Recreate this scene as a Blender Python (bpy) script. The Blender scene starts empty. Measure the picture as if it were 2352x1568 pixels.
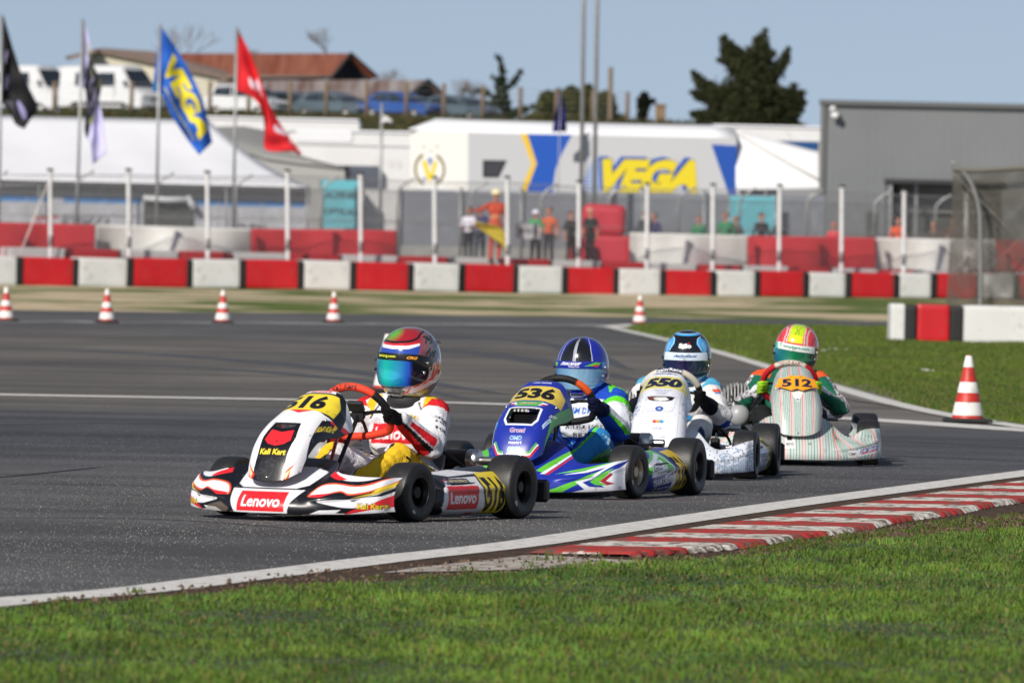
import bpy, math, random
import numpy as np
from mathutils import Vector, Matrix
random.seed(7); RNG = np.random.default_rng(7)
scn = bpy.context.scene; COL = scn.collection
# ------------------------------------------------------------------ camera
F, CX, CY = 19600.0, 1176.0, 784.0          # focal length and centre in pixels of a 2352 wide picture
CAM = Vector((0, 0, 1.18)); PITCH = .0107; ROLL = .022
ROT = Matrix.Rotation(math.pi/2-PITCH, 3, 'X') @ Matrix.Rotation(ROLL, 3, 'Z')
cd = bpy.data.cameras.new('camera'); cam = bpy.data.objects.new('camera', cd); COL.objects.link(cam); scn.camera = cam
cam.matrix_world = Matrix.Translation(CAM) @ ROT.to_4x4()
cd.sensor_width = 36; cd.lens = F*36/2352; cd.clip_start = 1; cd.clip_end = 30000
cd.dof.use_dof = True; cd.dof.focus_distance = 39.5; cd.dof.aperture_fstop = (F*36/2352/1000)/.030
# ------------------------------------------------------------------ world and sun
SUN_DIR = Vector((-.42, -.72, .55)).normalized()
el = math.asin(SUN_DIR.z); az = math.atan2(SUN_DIR.x, SUN_DIR.y)
w = bpy.data.worlds.new('World'); scn.world = w; w.use_nodes = True; nt = w.node_tree
sky = nt.nodes.new('ShaderNodeTexSky'); sky.sky_type = 'NISHITA'; sky.sun_disc = False
sky.sun_elevation = el; sky.sun_rotation = az; sky.air_density = 1.0; sky.dust_density = .3; sky.ozone_density = 4.0
bgn = nt.nodes['Background']; bgn.inputs[1].default_value = .078
tcw = nt.nodes.new('ShaderNodeTexCoord'); mpw = nt.nodes.new('ShaderNodeMapping'); mpw.vector_type = 'POINT'; mpw.inputs['Location'].default_value = (0, 0, .14)
nt.links.new(tcw.outputs['Generated'], mpw.inputs[0]); nt.links.new(mpw.outputs[0], sky.inputs[0])
hsv = nt.nodes.new('ShaderNodeHueSaturation'); hsv.inputs['Saturation'].default_value = .62; hsv.inputs['Value'].default_value = .92
nt.links.new(sky.outputs[0], hsv.inputs['Color']); nt.links.new(hsv.outputs[0], bgn.inputs[0])
sl = bpy.data.lights.new('sun', 'SUN'); sl.energy = 3.9; sl.angle = math.radians(.6); sl.color = (1, .93, .84)
so = bpy.data.objects.new('sun', sl); COL.objects.link(so); so.rotation_euler = (-SUN_DIR).to_track_quat('-Z', 'Y').to_euler()
scn.view_settings.view_transform = 'Standard'; scn.view_settings.look = 'None'; scn.view_settings.exposure = 0.3; scn.view_settings.gamma = 1
try: scn.cycles.max_bounces = 6; scn.cycles.diffuse_bounces = 3
except Exception: pass

# ------------------------------------------------------------------ helpers
def ray(px, py): return ROT @ Vector(((px-CX)/F, (CY-py)/F, -1))
def G(px, py, z=0.0):
    r = ray(px, py); return CAM + r*((z-CAM.z)/r.z)
def D(px, py, d):
    r = ray(px, py); return CAM + r*(d/r.y)
def hx(h):
    c = [int(h[i:i+2], 16)/255 for i in (0, 2, 4)]
    return tuple(x/12.92 if x <= .04045 else ((x+.055)/1.055)**2.4 for x in c)
def tag(o, label=None, cat=None, group=None, kind=None):
    if label: o['label'] = label
    if cat: o['category'] = cat
    if group: o['group'] = group
    if kind: o['kind'] = kind
    return o
def empty(name, loc=(0, 0, 0), rz=0, label=None, cat=None, group=None, parent=None, scale=1):
    o = bpy.data.objects.new(name, None); COL.objects.link(o); o.location = loc; o.rotation_euler = (0, 0, rz); o.scale = (scale,)*3
    o.empty_display_size = .1
    if parent: o.parent = parent
    return tag(o, label, cat, group)
MATS = {}
def mat(name, col=None, rough=.6, metal=0, coat=0, vary=0, vscale=8, bump=0, bscale=40, spec=.5, attr=False, trans=0, emit=0, alpha=1, obj=True, dirt=None):
    if name in MATS: return MATS[name]
    m = bpy.data.materials.new(name); m.use_nodes = True; n = m.node_tree.nodes; L = m.node_tree.links; MATS[name] = m
    p = n['Principled BSDF']; p.inputs['Roughness'].default_value = rough; p.inputs['Metallic'].default_value = metal
    p.inputs['Specular IOR Level'].default_value = spec; p.inputs['Coat Weight'].default_value = coat; p.inputs['Coat Roughness'].default_value = .08
    p.inputs['Transmission Weight'].default_value = trans; p.inputs['Alpha'].default_value = alpha
    tc = n.new('ShaderNodeTexCoord'); src = tc.outputs['Object']
    if attr:
        a = n.new('ShaderNodeAttribute'); a.attribute_name = 'Col'; base = a.outputs['Color']
    else:
        r = n.new('ShaderNodeRGB'); r.outputs[0].default_value = (*col, 1); base = r.outputs[0]
    if vary:
        t = n.new('ShaderNodeTexNoise'); t.inputs['Scale'].default_value = vscale; t.inputs['Detail'].default_value = 6; L.new(src, t.inputs['Vector'])
        mr = n.new('ShaderNodeMapRange'); mr.inputs[1].default_value = .3; mr.inputs[2].default_value = .7; mr.inputs[3].default_value = 1-vary; mr.inputs[4].default_value = 1+vary*.6
        L.new(t.outputs[0], mr.inputs[0]); mx = n.new('ShaderNodeVectorMath'); mx.operation = 'SCALE'; L.new(base, mx.inputs[0]); L.new(mr.outputs[0], mx.inputs['Scale']); base = mx.outputs[0]
        L.new(mr.outputs[0], p.inputs['Roughness']) if False else None
    if dirt:                                   # (colour, amount, scale) worn patches of grime
        t = n.new('ShaderNodeTexNoise'); t.inputs['Scale'].default_value = dirt[2]; t.inputs['Detail'].default_value = 9; t.inputs['Roughness'].default_value = .7; L.new(src, t.inputs['Vector'])
        mr = n.new('ShaderNodeMapRange'); mr.inputs[1].default_value = .62-dirt[1]*.25; mr.inputs[2].default_value = .72; L.new(t.outputs[0], mr.inputs[0])
        mi = n.new('ShaderNodeMix'); mi.data_type = 'RGBA'; L.new(mr.outputs[0], mi.inputs[0]); L.new(base, mi.inputs[6]); mi.inputs[7].default_value = (*dirt[0], 1); base = mi.outputs[2]
    L.new(base, p.inputs['Base Color'])
    if bump:
        t = n.new('ShaderNodeTexNoise'); t.inputs['Scale'].default_value = bscale; t.inputs['Detail'].default_value = 5; L.new(src, t.inputs['Vector'])
        b = n.new('ShaderNodeBump'); b.inputs['Strength'].default_value = bump; b.inputs['Distance'].default_value = .01; L.new(t.outputs[0], b.inputs['Height']); L.new(b.outputs[0], p.inputs['Normal'])
    if emit: L.new(base, p.inputs['Emission Color']); p.inputs['Emission Strength'].default_value = emit
    return m
def setcol(me, cols):
    a = me.color_attributes.new('Col', 'FLOAT_COLOR', 'POINT')
    c = np.ones((len(me.vertices), 4), np.float32); c[:, :3] = cols; a.data.foreach_set('color', c.ravel())
def mesh(name, V, Fc, m=None, parent=None, smooth=True, cols=None, loc=None, rz=0, mods=(), midx=None):
    me = bpy.data.meshes.new(name)
    V = np.asarray([tuple(v) for v in V] if not isinstance(V, np.ndarray) else V, np.float32)
    if isinstance(Fc, np.ndarray):
        k = Fc.shape[1]; me.vertices.add(len(V)); me.vertices.foreach_set('co', V.ravel())
        me.loops.add(Fc.size); me.loops.foreach_set('vertex_index', Fc.astype(np.int32).ravel())
        me.polygons.add(len(Fc)); me.polygons.foreach_set('loop_start', (np.arange(len(Fc))*k).astype(np.int32))
        me.update(calc_edges=True); me.validate()
    else:
        me.from_pydata(V.tolist(), [], [list(f) for f in Fc]); me.update()
    if m is not None:
        for q in (m if isinstance(m, (list, tuple)) else [m]): me.materials.append(q)
    if midx is not None: me.polygons.foreach_set('material_index', np.asarray(midx, np.int32))
    me.polygons.foreach_set('use_smooth', [bool(smooth)]*len(me.polygons))
    if cols is not None: setcol(me, cols)
    o = bpy.data.objects.new(name, me); COL.objects.link(o)
    if parent: o.parent = parent
    if loc is not None: o.location = loc
    o.rotation_euler = (0, 0, rz)
    for md in mods:
        q = o.modifiers.new(md[0].lower(), md[0])
        for k, v in md[1].items(): setattr(q, k, v)
    return o
def gridfaces(nu, nv, closed=False):
    i = np.arange(nu-1 if not closed else nu)[:, None]; j = np.arange(nv-1)[None]
    a = i*nv+j; b = ((i+1) % nu)*nv+j
    return np.stack([a, b, b+1, a+1], -1).reshape(-1, 4)
class MB:
    """collects simple solids; build() links them as one mesh object"""
    def __init__(s): s.v = []; s.f = []; s.mi = []; s.cur = 0
    def add(s, V, Fc):
        k = len(s.v); s.v += [tuple(v) for v in V]; s.f += [tuple(int(i)+k for i in f) for f in Fc]; s.mi += [s.cur]*len(Fc); return s
    def box(s, c, d, rz=0, rx=0, ry=0, bev=0):
        x, y, z = [q/2 for q in d]; M = Matrix.Rotation(rz, 3, 'Z') @ Matrix.Rotation(ry, 3, 'Y') @ Matrix.Rotation(rx, 3, 'X')
        if bev:
            V = []; b = bev
            for sz in (-1, 1):
                for lay in ((z-b, 0), ) if False else (((z-b), 0), (z, b)) if sz > 0 else ((z, b), ((z-b), 0)):
                    zz, ins = lay; X, Y = x-ins, y-ins
                    V += [(X, -Y+b, sz*zz), (X, Y-b, sz*zz), (X-b, Y, sz*zz), (-X+b, Y, sz*zz), (-X, Y-b, sz*zz), (-X, -Y+b, sz*zz), (-X+b, -Y, sz*zz), (X-b, -Y, sz*zz)]
            Fc = [tuple(reversed(range(8)))]+[(l*8+i, l*8+(i+1) % 8, l*8+8+(i+1) % 8, l*8+8+i) for l in range(3) for i in range(8)]+[tuple(range(24, 32))]
        else:
            V = [(-x, -y, -z), (x, -y, -z), (x, y, -z), (-x, y, -z), (-x, -y, z), (x, -y, z), (x, y, z), (-x, y, z)]
            Fc = [(3, 2, 1, 0), (4, 5, 6, 7), (0, 1, 5, 4), (1, 2, 6, 5), (2, 3, 7, 6), (3, 0, 4, 7)]
        return s.add([Vector(c)+M @ Vector(v) for v in V], Fc)
    def tube(s, pts, r, n=10, closed=False, caps=True):
        pts = [Vector(p) for p in pts]; N = len(pts); rs = r if isinstance(r, (list, tuple)) else [r]*N
        V = []; up = None
        for i, p in enumerate(pts):
            a = pts[(i-1) % N] if (closed or i) else p; b = pts[(i+1) % N] if (closed or i < N-1) else p
            t = (b-a).normalized()
            if up is None: up = t.orthogonal().normalized()
            up = (up-t*up.dot(t)).normalized(); sd = t.cross(up)
            V += [p+(up*math.cos(k*2*math.pi/n)+sd*math.sin(k*2*math.pi/n))*rs[i] for k in range(n)]
        Fc = []
        for i in range(N if closed else N-1):
            j = (i+1) % N
            Fc += [(i*n+k, i*n+(k+1) % n, j*n+(k+1) % n, j*n+k) for k in range(n)]
        if caps and not closed: Fc += [tuple(reversed(range(n))), tuple((N-1)*n+k for k in range(n))]
        return s.add(V, Fc)
    def lathe(s, prof, c=(0, 0, 0), axis='Z', n=32, caps=True):
        V = []
        for (r, h) in prof:
            for k in range(n):
                a = k*2*math.pi/n; p = (r*math.cos(a), r*math.sin(a), h)
                if axis == 'X': p = (h, p[0], p[1])
                if axis == 'Y': p = (p[1], h, p[0])
                V.append(Vector(c)+Vector(p))
        Fc = [(i*n+k, i*n+(k+1) % n, (i+1)*n+(k+1) % n, (i+1)*n+k) for i in range(len(prof)-1) for k in range(n)]
        if caps: Fc += [tuple(reversed(range(n))), tuple((len(prof)-1)*n+k for k in range(n))]
        return s.add(V, Fc)
    def sphere(s, c, r, n=16, sc=(1, 1, 1)):
        prof = [(max(1e-4, math.sin(math.pi*i/n)), -math.cos(math.pi*i/n)) for i in range(n+1)]
        t = MB().lathe(prof, n=n*2, caps=False); return s.add([(c[0]+v[0]*r*sc[0], c[1]+v[1]*r*sc[1], c[2]+v[2]*r*sc[2]) for v in t.v], t.f)
    def prism(s, pts, axis, a, b):
        """polygon pts extruded along axis 'x','y' or 'z' from a to b"""
        def P(p, h): return {'x': (h, p[0], p[1]), 'y': (p[0], h, p[1]), 'z': (p[0], p[1], h)}[axis]
        n = len(pts); V = [P(p, a) for p in pts]+[P(p, b) for p in pts]
        return s.add(V, [tuple(range(n))[::-1], tuple(range(n, 2*n))]+[(i, (i+1) % n, n+(i+1) % n, n+i) for i in range(n)])
    def mat(s, i): s.cur = i; return s
    def build(s, name, m, parent=None, smooth=False, loc=None, rz=0, mods=(), cols=None):
        return mesh(name, np.array(s.v, np.float32), s.f, m, parent, smooth, cols, loc, rz, mods, s.mi if any(s.mi) else None)
AS = ('EDGE_SPLIT', {'split_angle': math.radians(38)})
def bez(P, n=20):
    """smooth curve through points (Catmull-Rom)"""
    P = [Vector(p) for p in P]; out = []
    for i in range(len(P)-1):
        p0 = P[i-1] if i else P[0]*2-P[1]; p1, p2 = P[i], P[i+1]; p3 = P[i+2] if i+2 < len(P) else P[-1]*2-P[-2]
        for k in range(n):
            t = k/n; out.append(.5*((2*p1)+(p2-p0)*t+(2*p0-5*p1+4*p2-p3)*t*t+(3*p1-p0-3*p2+p3)*t**3))
    return out+[P[-1]]
# ------------------------------------------------------------------ livery canvas: shapes and lettering evaluated at mesh vertices
_tx = {}
def text_tris(s, bold=0.02):
    k = (s, bold)
    if k in _tx: return _tx[k]
    c = bpy.data.curves.new('t', 'FONT'); c.body = s; c.size = 1; c.offset = bold; c.resolution_u = 3
    o = bpy.data.objects.new('t', c); COL.objects.link(o); dg = bpy.context.evaluated_depsgraph_get(); dg.update()
    me = o.evaluated_get(dg).to_mesh(); me.calc_loop_triangles()
    v = np.array([p.co[:2] for p in me.vertices]); t = np.array([list(q.vertices) for q in me.loop_triangles])
    T = v[t]; mn = v.min(0); mxx = v.max(0); T = (T-mn)/(mxx-mn)
    o.evaluated_get(dg).to_mesh_clear(); bpy.data.objects.remove(o); bpy.data.curves.remove(c)
    _tx[k] = T; return T
class Cv:
    def __init__(s, x0, x1, y0, y1, nx, ny, bg):
        s.e = (x0, x1, y0, y1); s.n = (nx, ny); s.a = np.empty((ny, nx, 3)); s.a[:] = hx(bg) if isinstance(bg, str) else bg
    def _g(s, P, ss=2):
        x0, x1, y0, y1 = s.e; nx, ny = s.n; P = np.asarray(P, float).reshape(-1, 2)
        i0 = max(0, int((P[:, 0].min()-x0)/(x1-x0)*nx)-1); i1 = min(nx, int((P[:, 0].max()-x0)/(x1-x0)*nx)+2)
        j0 = max(0, int((P[:, 1].min()-y0)/(y1-y0)*ny)-1); j1 = min(ny, int((P[:, 1].max()-y0)/(y1-y0)*ny)+2)
        if i1 <= i0 or j1 <= j0: return None
        X = x0+(np.arange((i1-i0)*ss)/ss+i0+.5/ss)/nx*(x1-x0); Y = y0+(np.arange((j1-j0)*ss)/ss+j0+.5/ss)/ny*(y1-y0)
        return i0, i1, j0, j1, X, Y, ss
    def _mix(s, g, M, col, al=1):
        i0, i1, j0, j1, X, Y, ss = g; m = M.reshape(j1-j0, ss, i1-i0, ss).mean((1, 3))[..., None]*al
        s.a[j0:j1, i0:i1] = s.a[j0:j1, i0:i1]*(1-m)+np.array(hx(col) if isinstance(col, str) else col)*m
    def poly(s, P, col, al=1, mirror=False):
        g = s._g(P)
        if g:
            X, Y = np.meshgrid(g[4], g[5]); M = np.zeros(X.shape, bool); n = len(P)
            for i in range(n):
                (xa, ya), (xb, yb) = P[i], P[(i+1) % n]
                if ya == yb: continue
                M ^= ((ya > Y) != (yb > Y)) & (X < (xb-xa)*(Y-ya)/(yb-ya)+xa)
            s._mix(g, M, col, al)
        if mirror: s.poly([(-x, y) for x, y in P], col, al)
        return s
    def sp(s, P, col, mirror=False, n=8):          # smooth closed outline
        Q = [Vector((p[0], p[1], 0)) for p in P]; Q = [Q[-1]]+Q+[Q[0], Q[1]]
        c = []
        for i in range(1, len(Q)-2):
            for k in range(n):
                t = k/n; p0, p1, p2, p3 = Q[i-1:i+3]; v = .5*((2*p1)+(p2-p0)*t+(2*p0-5*p1+4*p2-p3)*t*t+(3*p1-p0-3*p2+p3)*t**3); c.append((v.x, v.y))
        return s.poly(c, col, mirror=mirror)
    def rect(s, x0, y0, x1, y1, col, mirror=False): return s.poly([(x0, y0), (x1, y0), (x1, y1), (x0, y1)], col, mirror=mirror)
    def ell(s, cx, cy, rx, ry, col, n=28, mirror=False): return s.poly([(cx+rx*math.cos(k*2*math.pi/n), cy+ry*math.sin(k*2*math.pi/n)) for k in range(n)], col, mirror=mirror)
    def line(s, P, wx, wy, col, mirror=False):
        """stroke; wx, wy half widths in each canvas axis"""
        for (a, b) in zip(P[:-1], P[1:]):
            dx, dy = (b[0]-a[0])/wx, (b[1]-a[1])/wy; l = math.hypot(dx, dy) or 1; nx, ny = -dy/l*wx, dx/l*wy
            s.poly([(a[0]+nx, a[1]+ny), (b[0]+nx, b[1]+ny), (b[0]-nx, b[1]-ny), (a[0]-nx, a[1]-ny)], col, mirror=mirror)
        return s
    def text(s, t, cx, cy, w, h, col, rot=(1, 0), up=(0, 1), bold=.03, ital=0, out=None, ow=.0):
        """lettering centred on cx, cy; w along rot, h along up (both in canvas units)"""
        if out: s.text(t, cx, cy, w*1.03, h*1.12, out, rot, up, bold+.04, ital)
        T = text_tris(t, bold)-.5; R = np.array(rot)*w; U = np.array(up)*h
        x = T[..., 0]+ital*T[..., 1]; P = np.array([cx, cy])+x[..., None]*R+T[..., 1:2]*U
        g = s._g(P, 3)
        if not g: return s
        X, Y = g[4], g[5]; M = np.zeros((len(Y), len(X)), bool)
        for tri in P:
            ia, ib = np.searchsorted(X, [tri[:, 0].min(), tri[:, 0].max()]); ja, jb = np.searchsorted(Y, [tri[:, 1].min(), tri[:, 1].max()])
            if ib <= ia or jb <= ja: continue
            xx, yy = np.meshgrid(X[ia:ib], Y[ja:jb]); c = []
            for q in range(3):
                p, r = tri[q], tri[(q+1) % 3]; c.append((r[0]-p[0])*(yy-p[1])-(r[1]-p[1])*(xx-p[0]))
            M[ja:jb, ia:ib] |= ((c[0] >= 0) & (c[1] >= 0) & (c[2] >= 0)) | ((c[0] <= 0) & (c[1] <= 0) & (c[2] <= 0))
        s._mix(g, M, col); return s
    def at(s, X, Y):
        x0, x1, y0, y1 = s.e; nx, ny = s.n
        i = np.clip((X-x0)/(x1-x0)*nx-.5, 0, nx-1.001); j = np.clip((Y-y0)/(y1-y0)*ny-.5, 0, ny-1.001)
        a, b = i.astype(int), j.astype(int); fx, fy = (i-a)[..., None], (j-b)[..., None]; A = s.a
        return (A[b, a]*(1-fx)+A[b, a+1]*fx)*(1-fy)+(A[b+1, a]*(1-fx)+A[b+1, a+1]*fx)*fy
def sstep(a, b, x): t = np.clip((x-a)/(b-a), 0, 1); return t*t*(3-2*t)
PAINT = mat('gloss_livery_paint', attr=True, rough=.34, coat=.25, vary=.04, vscale=5, bump=.04, bscale=14, dirt=((.10, .09, .085), .10, 22))
CLOTH = mat('racing_suit_cloth', attr=True, rough=.85, spec=.2, vary=.10, vscale=16, bump=.9, bscale=38)
RUBBER = mat('tyre_rubber', (.016, .016, .017), rough=.48, bump=.15, bscale=160, vary=.3, vscale=14, dirt=((.05, .045, .04), .35, 9))
BLACKM = mat('black_metal', (.02, .02, .022), rough=.4, metal=.4, vary=.1)
BLACKP = mat('black_plastic', (.018, .018, .02), rough=.45, bump=.1)
CHROME = mat('bright_metal', (.62, .61, .6), rough=.28, metal=1, vary=.1, vscale=30)
ALLOY = mat('cast_alloy', (.55, .55, .53), rough=.5, metal=.7, vary=.2, vscale=30, bump=.2)
PIPE = mat('heat_tinted_steel', (.11, .075, .06), rough=.38, metal=.85, vary=.45, vscale=9)
GOLDM = mat('champagne_magnesium', (.5, .43, .32), rough=.38, metal=.9, vary=.1)
SEATM = mat('grey_fibreglass_seat', (.3, .31, .32), rough=.35, coat=.3, vary=.1, vscale=40)
# ------------------------------------------------------------------ karts (local frame: x = kart's left, f = forward, z = up)
def K(x, f, z): return (x, -f, z)
def nose_mesh(root, cv, p):
    W = p.get('nw', .49); nx, nt_ = 330, 100
    x = np.linspace(-1, 1, nx); a = np.abs(x)
    f0 = 1.04-p.get('sweep', .24)*a**2.2
    zb = .035+.015*a**4
    kn = p['knee'](a); top = np.interp(a, np.linspace(0, 1, 21), np.convolve(np.pad(np.interp(np.linspace(0, 1, 21), *p['top']), 1, 'edge'), [.25, .5, .25], 'valid'))
    wing = sstep(.34, .62, a)
    fb = (.68)*(1-wing)+(f0-.10)*wing
    P0 = np.stack([f0-.012, zb]); P1 = np.stack([f0+.012, zb+(kn-zb)*.5]); P2 = np.stack([f0-.015-.035*(1-wing), kn+(top-kn)*.55*wing+.01]); P3 = np.stack([fb, top])
    t = np.linspace(0, 1, nt_)[None]
    def B(i): return ((1-t)**3*P0[i][:, None]+3*(1-t)**2*t*P1[i][:, None]+3*(1-t)*t*t*P2[i][:, None]+t**3*P3[i][:, None])
    fv, zv = B(0), B(1); xv = np.repeat((x*W)[:, None], nt_, 1)
    # pull the outer ends round and back towards the wheels
    e = sstep(.9, 1.0, a)[:, None]; fv = fv-.05*e*e; xv = xv-np.sign(xv)*.012*e*t
    # pressed creases along the wings
    fv = fv+.010*np.exp(-((zv-(zb[:, None]+.055+.05*a[:, None]**3))/.012)**2)*sstep(.35, .5, a)[:, None]
    V = np.stack([xv, -fv, zv], -1).reshape(-1, 3); C = cv.at(xv, zv).reshape(-1, 3)
    return mesh('front_fairing', V, gridfaces(nx, nt_), PAINT, root, True, C, mods=[('SOLIDIFY', {'thickness': .004, 'offset': 1})])
def panel_mesh(root, cv, p):
    ns, nv = 190, 230
    s = np.linspace(-1, 1, ns)[:, None]*np.ones((1, nv)); t = np.ones((ns, 1))*np.linspace(0, 1, nv)[None]
    lo = p.get('rb', .10)*np.abs(s)**2.6; hi = p.get('rt', .13)*np.abs(s)**2.4; v = lo+(1-lo-hi)*t
    c = np.array([(q.x, q.y) for q in bez([(f, z, 0) for f, z in p['line']], 40)])
    d = np.r_[0, np.cumsum(np.hypot(*np.diff(c, axis=0).T))]; d /= d[-1]
    fc = np.interp(v, d, c[:, 0]); zc = np.interp(v, d, c[:, 1])
    df = np.interp(np.clip(v+.03, 0, 1), d, c[:, 0])-np.interp(np.clip(v-.03, 0, 1), d, c[:, 0]); dz = np.interp(np.clip(v+.03, 0, 1), d, c[:, 1])-np.interp(np.clip(v-.03, 0, 1), d, c[:, 1])
    l = np.hypot(df, dz); nf, nz = dz/l, -df/l
    w_ = np.interp(v, *zip(*p['pw'])); dep = np.interp(v, *zip(*p['pd']))
    k = np.ones(9)/9
    off = -dep*np.abs(s)**p.get('pe', 3.2)
    for q in p.get('holes', []):       # recessed air intakes: centre s, v, half sizes, depth
        r = ((np.abs(s-q[0])/q[2])**4+(np.abs(v-q[1])/q[3])**4); off = off-q[4]*(1-sstep(.7, 1.1, r))
    off = off+p.get('ridge', 0)*(np.exp(-((np.abs(s)-(.62-.15*v))/.06)**2))
    x = w_*np.sin(s*1.25)/np.sin(1.25); fv = fc+nf*off; zv = zc+nz*off
    V = np.stack([x, -fv, zv], -1).reshape(-1, 3); Fc = gridfaces(ns, nv)
    for ss, vv in ((-.72, .66), (.72, .66), (0, .03)):
        i, j = int((ss+1)/2*(ns-1)), int(vv*(nv-1)); MB().sphere((x[i, j], -fv[i, j]-.004, zv[i, j]+.003), .007, 6).build('bolt', CHROME, root, True)
    for q in p.get('open', []):
        sm, vm = s.ravel()[Fc].mean(1), v.ravel()[Fc].mean(1); half = q[2]*(1-.35*np.clip((q[1]+q[3]-vm)/(2*q[3]), 0, 1)**2); sag = q[3]*2*q[4]*(np.abs(sm)/q[2])**2
        hole = (np.abs(sm-q[0]) < half) & (vm > q[1]-q[3]+sag) & (vm < q[1]+q[3]); 
        if q[4] < 0: hole = (np.abs(sm-q[0]) < half) & (vm > q[1]-q[3]) & (vm < q[1]+q[3]+sag)
        Fc = Fc[~hole]
        mm = (np.abs(s-q[0]) < q[2]*1.2) & (np.abs(v-q[1]) < q[3]*1.5); f_, z_ = fv[mm].mean(), zv[mm].mean(); a_ = math.atan2(nz[mm].mean(), nf[mm].mean())
        MB().box((0, -(f_-.035), z_-.03), (q[2]*.40, .004, q[3]*2.6*.62+.03), rx=-a_*1.0).build('intake_shade_plate', mat('intake_dark', (.004, .004, .005), rough=.9, spec=.1), root)  # black plate added behind the opening to stand in for its shade
    return mesh('front_panel', V, Fc, PAINT, root, True, cv.at(s, v).reshape(-1, 3), mods=[('SOLIDIFY', {'thickness': .004, 'offset': 1})])
def pod_mesh(root, cv, side, p):
    nf, nt_ = 210, 90; fr = np.linspace(-.26, .35, nf)[:, None]; t = np.linspace(0, 1, nt_)[None]
    u = (fr+.26)/.61
    tip = sstep(0, .16, 1-u); h = (.215-.03*u)*(.55+.45*tip); xo = p.get('px', .515)-.10*(1-tip)**1.5-.02*u+.0*u
    px = [xo-.06, xo-.004, xo+.012, xo-.01, xo-.14]; pz = [.028+0*u, .045+0*u, .10+0*u, h-.012, h+.012]
    n = 4; T = t*n
    B = [math.comb(n, i)*t**i*(1-t)**(n-i) for i in range(n+1)]
    x = sum(b*q for b, q in zip(B, px)); z = sum(b*q for b, q in zip(B, pz))
    if p.get('pbulge', 1): x = x+.012*np.exp(-((z-.14)/.02)**2)*tip
    F_ = fr+0*t; V = np.stack([side*x, -F_, z+0*F_], -1).reshape(-1, 3)
    C = cv.at(F_-.035, z+0*F_).reshape(-1, 3)
    Fc = gridfaces(nf, nt_)
    return mesh('side_pod', V, Fc if side > 0 else Fc[:, ::-1], PAINT, root, True, C, mods=[('SOLIDIFY', {'thickness': .004, 'offset': -1})])
def wheel(root, x, f, r, w_, steer, rimmat, out):
    e = empty('wheel', K(x, f, r), steer, parent=root)
    h = w_/2; q = r-.0
    prof = [(r*.50, -h*.80), (r*.56, -h*.93), (r*.70, -h*1.0), (r*.84, -h*1.0), (r*.93, -h*.93), (r*.975, -h*.80), (r*.995, -h*.5), (r, 0)]
    prof = prof+[(a, -b) for a, b in prof[::-1][1:]]+[(r*.50, -h*.80)]
    P = [(v.x, v.y) for v in bez([(a, b, 0) for a, b in prof], 4)]
    MB().lathe(P, axis='X', n=72, caps=False).build('tyre', RUBBER, e, True)
    rr = r*.51; m = MB()
    m.lathe([(rr*.99, -h*.84), (rr*1.03, -h*.80), (rr*.98, -h*.72), (rr*.86, -h*.60), (rr*.84, h*.60), (rr*.98, h*.72), (rr*1.03, h*.80), (rr*.99, h*.84), (rr*.93, h*.80), (rr*.80, h*.62), (rr*.80, -h*.62), (rr*.93, -h*.80), (rr*.99, -h*.84)], axis='X', n=48, caps=False)
    m.lathe([(.018, -h*.1), (rr*.82, -h*.1), (rr*.82, h*.1), (.018, h*.1)], axis='X', n=48)
    o = out*h
    m.lathe([(.030, o*.1), (.030, o*.62), (.024, o*.72), (.0001, o*.72)], axis='X', n=24, caps=False)
    for k in range(3):
        a = k*2.094+.4; m.lathe([(.008, o*.05), (.008, o*.42), (.0001, o*.42)], (0, .043*math.cos(a), .043*math.sin(a)), 'X', 8, False)
        m.box((o*.2, .055*math.cos(a+1), .055*math.sin(a+1)), (abs(o)*.25, .012, .03), rx=a+1)
    m.build('rim', rimmat, e, True, mods=[AS])
    # small paper sticker on the sidewall
    a = random.uniform(3.6, 4.6); c = Vector((out*(h*1.0+.001), .77*r*math.cos(a), .77*r*math.sin(a)))
    MB().box(c, (.0015, .012, .022), rx=a, bev=0).build('sticker', mat('paper_sticker', (.5, .5, .5), rough=.6), e)
    return e
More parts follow.
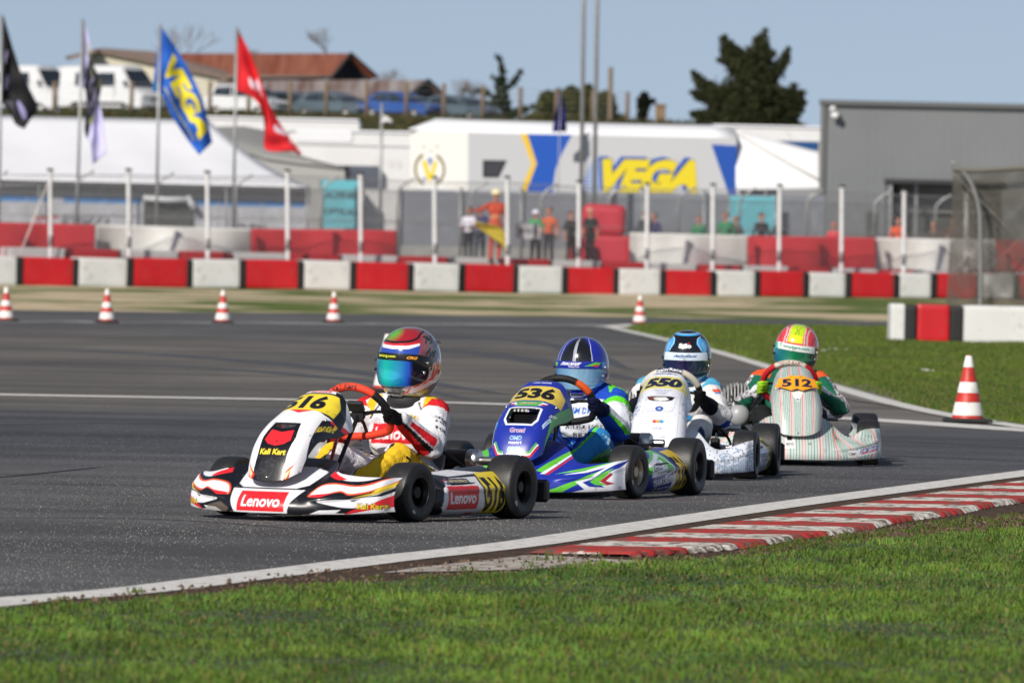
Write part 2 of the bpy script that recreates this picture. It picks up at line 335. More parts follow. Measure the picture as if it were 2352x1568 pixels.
def steering_wheel(root, p):
    C = Vector(K(*p.get('swc', (0, .17, .445)))); up = Vector(K(0, .56, .83)); side = Vector((1, 0, 0)); nrm = side.cross(up)
    rot = p.get('swrot', .1); cr, sr = math.cos(rot), math.sin(rot)
    def P(a, rad=1):
        x, y = .153*math.cos(a)*rad, .148*math.sin(a)*rad
        if y < -.098: y = -.098-(abs(y)-.098)*.25
        x, y = x*cr-y*sr, x*sr+y*cr
        return C+side*x+up*y
    N = 96; pts = [P(k*2*math.pi/N) for k in range(N)]; t = MB().tube(pts, .0175, 14, True)
    V = np.array(t.v); ang = np.repeat(np.arange(N)*360/N, 14)
    C1 = np.empty((len(V), 3))
    for a0, a1, c in p['swcol']:
        m = (ang >= a0) & (ang < a1); C1[m] = hx(c)
    o = mesh('steering_wheel', V, t.f, mat('wheel_grip_suede', attr=True, rough=.6, spec=.3, bump=.3, bscale=300), root, True, C1)
    m = MB(); 
    for a in (math.radians(0), math.radians(180), math.radians(270)):
        e = P(a, .97); m.tube([C-nrm*.0, C.lerp(e, .5)+nrm*(-.01), e], [.012, .008, .008], 6)
    m.lathe([(.03, -.012), (.034, 0), (.03, .012)], C, 'Y', 20)
    m.build('spoke', BLACKM, o, True, mods=[AS])
    m = MB().box(C+up*.045+nrm*.0, (.075, .02, .05), rx=.6, bev=.004); m.build('lap_timer', BLACKP, o)
    if p.get('swtext'):
        tx, c, hh = p['swtext']; T = text_tris(tx, .02)-.5; V = []; Fc = []
        tot = math.radians(p.get('swspan', 46))
        for tri in T:
            for v in tri:
                a = math.pi/2-v[0]*tot; q = P(a); rad = (q-C).normalized()
                # lettering lies on the front-upper side of the rim tube
                th = v[1]*1.25; dirn = (rad*math.cos(th+.35)+Vector((0, -1, 0.25)).normalized()*math.sin(.6-th) if False else (rad*math.cos(.75-th)+nrm*p.get('nsign', 1)*math.sin(.75-th)))
                V.append(q+dirn.normalized()*.0185)
        Fc = [(3*i, 3*i+1, 3*i+2) for i in range(len(T))]
        mesh('rim_lettering', V, Fc, mat('lettering_'+c, hx(c), rough=.6), o, False)
    MB().tube([C-nrm*.0, Vector(K(.0, .42, .14))], .010, 10).build('steering_column', BLACKM, root, True)
    return C, P, nrm
def kart_base(root, p):
    # chassis tubes, floor, axles, seat, engine, exhaust
    m = MB(); fr = p['frame']
    for s in (-1, 1):
        m.tube(bez([K(s*.10, .86, .055), K(s*.13, .66, .055), K(s*.27, .48, .055), K(s*.20, .25, .055), K(s*.26, -.1, .055), K(s*.29, -.56, .055)], 8), .014, 10)
        m.tube([K(s*.27, .5, .06), K(s*.37, .5, .10)], .012, 8); m.tube([K(s*.28, -.22, .06), K(s*.43, -.2, .09)], .010, 8); m.tube([K(s*.24, .26, .06), K(s*.43, .24, .09)], .010, 8)
    m.tube([K(-.27, .48, .055), K(.27, .48, .055)], .014); m.tube([K(-.27, .1, .055), K(.27, .1, .055)], .012); m.tube([K(-.29, -.5, .055), K(.29, -.5, .055)], .012)
    m.tube(bez([K(-.16, .78, .06), K(-.16, .86, .12), K(.16, .86, .12), K(.16, .78, .06)], 8), .008, 8)
    m.tube(bez([K(-.06, .62, .06), K(-.06, .5, .30), K(0, .35, .36)], 8), .008, 8); m.tube(bez([K(.06, .62, .06), K(.06, .5, .30), K(0, .35, .36)], 8), .008, 8)
    m.build('chassis_frame', mat('frame_paint_'+fr, hx(fr), rough=.35, coat=.4, metal=.2), root, True)
    MB().prism([(-.13, -.80), (.13, -.80), (.23, -.45), (.2, 0), (-.2, 0), (-.23, -.45)], 'z', .036, .041).build('floor_tray', mat('dull_aluminium', (.25, .25, .25), rough=.5, metal=.8, vary=.3), root)
    m = MB().tube([K(-.47, -.40, .14), K(.47, -.40, .14)], .0145, 16)
    for s in (-.44, -.3, .3, .44): m.lathe([(.026, -.03), (.026, .03)], K(s, -.40, .14), 'X', 16)
    m.build('rear_axle', CHROME, root, True, mods=[AS])
    m = MB().lathe([(.012, -.004), (.082, -.004), (.082, .004), (.012, .004)], K(.20, -.40, .14), 'X', 40)
    m.build('brake_disc', CHROME, root, False); MB().box(K(.20, -.33, .16), (.05, .05, .07), bev=.008).build('brake_caliper', BLACKP, root)
    MB().lathe([(.012, -.003), (.09, -.003), (.09, .003), (.012, .003)], K(-.18, -.40, .14), 'X', 60).build('sprocket', mat('sprocket_steel', (.3, .28, .25), rough=.4, metal=1), root)
    for s in (-1, 1):
        MB().tube([K(s*.34, .5, .125), K(s*.43, .5, .125)], .014).box(K(s*.36, .5, .12), (.03, .04, .08), bev=.004).tube([K(s*.05, .40, .13), K(s*.35, .44, .12)], .006, 8).build('stub_axle', BLACKM, root, True, mods=[AS])
        MB().tube(bez([K(s*.06, .62, .05), K(s*.07, .64, .14), K(s*.12, .64, .155)], 6), .006, 8).box(K(s*.10, .64, .16), (.07, .012, .014)).build('pedal', CHROME, root, True, mods=[AS])
    # bucket seat
    nu, nv = 40, 40; u = np.linspace(-1, 1, nu)[:, None]*np.ones((1, nv)); v = np.ones((nu, 1))*np.linspace(0, 1, nv)[None]
    c = np.array([(q.x, q.y) for q in bez([(-.02, .10, 0), (-.10, .055, 0), (-.26, .05, 0), (-.37, .10, 0), (-.42, .22, 0), (-.46, .37, 0)], 10)]); d = np.linspace(0, 1, len(c))
    fs = np.interp(v, d, c[:, 0]); zs = np.interp(v, d, c[:, 1]); hw = .135+.035*v-.03*v**6
    x = hw*np.sin(u*1.4)/np.sin(1.4); lift = (1-np.cos(u*1.4)); zs2 = zs+.12*lift*(1-v*.5)*(v > -1); fs2 = fs+.10*lift*v
    mesh('seat', np.stack([x, -fs2, zs2], -1).reshape(-1, 3), gridfaces(nu, nv), p.get('seatmat', SEATM), root, True, mods=[('SOLIDIFY', {'thickness': .008, 'offset': 0})])
    # engine on the kart's right-hand side
    e = empty('engine', K(-.285, -.17, 0), parent=root)
    MB().box((0, 0, .14), (.13, .17, .11), bev=.02).lathe([(.06, -.03), (.05, .04), (.02, .05)], (-.075, 0, .14), 'X', 24).build('crankcase', ALLOY, e, True, mods=[AS])
    m = MB()
    for k in range(7): m.box((0, 0, .205+k*.0195), (.17-.02*abs(k-4)/4, .165, .0065), bev=.0015)
    m.lathe([(.04, .19), (.04, .34)], n=24); m.build('cylinder_fin_stack', ALLOY, e, False)
    m = MB()
    for k in range(9):
        xx = -.078+k*.0195; hh = .035+.075*math.sqrt(max(0, 1-(xx/.092)**2)); m.prism([(-.085, .335), (.085, .335), (.085, .335+hh*.55), (.055, .335+hh*.9), (0, .335+hh), (-.055, .335+hh*.9), (-.085, .335+hh*.55)], 'x', xx-.0038, xx+.0038)
    m.lathe([(.012, .36), (.012, .44)], n=12); m.lathe([(.045, .335), (.04, .36)], n=24); m.build('cylinder_head', ALLOY, e, False)
    MB().sphere((.005, -.15, .255), .062, 16, (1, .8, 1.05)).lathe([(.03, -.12), (.032, -.05)], (0, .0, .255), 'Y', 20).build('intake_silencer', mat('grey_airbox', (.33, .34, .35), rough=.4, coat=.2, vary=.15), e, True)
    MB().box((.005, -.15, .318), (.03, .03, .018), bev=.004).tube(bez([(.005, -.15, .32), (-.04, -.10, .36), (-.02, .05, .42)], 6), .004, 6).build('spark_plug_cap', BLACKP, e, True, mods=[AS])
    # exhaust silencer across the back, outlet on the kart's left
    x0, zf, ff = p.get('exh', (.09, .245, -.50))
    m = MB().mat(0).lathe([(.030, x0-.18), (.045, x0-.14), (.048, x0-.138), (.048, x0+.12)], K(0, ff, zf), 'X', 28)
    m.mat(1).lathe([(.050, x0+.115), (.050, x0+.155), (.044, x0+.165), (.02, x0+.172)], K(0, ff, zf), 'X', 28)
    m.lathe([(.0195, x0+.165), (.0195, x0+.23), (.015, x0+.23), (.014, x0+.19)], K(0, ff, zf), 'X', 20, False)
    m.build('exhaust_silencer', [PIPE, CHROME], root, True, mods=[AS])
    m = MB().tube(bez([K(x0-.15, ff, zf), K(-.22, -.5, .22), K(-.30, -.40, .2), K(-.29, -.26, .2)], 8), [.028]*25, 14)
    m.build('exhaust_header', PIPE, root, True)
    MB().box(K(x0+.0, ff, .17), (.02, .04, .10)).tube([K(x0, ff, .2), K(x0, -.42, .08)], .008).build('exhaust_mount', BLACKM, root)
    m = MB().tube(bez([K(-.5, -.58, .10), K(-.3, -.61, .12), K(.3, -.61, .12), K(.5, -.58, .10)], 8), .03, 12).tube([K(-.24, -.61, .12), K(-.24, -.5, .07)], .01).tube([K(.24, -.61, .12), K(.24, -.5, .07)], .01)
    for s in (-1, 1): m.box(K(s*.50, -.585, .12), (.11, .04, .10), bev=.012)
    m.build('rear_bumper', BLACKP, root, True, mods=[AS])
    m = MB().box(K(.11, -.06, .12), (.08, .12, .1), bev=.01).tube([K(.11, -.06, .17), K(.11, -.06, .2)], .02)
    m.build('fuel_tank', mat('tank_plastic', (.16, .15, .12), rough=.4), root, True, mods=[AS])
    for s in (1, -1):
        MB().tube(bez([K(s*.43, .26, .10), K(s*.47, .2, .15), K(s*.47, -.16, .15), K(s*.43, -.22, .10)], 8), .009, 8).build('side_bar', BLACKM, root, True)
        MB().tube(bez([K(s*.15, -.3, .3), K(s*.26, -.38, .2), K(s*.29, -.48, .07)], 6), .008, 8).build('seat_stay', BLACKM, root, True)
def make_kart(p, label, px, py, yaw, scale, nosecv, panelcv, podcv):
    root = empty('racing_kart', (0, 0, 0), yaw, label, 'racing kart', 'go-karts racing nose to tail', scale=scale)
    c = Matrix.Rotation(yaw, 3, 'Z') @ Vector(K(.43, .50, 0))*scale
    g = G(px, py); root.location = (g.x-c.x, g.y-c.y, .004)
    kart_base(root, p)
    nose_mesh(root, nosecv, p); panel_mesh(root, panelcv, p); pod_mesh(root, podcv, 1, p); pod_mesh(root, podcv, -1, p)
    st = p.get('steer', -.12)
    for s in (-1, 1):
        wheel(root, s*.43, .50, .128, .125, st, p['rimf'], s); wheel(root, s*.468, -.385, .14, .145, 0, p['rimr'], s)
    C, P, n = steering_wheel(root, p)
    bpy.context.view_layer.update()
    return root
# ------------------------------------------------------------------ people
def capsules(segs, n=14):
    V = []; Fc = []
    for a, b, ra, rb in segs:
        a, b = Vector(a), Vector(b); m = MB(); L = (b-a).length
        k = max(2, int(L/.02)); prof = [(max(1e-4, ra*math.cos(t)), -ra*math.sin(t)) for t in np.linspace(math.pi/2, 0, 6)]
        prof += [(ra+(rb-ra)*q/k, L*q/k) for q in range(1, k)]+[(max(1e-4, rb*math.cos(t)), L+rb*math.sin(t)) for t in np.linspace(0, math.pi/2, 6)]
        m.lathe(prof, n=n, caps=False); q = (b-a).to_track_quat('Z', 'Y') if L > 1e-6 else Vector((0, 0, 1)).to_track_quat('Z', 'Y')
        k0 = len(V); V += [a+q @ Vector(v) for v in m.v]; Fc += [tuple(i+k0 for i in f) for f in m.f]
    return V, Fc
def body_mesh(segs, voxel, smooth):
    V, Fc = capsules(segs); me = bpy.data.meshes.new('tmp'); me.from_pydata([tuple(v) for v in V], [], Fc); o = bpy.data.objects.new('tmp', me); COL.objects.link(o)
    r = o.modifiers.new('r', 'REMESH'); r.mode = 'VOXEL'; r.voxel_size = voxel; r.use_smooth_shade = True
    s = o.modifiers.new('s', 'SMOOTH'); s.iterations = smooth; s.factor = .5
    dg = bpy.context.evaluated_depsgraph_get(); dg.update(); ev = o.evaluated_get(dg); m2 = bpy.data.meshes.new_from_object(ev)
    v = np.empty(len(m2.vertices)*3, np.float32); m2.vertices.foreach_get('co', v); bpy.data.objects.remove(o)
    return m2, v.reshape(-1, 3)
def nearest(V, segs):
    best = np.full(len(V), 9.); idx = np.zeros(len(V), int); tt = np.zeros(len(V))
    for i, (a, b, ra, rb) in enumerate(segs):
        a, b = np.array(a), np.array(b); d = b-a; L = (d*d).sum() or 1e-9; t = np.clip(((V-a) @ d)/L, 0, 1)
        ds = np.linalg.norm(V-(a+t[:, None]*d), axis=1)-(ra+(rb-ra)*t); m = ds < best; best[m] = ds[m]; idx[m] = i; tt[m] = t[m]
    return idx, tt
def hand(segs, names, W_, side, palmdir, finger_axis, curl_to, r=.0095, glove=1.0):
    """palm and five separate fingers closed round a bar. W_ = wrist, curl_to = bar centre, finger_axis = along the bar, palmdir = wrist to bar"""
    A = Vector(finger_axis).normalized(); C = Vector(curl_to); Wv = Vector(W_)
    out = (C-Wv).normalized(); nrm = A.cross(out).normalized()*side
    base = C-out*.030+nrm*.018
    for k, off in enumerate((-.024, -.008, .008, .024)):
        segs.append((tuple(Wv+A*off*.5), tuple(base+A*off), .013, .0125)); names.append('hand')
    lens = (.9, 1.05, 1.0, .8)
    for k, off in enumerate((-.031, -.0105, .0105, .031)):
        l = lens[k]; b0 = base+A*off; R = .030
        p1 = C+nrm*R*.95+out*.004+A*off*1.08; p2 = C+out*R*l+nrm*.010+A*off*1.1; p3 = C+out*R*.55*l-nrm*R*.8+A*off*1.08
        segs += [(tuple(b0), tuple(p1), r*1.05, r), (tuple(p1), tuple(p2), r, r*.93), (tuple(p2), tuple(p3), r*.93, r*.8)]; names += ['finger']*3
    tb = base-nrm*.01+A*(-.035); t1 = C-nrm*.020-out*.020-A*.030; t2 = C-nrm*.028+out*.006-A*.018
    segs += [(tuple(Wv.lerp(base, .4)-nrm*.005), tuple(t1), .012, .011), (tuple(t1), tuple(t2), .0105, .009)]; names += ['finger']*2
def helmet(parent, loc, yaw, pitch, roll, cv, visor_cols, scale=1, spoiler=None, strip=None, vis=(-27, 17)):
    e = empty('helmet', loc, 0, parent=parent, scale=scale); e.rotation_euler = (pitch, roll, yaw)
    na, ne = 260, 170; A = np.linspace(-180, 180, na, endpoint=False)[:, None]; E = np.linspace(-62, 90, ne)[None]
    def shape(A, E, o=0):
        a, e_ = np.radians(A), np.radians(E); ce, se = np.cos(e_), np.sin(e_)
        low = np.clip(-se, 0, 1); front = np.clip(np.cos(a), 0, 1)
        rx = .132*(1-.10*low**1.5); ry = .146*(1+.075*front*np.exp(-((E+34)/20)**2)-.05*np.exp(-((E+2)/14)**2)*front**2-.12*low**1.3*np.clip(-np.cos(a), 0, 1)); rz = .164*(1-.02*low)
        p = 2.25; ce2 = np.sign(ce)*np.abs(ce)**(2/p); se2 = np.sign(se)*np.abs(se)**(2/p)
        k = 1+o/.14
        return np.sin(a)*rx*ce2*k, -np.cos(a)*ry*ce2*k, rz*se2*k
    X, Y, Z = shape(A, E); B = np.broadcast_arrays(X, Y, Z); V = np.stack(B, -1).reshape(-1, 3)
    Am, Em = np.broadcast_arrays(A, E); C = cv.at(Am, Em).reshape(-1, 3)
    mesh('helmet_shell', V, gridfaces(na, ne, True), mat('helmet_lacquer', attr=True, rough=.16, coat=1, spec=.6, vary=.03, vscale=30), e, True, C)
    # visor shell
    A2 = np.linspace(-72, 72, 150)[:, None]; T = np.linspace(0, 1, 46)[None]
    side = np.abs(A2)/72; lo = vis[0]+ (9*side**3+ 6*side**8)+0*T; hi = vis[1]-4*side**3; E2 = lo+(hi-lo)*T
    X, Y, Z = shape(A2, E2, .006); B = np.broadcast_arrays(X, Y, Z); V = np.stack(B, -1).reshape(-1, 3)
    s0 = vis[1]-(11 if strip else 0)
    Cc = visor_cols(A2+0*T, E2, np.radians(A2)+0*T)
    mesh('visor', V, gridfaces(150, 46), mat('mirrored_visor', attr=True, rough=.12, metal=.4, coat=1, spec=.7), e, True, Cc.reshape(-1, 3), mods=[('SOLIDIFY', {'thickness': .003, 'offset': -1})])
    if strip:
        A3 = np.linspace(-60, 60, 220)[:, None]; T = np.linspace(0, 1, 30)[None]; s = np.abs(A3)/72
        l3 = (vis[1]-strip[1])-4*s**3; h3 = vis[1]-4*s**3+.5; E3 = l3+(h3-l3)*T; X, Y, Z = shape(A3, E3, .0085); B = np.broadcast_arrays(X, Y, Z)
        mesh('visor_strip', np.stack(B, -1).reshape(-1, 3), gridfaces(220, 30), PAINT, e, True, strip[0].at(A3*1.1+0*T, T+0*A3).reshape(-1, 3), mods=[('SOLIDIFY', {'thickness': .0015, 'offset': -1})])
    # visor pivots and chin vents
    for s in (-1, 1):
        m = MB()
        for (a, el_) in ((68*s, 5), (62*s, -5)):
            q = shape(np.array(a), np.array(el_), .012); m.sphere([float(z) for z in q], .008, 8, (.7, 1, 1))
        m.build('visor_pivot', CHROME if s > 0 else BLACKP, e, True)
    m = MB()
    for a in (-14, -5, 5, 14):
        q = shape(np.array(float(a)), np.array(-42.), .002); m.box([float(z) for z in q], (.02, .006, .007), rz=math.radians(a), bev=.001)
    m.build('chin_vent', BLACKP, e)
    if spoiler:
        nu = 60; a = np.linspace(-50, 50, nu); V = []
        for r_ in (0, 1):
            for q in a:
                x, y, z = shape(np.array(180.-q), np.array(38.-8*r_), .002+.010*r_); V.append((float(x), float(y), float(z)))
        mesh('rear_spoiler', V, gridfaces(2, nu), mat('spoiler_plastic', hx(spoiler), rough=.2, coat=1), e, True, mods=[('SOLIDIFY', {'thickness': .004, 'offset': 0})])
    return e
def make_driver(kart, p, label, paint, cvh, visc, strip=None, spoiler=None, vis=(-27, 17)):
    root = empty('person', kart.location, kart.rotation_euler.z, label, 'kart driver', 'drivers seated in the karts', scale=kart.scale.x)
    dx = p.get('lean', 0); hx_, hf, hz = p.get('head', (0, -.31, .665))
    seg = []; nm = []
    def S(n, a, b, ra, rb): seg.append((K(*a), K(*b), ra, rb)); nm.append(n)
    S('torso', (-.05, -.33, .15), (.05, -.33, .15), .095, .095); S('torso', (0, -.32, .16), (dx*.5, -.30, .30), .115, .105)
    S('torso', (-.05+dx*.7, -.27, .34), (.05+dx*.7, -.27, .34), .108, .108); S('torso', (-.075+dx, -.28, .42), (.075+dx, -.28, .42), .092, .092)
    S('collar', (dx, -.29, .46), (hx_, hf+.0, .555), .07, .062)
    sw = p.get('swc', (0, .17, .445)); rot = p.get('swrot', .1); A = {1: rot, -1: math.pi+rot}
    for s in (-1, 1):
        sh = (s*.160+dx, -.275, .448); x = .153*math.cos(A[s]-s*.16); y = .148*math.sin(A[s]-s*.16)
        hd = (sw[0]+x, sw[1]+y*.56, sw[2]+y*.83); el_ = (s*p.get('elb', .235)+dx, -.10, .31); wr = (hd[0]+s*.012, hd[1]-.085, hd[2]-.015)
        S('uarm', sh, el_, .073, .058); S('larm', el_, wr, .057, .036); S('shoulder', (s*.09+dx, -.28, .468), sh, .068, .071)
        S('cuff', (wr[0]+s*.004, wr[1]-.03, wr[2]-.01), wr, .036, .032)
        hand(seg, nm, K(*wr), s, None, (0, -.56, .83), K(*hd))
        hp = (s*.075, -.30, .13); kn = (s*.155, p.get('kf', .09), .262); an = (s*.095, .47, .115)
        S('thigh', hp, kn, .085, .064); S('shin', kn, an, .062, .042); S('shoe', an, (s*.095, .535, .095), .042, .036); S('shoe', (s*.095, .535, .09), (s*.10, .60, .165), .034, .026)
    me, V = body_mesh(seg, .0062, 3); idx, t = nearest(V, seg); N = np.array(nm)[idx]
    nrm = np.empty(len(V)*3, np.float32); me.vertices.foreach_get('normal', nrm); nrm = nrm.reshape(-1, 3)
    # cloth folds
    amp = np.where(np.isin(N, ['uarm', 'larm', 'thigh', 'shin', 'torso', 'shoulder']), 1, 0)*.0042
    w1 = np.sin(V[:, 2]*62+V[:, 0]*30+np.sin(V[:, 1]*30)*2)*np.sin(V[:, 1]*38+V[:, 2]*20+1.7); w2 = np.sin(V[:, 0]*45-V[:, 1]*52+V[:, 2]*28+np.sin(V[:, 2]*22)*2)
    V = V+nrm*(amp*(w1+.7*w2))[:, None]; me.vertices.foreach_set('co', V.astype(np.float32).ravel())
    C = paint(V[:, 0], -V[:, 1], V[:, 2], N, t, nrm)
    setcol(me, C); me.materials.append(CLOTH); me.polygons.foreach_set('use_smooth', [True]*len(me.polygons)); me.name = 'body'
    o = bpy.data.objects.new('body', me); COL.objects.link(o); o.parent = root
    MB().lathe([(.075, -.03), (.088, -.015), (.092, .01), (.08, .03), (.06, .035)], K(hx_*.8+dx*.2, hf+.005, .50), n=32, caps=False).build('neck_brace', mat('brace_foam', (.02, .02, .022), rough=.7, bump=.2), root, True, mods=[('SOLIDIFY', {'thickness': .01, 'offset': -1})])
    helmet(root, K(hx_, hf, hz), p.get('hyaw', 0), p.get('hpitch', .08), p.get('hroll', 0), cvh, visc, p.get('hs', 1), spoiler, strip, vis)
    return root
# ------------------------------------------------------------------ liveries
LINE = [(.99, .165), (.955, .26), (.90, .34), (.795, .42), (.635, .49), (.52, .54), (.48, .548)]
def visor_rain(c0, c1, c2):
    """mirror coating whose colour drifts across the visor"""
    a0, a1, a2 = [np.array(hx(c)) for c in (c0, c1, c2)]
    def f(A, E, a):
        t = np.clip((A+80)/160, 0, 1)[..., None]; m = np.where(t < .5, a0+(a1-a0)*t*2, a1+(a2-a1)*(t*2-1)); return m
    return f
# ---- kart 516: white, black and red
n516 = Cv(-.5, .5, 0, .30, 1000, 300, '11121a')
n516.poly([(-.19, .20), (-.10, .225), (.12, .225), (.20, .205), (.165, .15), (.125, .137), (-.135, .137), (-.175, .15)], 'e9e9ee')
n516.poly([(-.185, .131), (.165, .131), (.15, .11), (.125, .075), (.115, .025), (-.135, .025), (-.165, .08)], 'e6e6ea')
n516.rect(-.125, .042, .105, .122, 'e3262f')
n516.text('Lenovo', -.01, .082, .185, .046, 'f4f4f4', bold=.02)
def wing516(c, m):
    def P(pts): return [(m*x, z) for x, z in pts]
    c.sp(P([(.19, .105), (.22, .150), (.29, .166), (.36, .158), (.40, .163), (.45, .185), (.495, .215), (.47, .165), (.43, .133), (.36, .116), (.32, .128), (.25, .112)]), 'f0572a')
    c.sp(P([(.20, .108), (.225, .146), (.29, .160), (.36, .152), (.41, .158), (.45, .18), (.49, .21), (.465, .165), (.43, .138), (.36, .122), (.32, .134), (.26, .118)]), 'ededf2')
    c.poly(P([(.20, .112), (.30, .125), (.27, .112), (.25, .103), (.205, .103)]), 'e3262f')
    c.sp(P([(.26, .20), (.33, .175), (.40, .178), (.44, .20), (.38, .21), (.30, .222)]), 'ededf2')
    c.poly(P([(.25, .215), (.33, .18), (.30, .178), (.24, .195)]), 'e3262f')
    c.sp(P([(.24, .088), (.30, .098), (.38, .104), (.45, .128), (.50, .16), (.50, .035), (.44, .030), (.36, .036), (.40, .062), (.33, .066)]), 'ededf2')
    c.poly(P([(.205, .034), (.25, .052), (.33, .056), (.31, .042), (.40, .040), (.44, .028), (.24, .026)]), 'ededf2')
    c.poly(P([(.335, .036), (.37, .056), (.44, .085), (.50, .135), (.50, .072), (.44, .060), (.38, .045)]), 'e3262f')
    c.poly(P([(.36, .105), (.43, .128), (.505, .20), (.505, .178), (.45, .125)]), 'f0d13a')
    c.poly(P([(.40, .108), (.45, .122), (.505, .175), (.505, .155), (.46, .115)]), '11121a')
    c.poly(P([(.36, .096), (.40, .104), (.37, .090)]), '11121a')
    c.text('Kali Kart', .432*m, .072, .088, .024, 'f2d838', rot=(1, 0), up=(0, 1), bold=.03, out='11121a')
wing516(n516, 1); wing516(n516, -1)
n516.poly([(-.33, .02), (-.20, .02), (-.17, .05), (-.22, .075), (-.30, .06)], '75685a', al=.55)
n516.poly([(-.17, .02), (.12, .02), (.11, .034), (-.05, .030), (-.16, .040)], '8a7c6c', al=.45)
p516 = Cv(-1, 1, 0, 1, 460, 560, 'eeeef2')
p516.poly([(-.50, .0), (-.43, .20), (-.46, .33), (-.34, .475), (.34, .475), (.46, .33), (.43, .20), (.50, .0)], '0b0b10')
for k in range(60):
    a, b = random.uniform(-.42, .42), random.uniform(.02, .16); p516.poly([(a, b), (a+random.uniform(-.1, .1), b+random.uniform(-.03, .03)), (a+random.uniform(-.1, .1), b+random.uniform(-.03, .03))], '2b2c35')
p516.poly([(-.30, .395), (-.36, .30), (-.22, .265), (0, .25), (.22, .265), (.36, .30), (.30, .395), (0, .37)], 'e3262f'); p516.ell(.0, .285, .025, .007, '111111')
p516.text('Kali Kart', 0, .205, .74, .042, 'f2d838', bold=.04)
for m in (1, -1):
    p516.poly([(m*.52, .0), (m*.42, .05), (m*.72, .13), (m*.80, .17), (m*.66, .09), (m*.68, .04)], 'e3262f'); p516.poly([(m*.57, .02), (m*.50, .055), (m*.68, .11), (m*.64, .05)], 'f6b21d'); p516.poly([(m*.58, .03), (m*.55, .055), (m*.64, .085)], 'eeeef2')
    p516.poly([(m*1.0, .20), (m*.84, .35), (m*.66, .60), (m*.74, .66), (m*1.0, .78)], '15161d')
    p516.poly([(m*.74, .66), (m*1.0, .80), (m*1.0, .745), (m*.80, .655)], 'e3262f'); p516.poly([(m*.84, .69), (m*.9, .72), (m*.9, .65), (m*.87, .65)], 'f6b21d')
    p516.text('Kali Kart', m*.84, .575, .42, .09, 'f2d838', rot=(.35*1, .42*m) if m > 0 else (.35, -.42), up=(-.5*m, .9), bold=.04)
p516.poly([(-.95, .70), (-.7, .97), (.7, .97), (.95, .70), (.60, .66)], '15161d')
p516.poly([(-.30, .665), (0, .615), (.30, .665)], 'e3262f')
p516.poly([(-.72, .70), (-.62, .83), (-.55, .915), (.55, .915), (.68, .83), (.74, .70), (.45, .665), (-.45, .665)], 'eed536')
p516.text('516', -.10, .79, 1.0, .20, '0c0c10', bold=.055, ital=-.05)
p516.poly([(-.42, .935), (.42, .935), (.36, .985), (-.36, .985)], 'eeeef2'); p516.rect(-.26, .942, .26, .978, 'e3262f'); p516.text('Lenovo', 0, .960, .42, .020, 'ffffff')
s516 = Cv(-.32, .34, 0, .25, 700, 260, 'e2e2e6')
s516.poly([(.34, .0), (.34, .25), (-.32, .25), (-.32, .19), (.16, .178), (.235, .14), (.245, .06), (.20, .02)], '12131b'); s516.poly([(-.2, .20), (.0, .212), (.22, .20), (.10, .186)], 'e4e4e8')
s516.poly([(-.32, .02), (-.09, .022), (-.12, .05), (-.085, .15), (-.11, .19), (-.32, .19)], '12131b')
s516.rect(-.055, .052, .215, .148, 'dc2630'); s516.text('Lenovo', .08, .100, -.225, .052, 'f4f4f4', bold=.025)
s516.rect(-.02, .154, .19, .178, '1a1420'); s516.text('J. VAN DE COTERLET', .075, .166, -.165, .013, 'e8d9b0'); s516.rect(.165, .158, .186, .163, '2a55b8'); s516.rect(.165, .163, .186, .168, 'f0f0f0'); s516.rect(.165, .168, .186, .174, 'd02830')
s516.poly([(-.11, .028), (-.32, .030), (-.32, .205), (-.13, .200), (-.10, .15), (-.125, .09)], 'eed536'); s516.text('516', -.205, .112, -.165, .150, '0c0c10', bold=.05)
s516.poly([(-.05, .022), (.05, .022), (-.00, .037), (-.08, .037)], 'e3262f')
# ---- kart 536: metallic blue, green and white
n536 = Cv(-.5, .5, 0, .30, 1000, 300, '1c2f9c')
for m in (1, -1):
    def P(pts): return [(m*x, z) for x, z in pts]
    n536.poly(P([(.11, .13), (.18, .20), (.22, .23), (.25, .23), (.20, .17), (.15, .12)]), '63c23a'); n536.poly(P([(.135, .115), (.23, .21), (.245, .21), (.155, .115)]), 'e8ecf4'); n536.poly(P([(.155, .112), (.245, .20), (.26, .20), (.172, .112)]), 'c32a38'); 
    n536.poly(P([(.12, .025), (.22, .055), (.40, .135), (.36, .10), (.26, .045), (.22, .022)]), '63c23a')
    n536.poly(P([(.20, .115), (.32, .132), (.42, .162), (.5, .22), (.43, .175), (.32, .145)]), '63c23a'); n536.poly(P([(.24, .112), (.34, .125), (.44, .16), (.5, .205), (.45, .18), (.33, .133)]), 'e8ecf4')
    n536.poly(P([(.30, .085), (.36, .105), (.42, .155), (.5, .21), (.5, .02), (.24, .026), (.34, .05)]), 'e6eaf2'); n536.poly(P([(.33, .082), (.37, .098), (.43, .15), (.49, .195), (.465, .15), (.42, .12), (.39, .085), (.42, .06), (.36, .062)]), '1c2f9c')
    n536.poly(P([(.36, .085), (.40, .12), (.45, .15), (.40, .085), (.43, .07), (.385, .07)]), '63c23a'); n536.poly(P([(.40, .088), (.44, .13), (.45, .12), (.425, .09), (.46, .078), (.43, .07)]), 'a52635'); n536.rect(m*.26, .022, m*.5, .030, 'e6eaf2') if m > 0 else None
p536 = Cv(-1, 1, 0, 1, 460, 560, '1c2f9c')
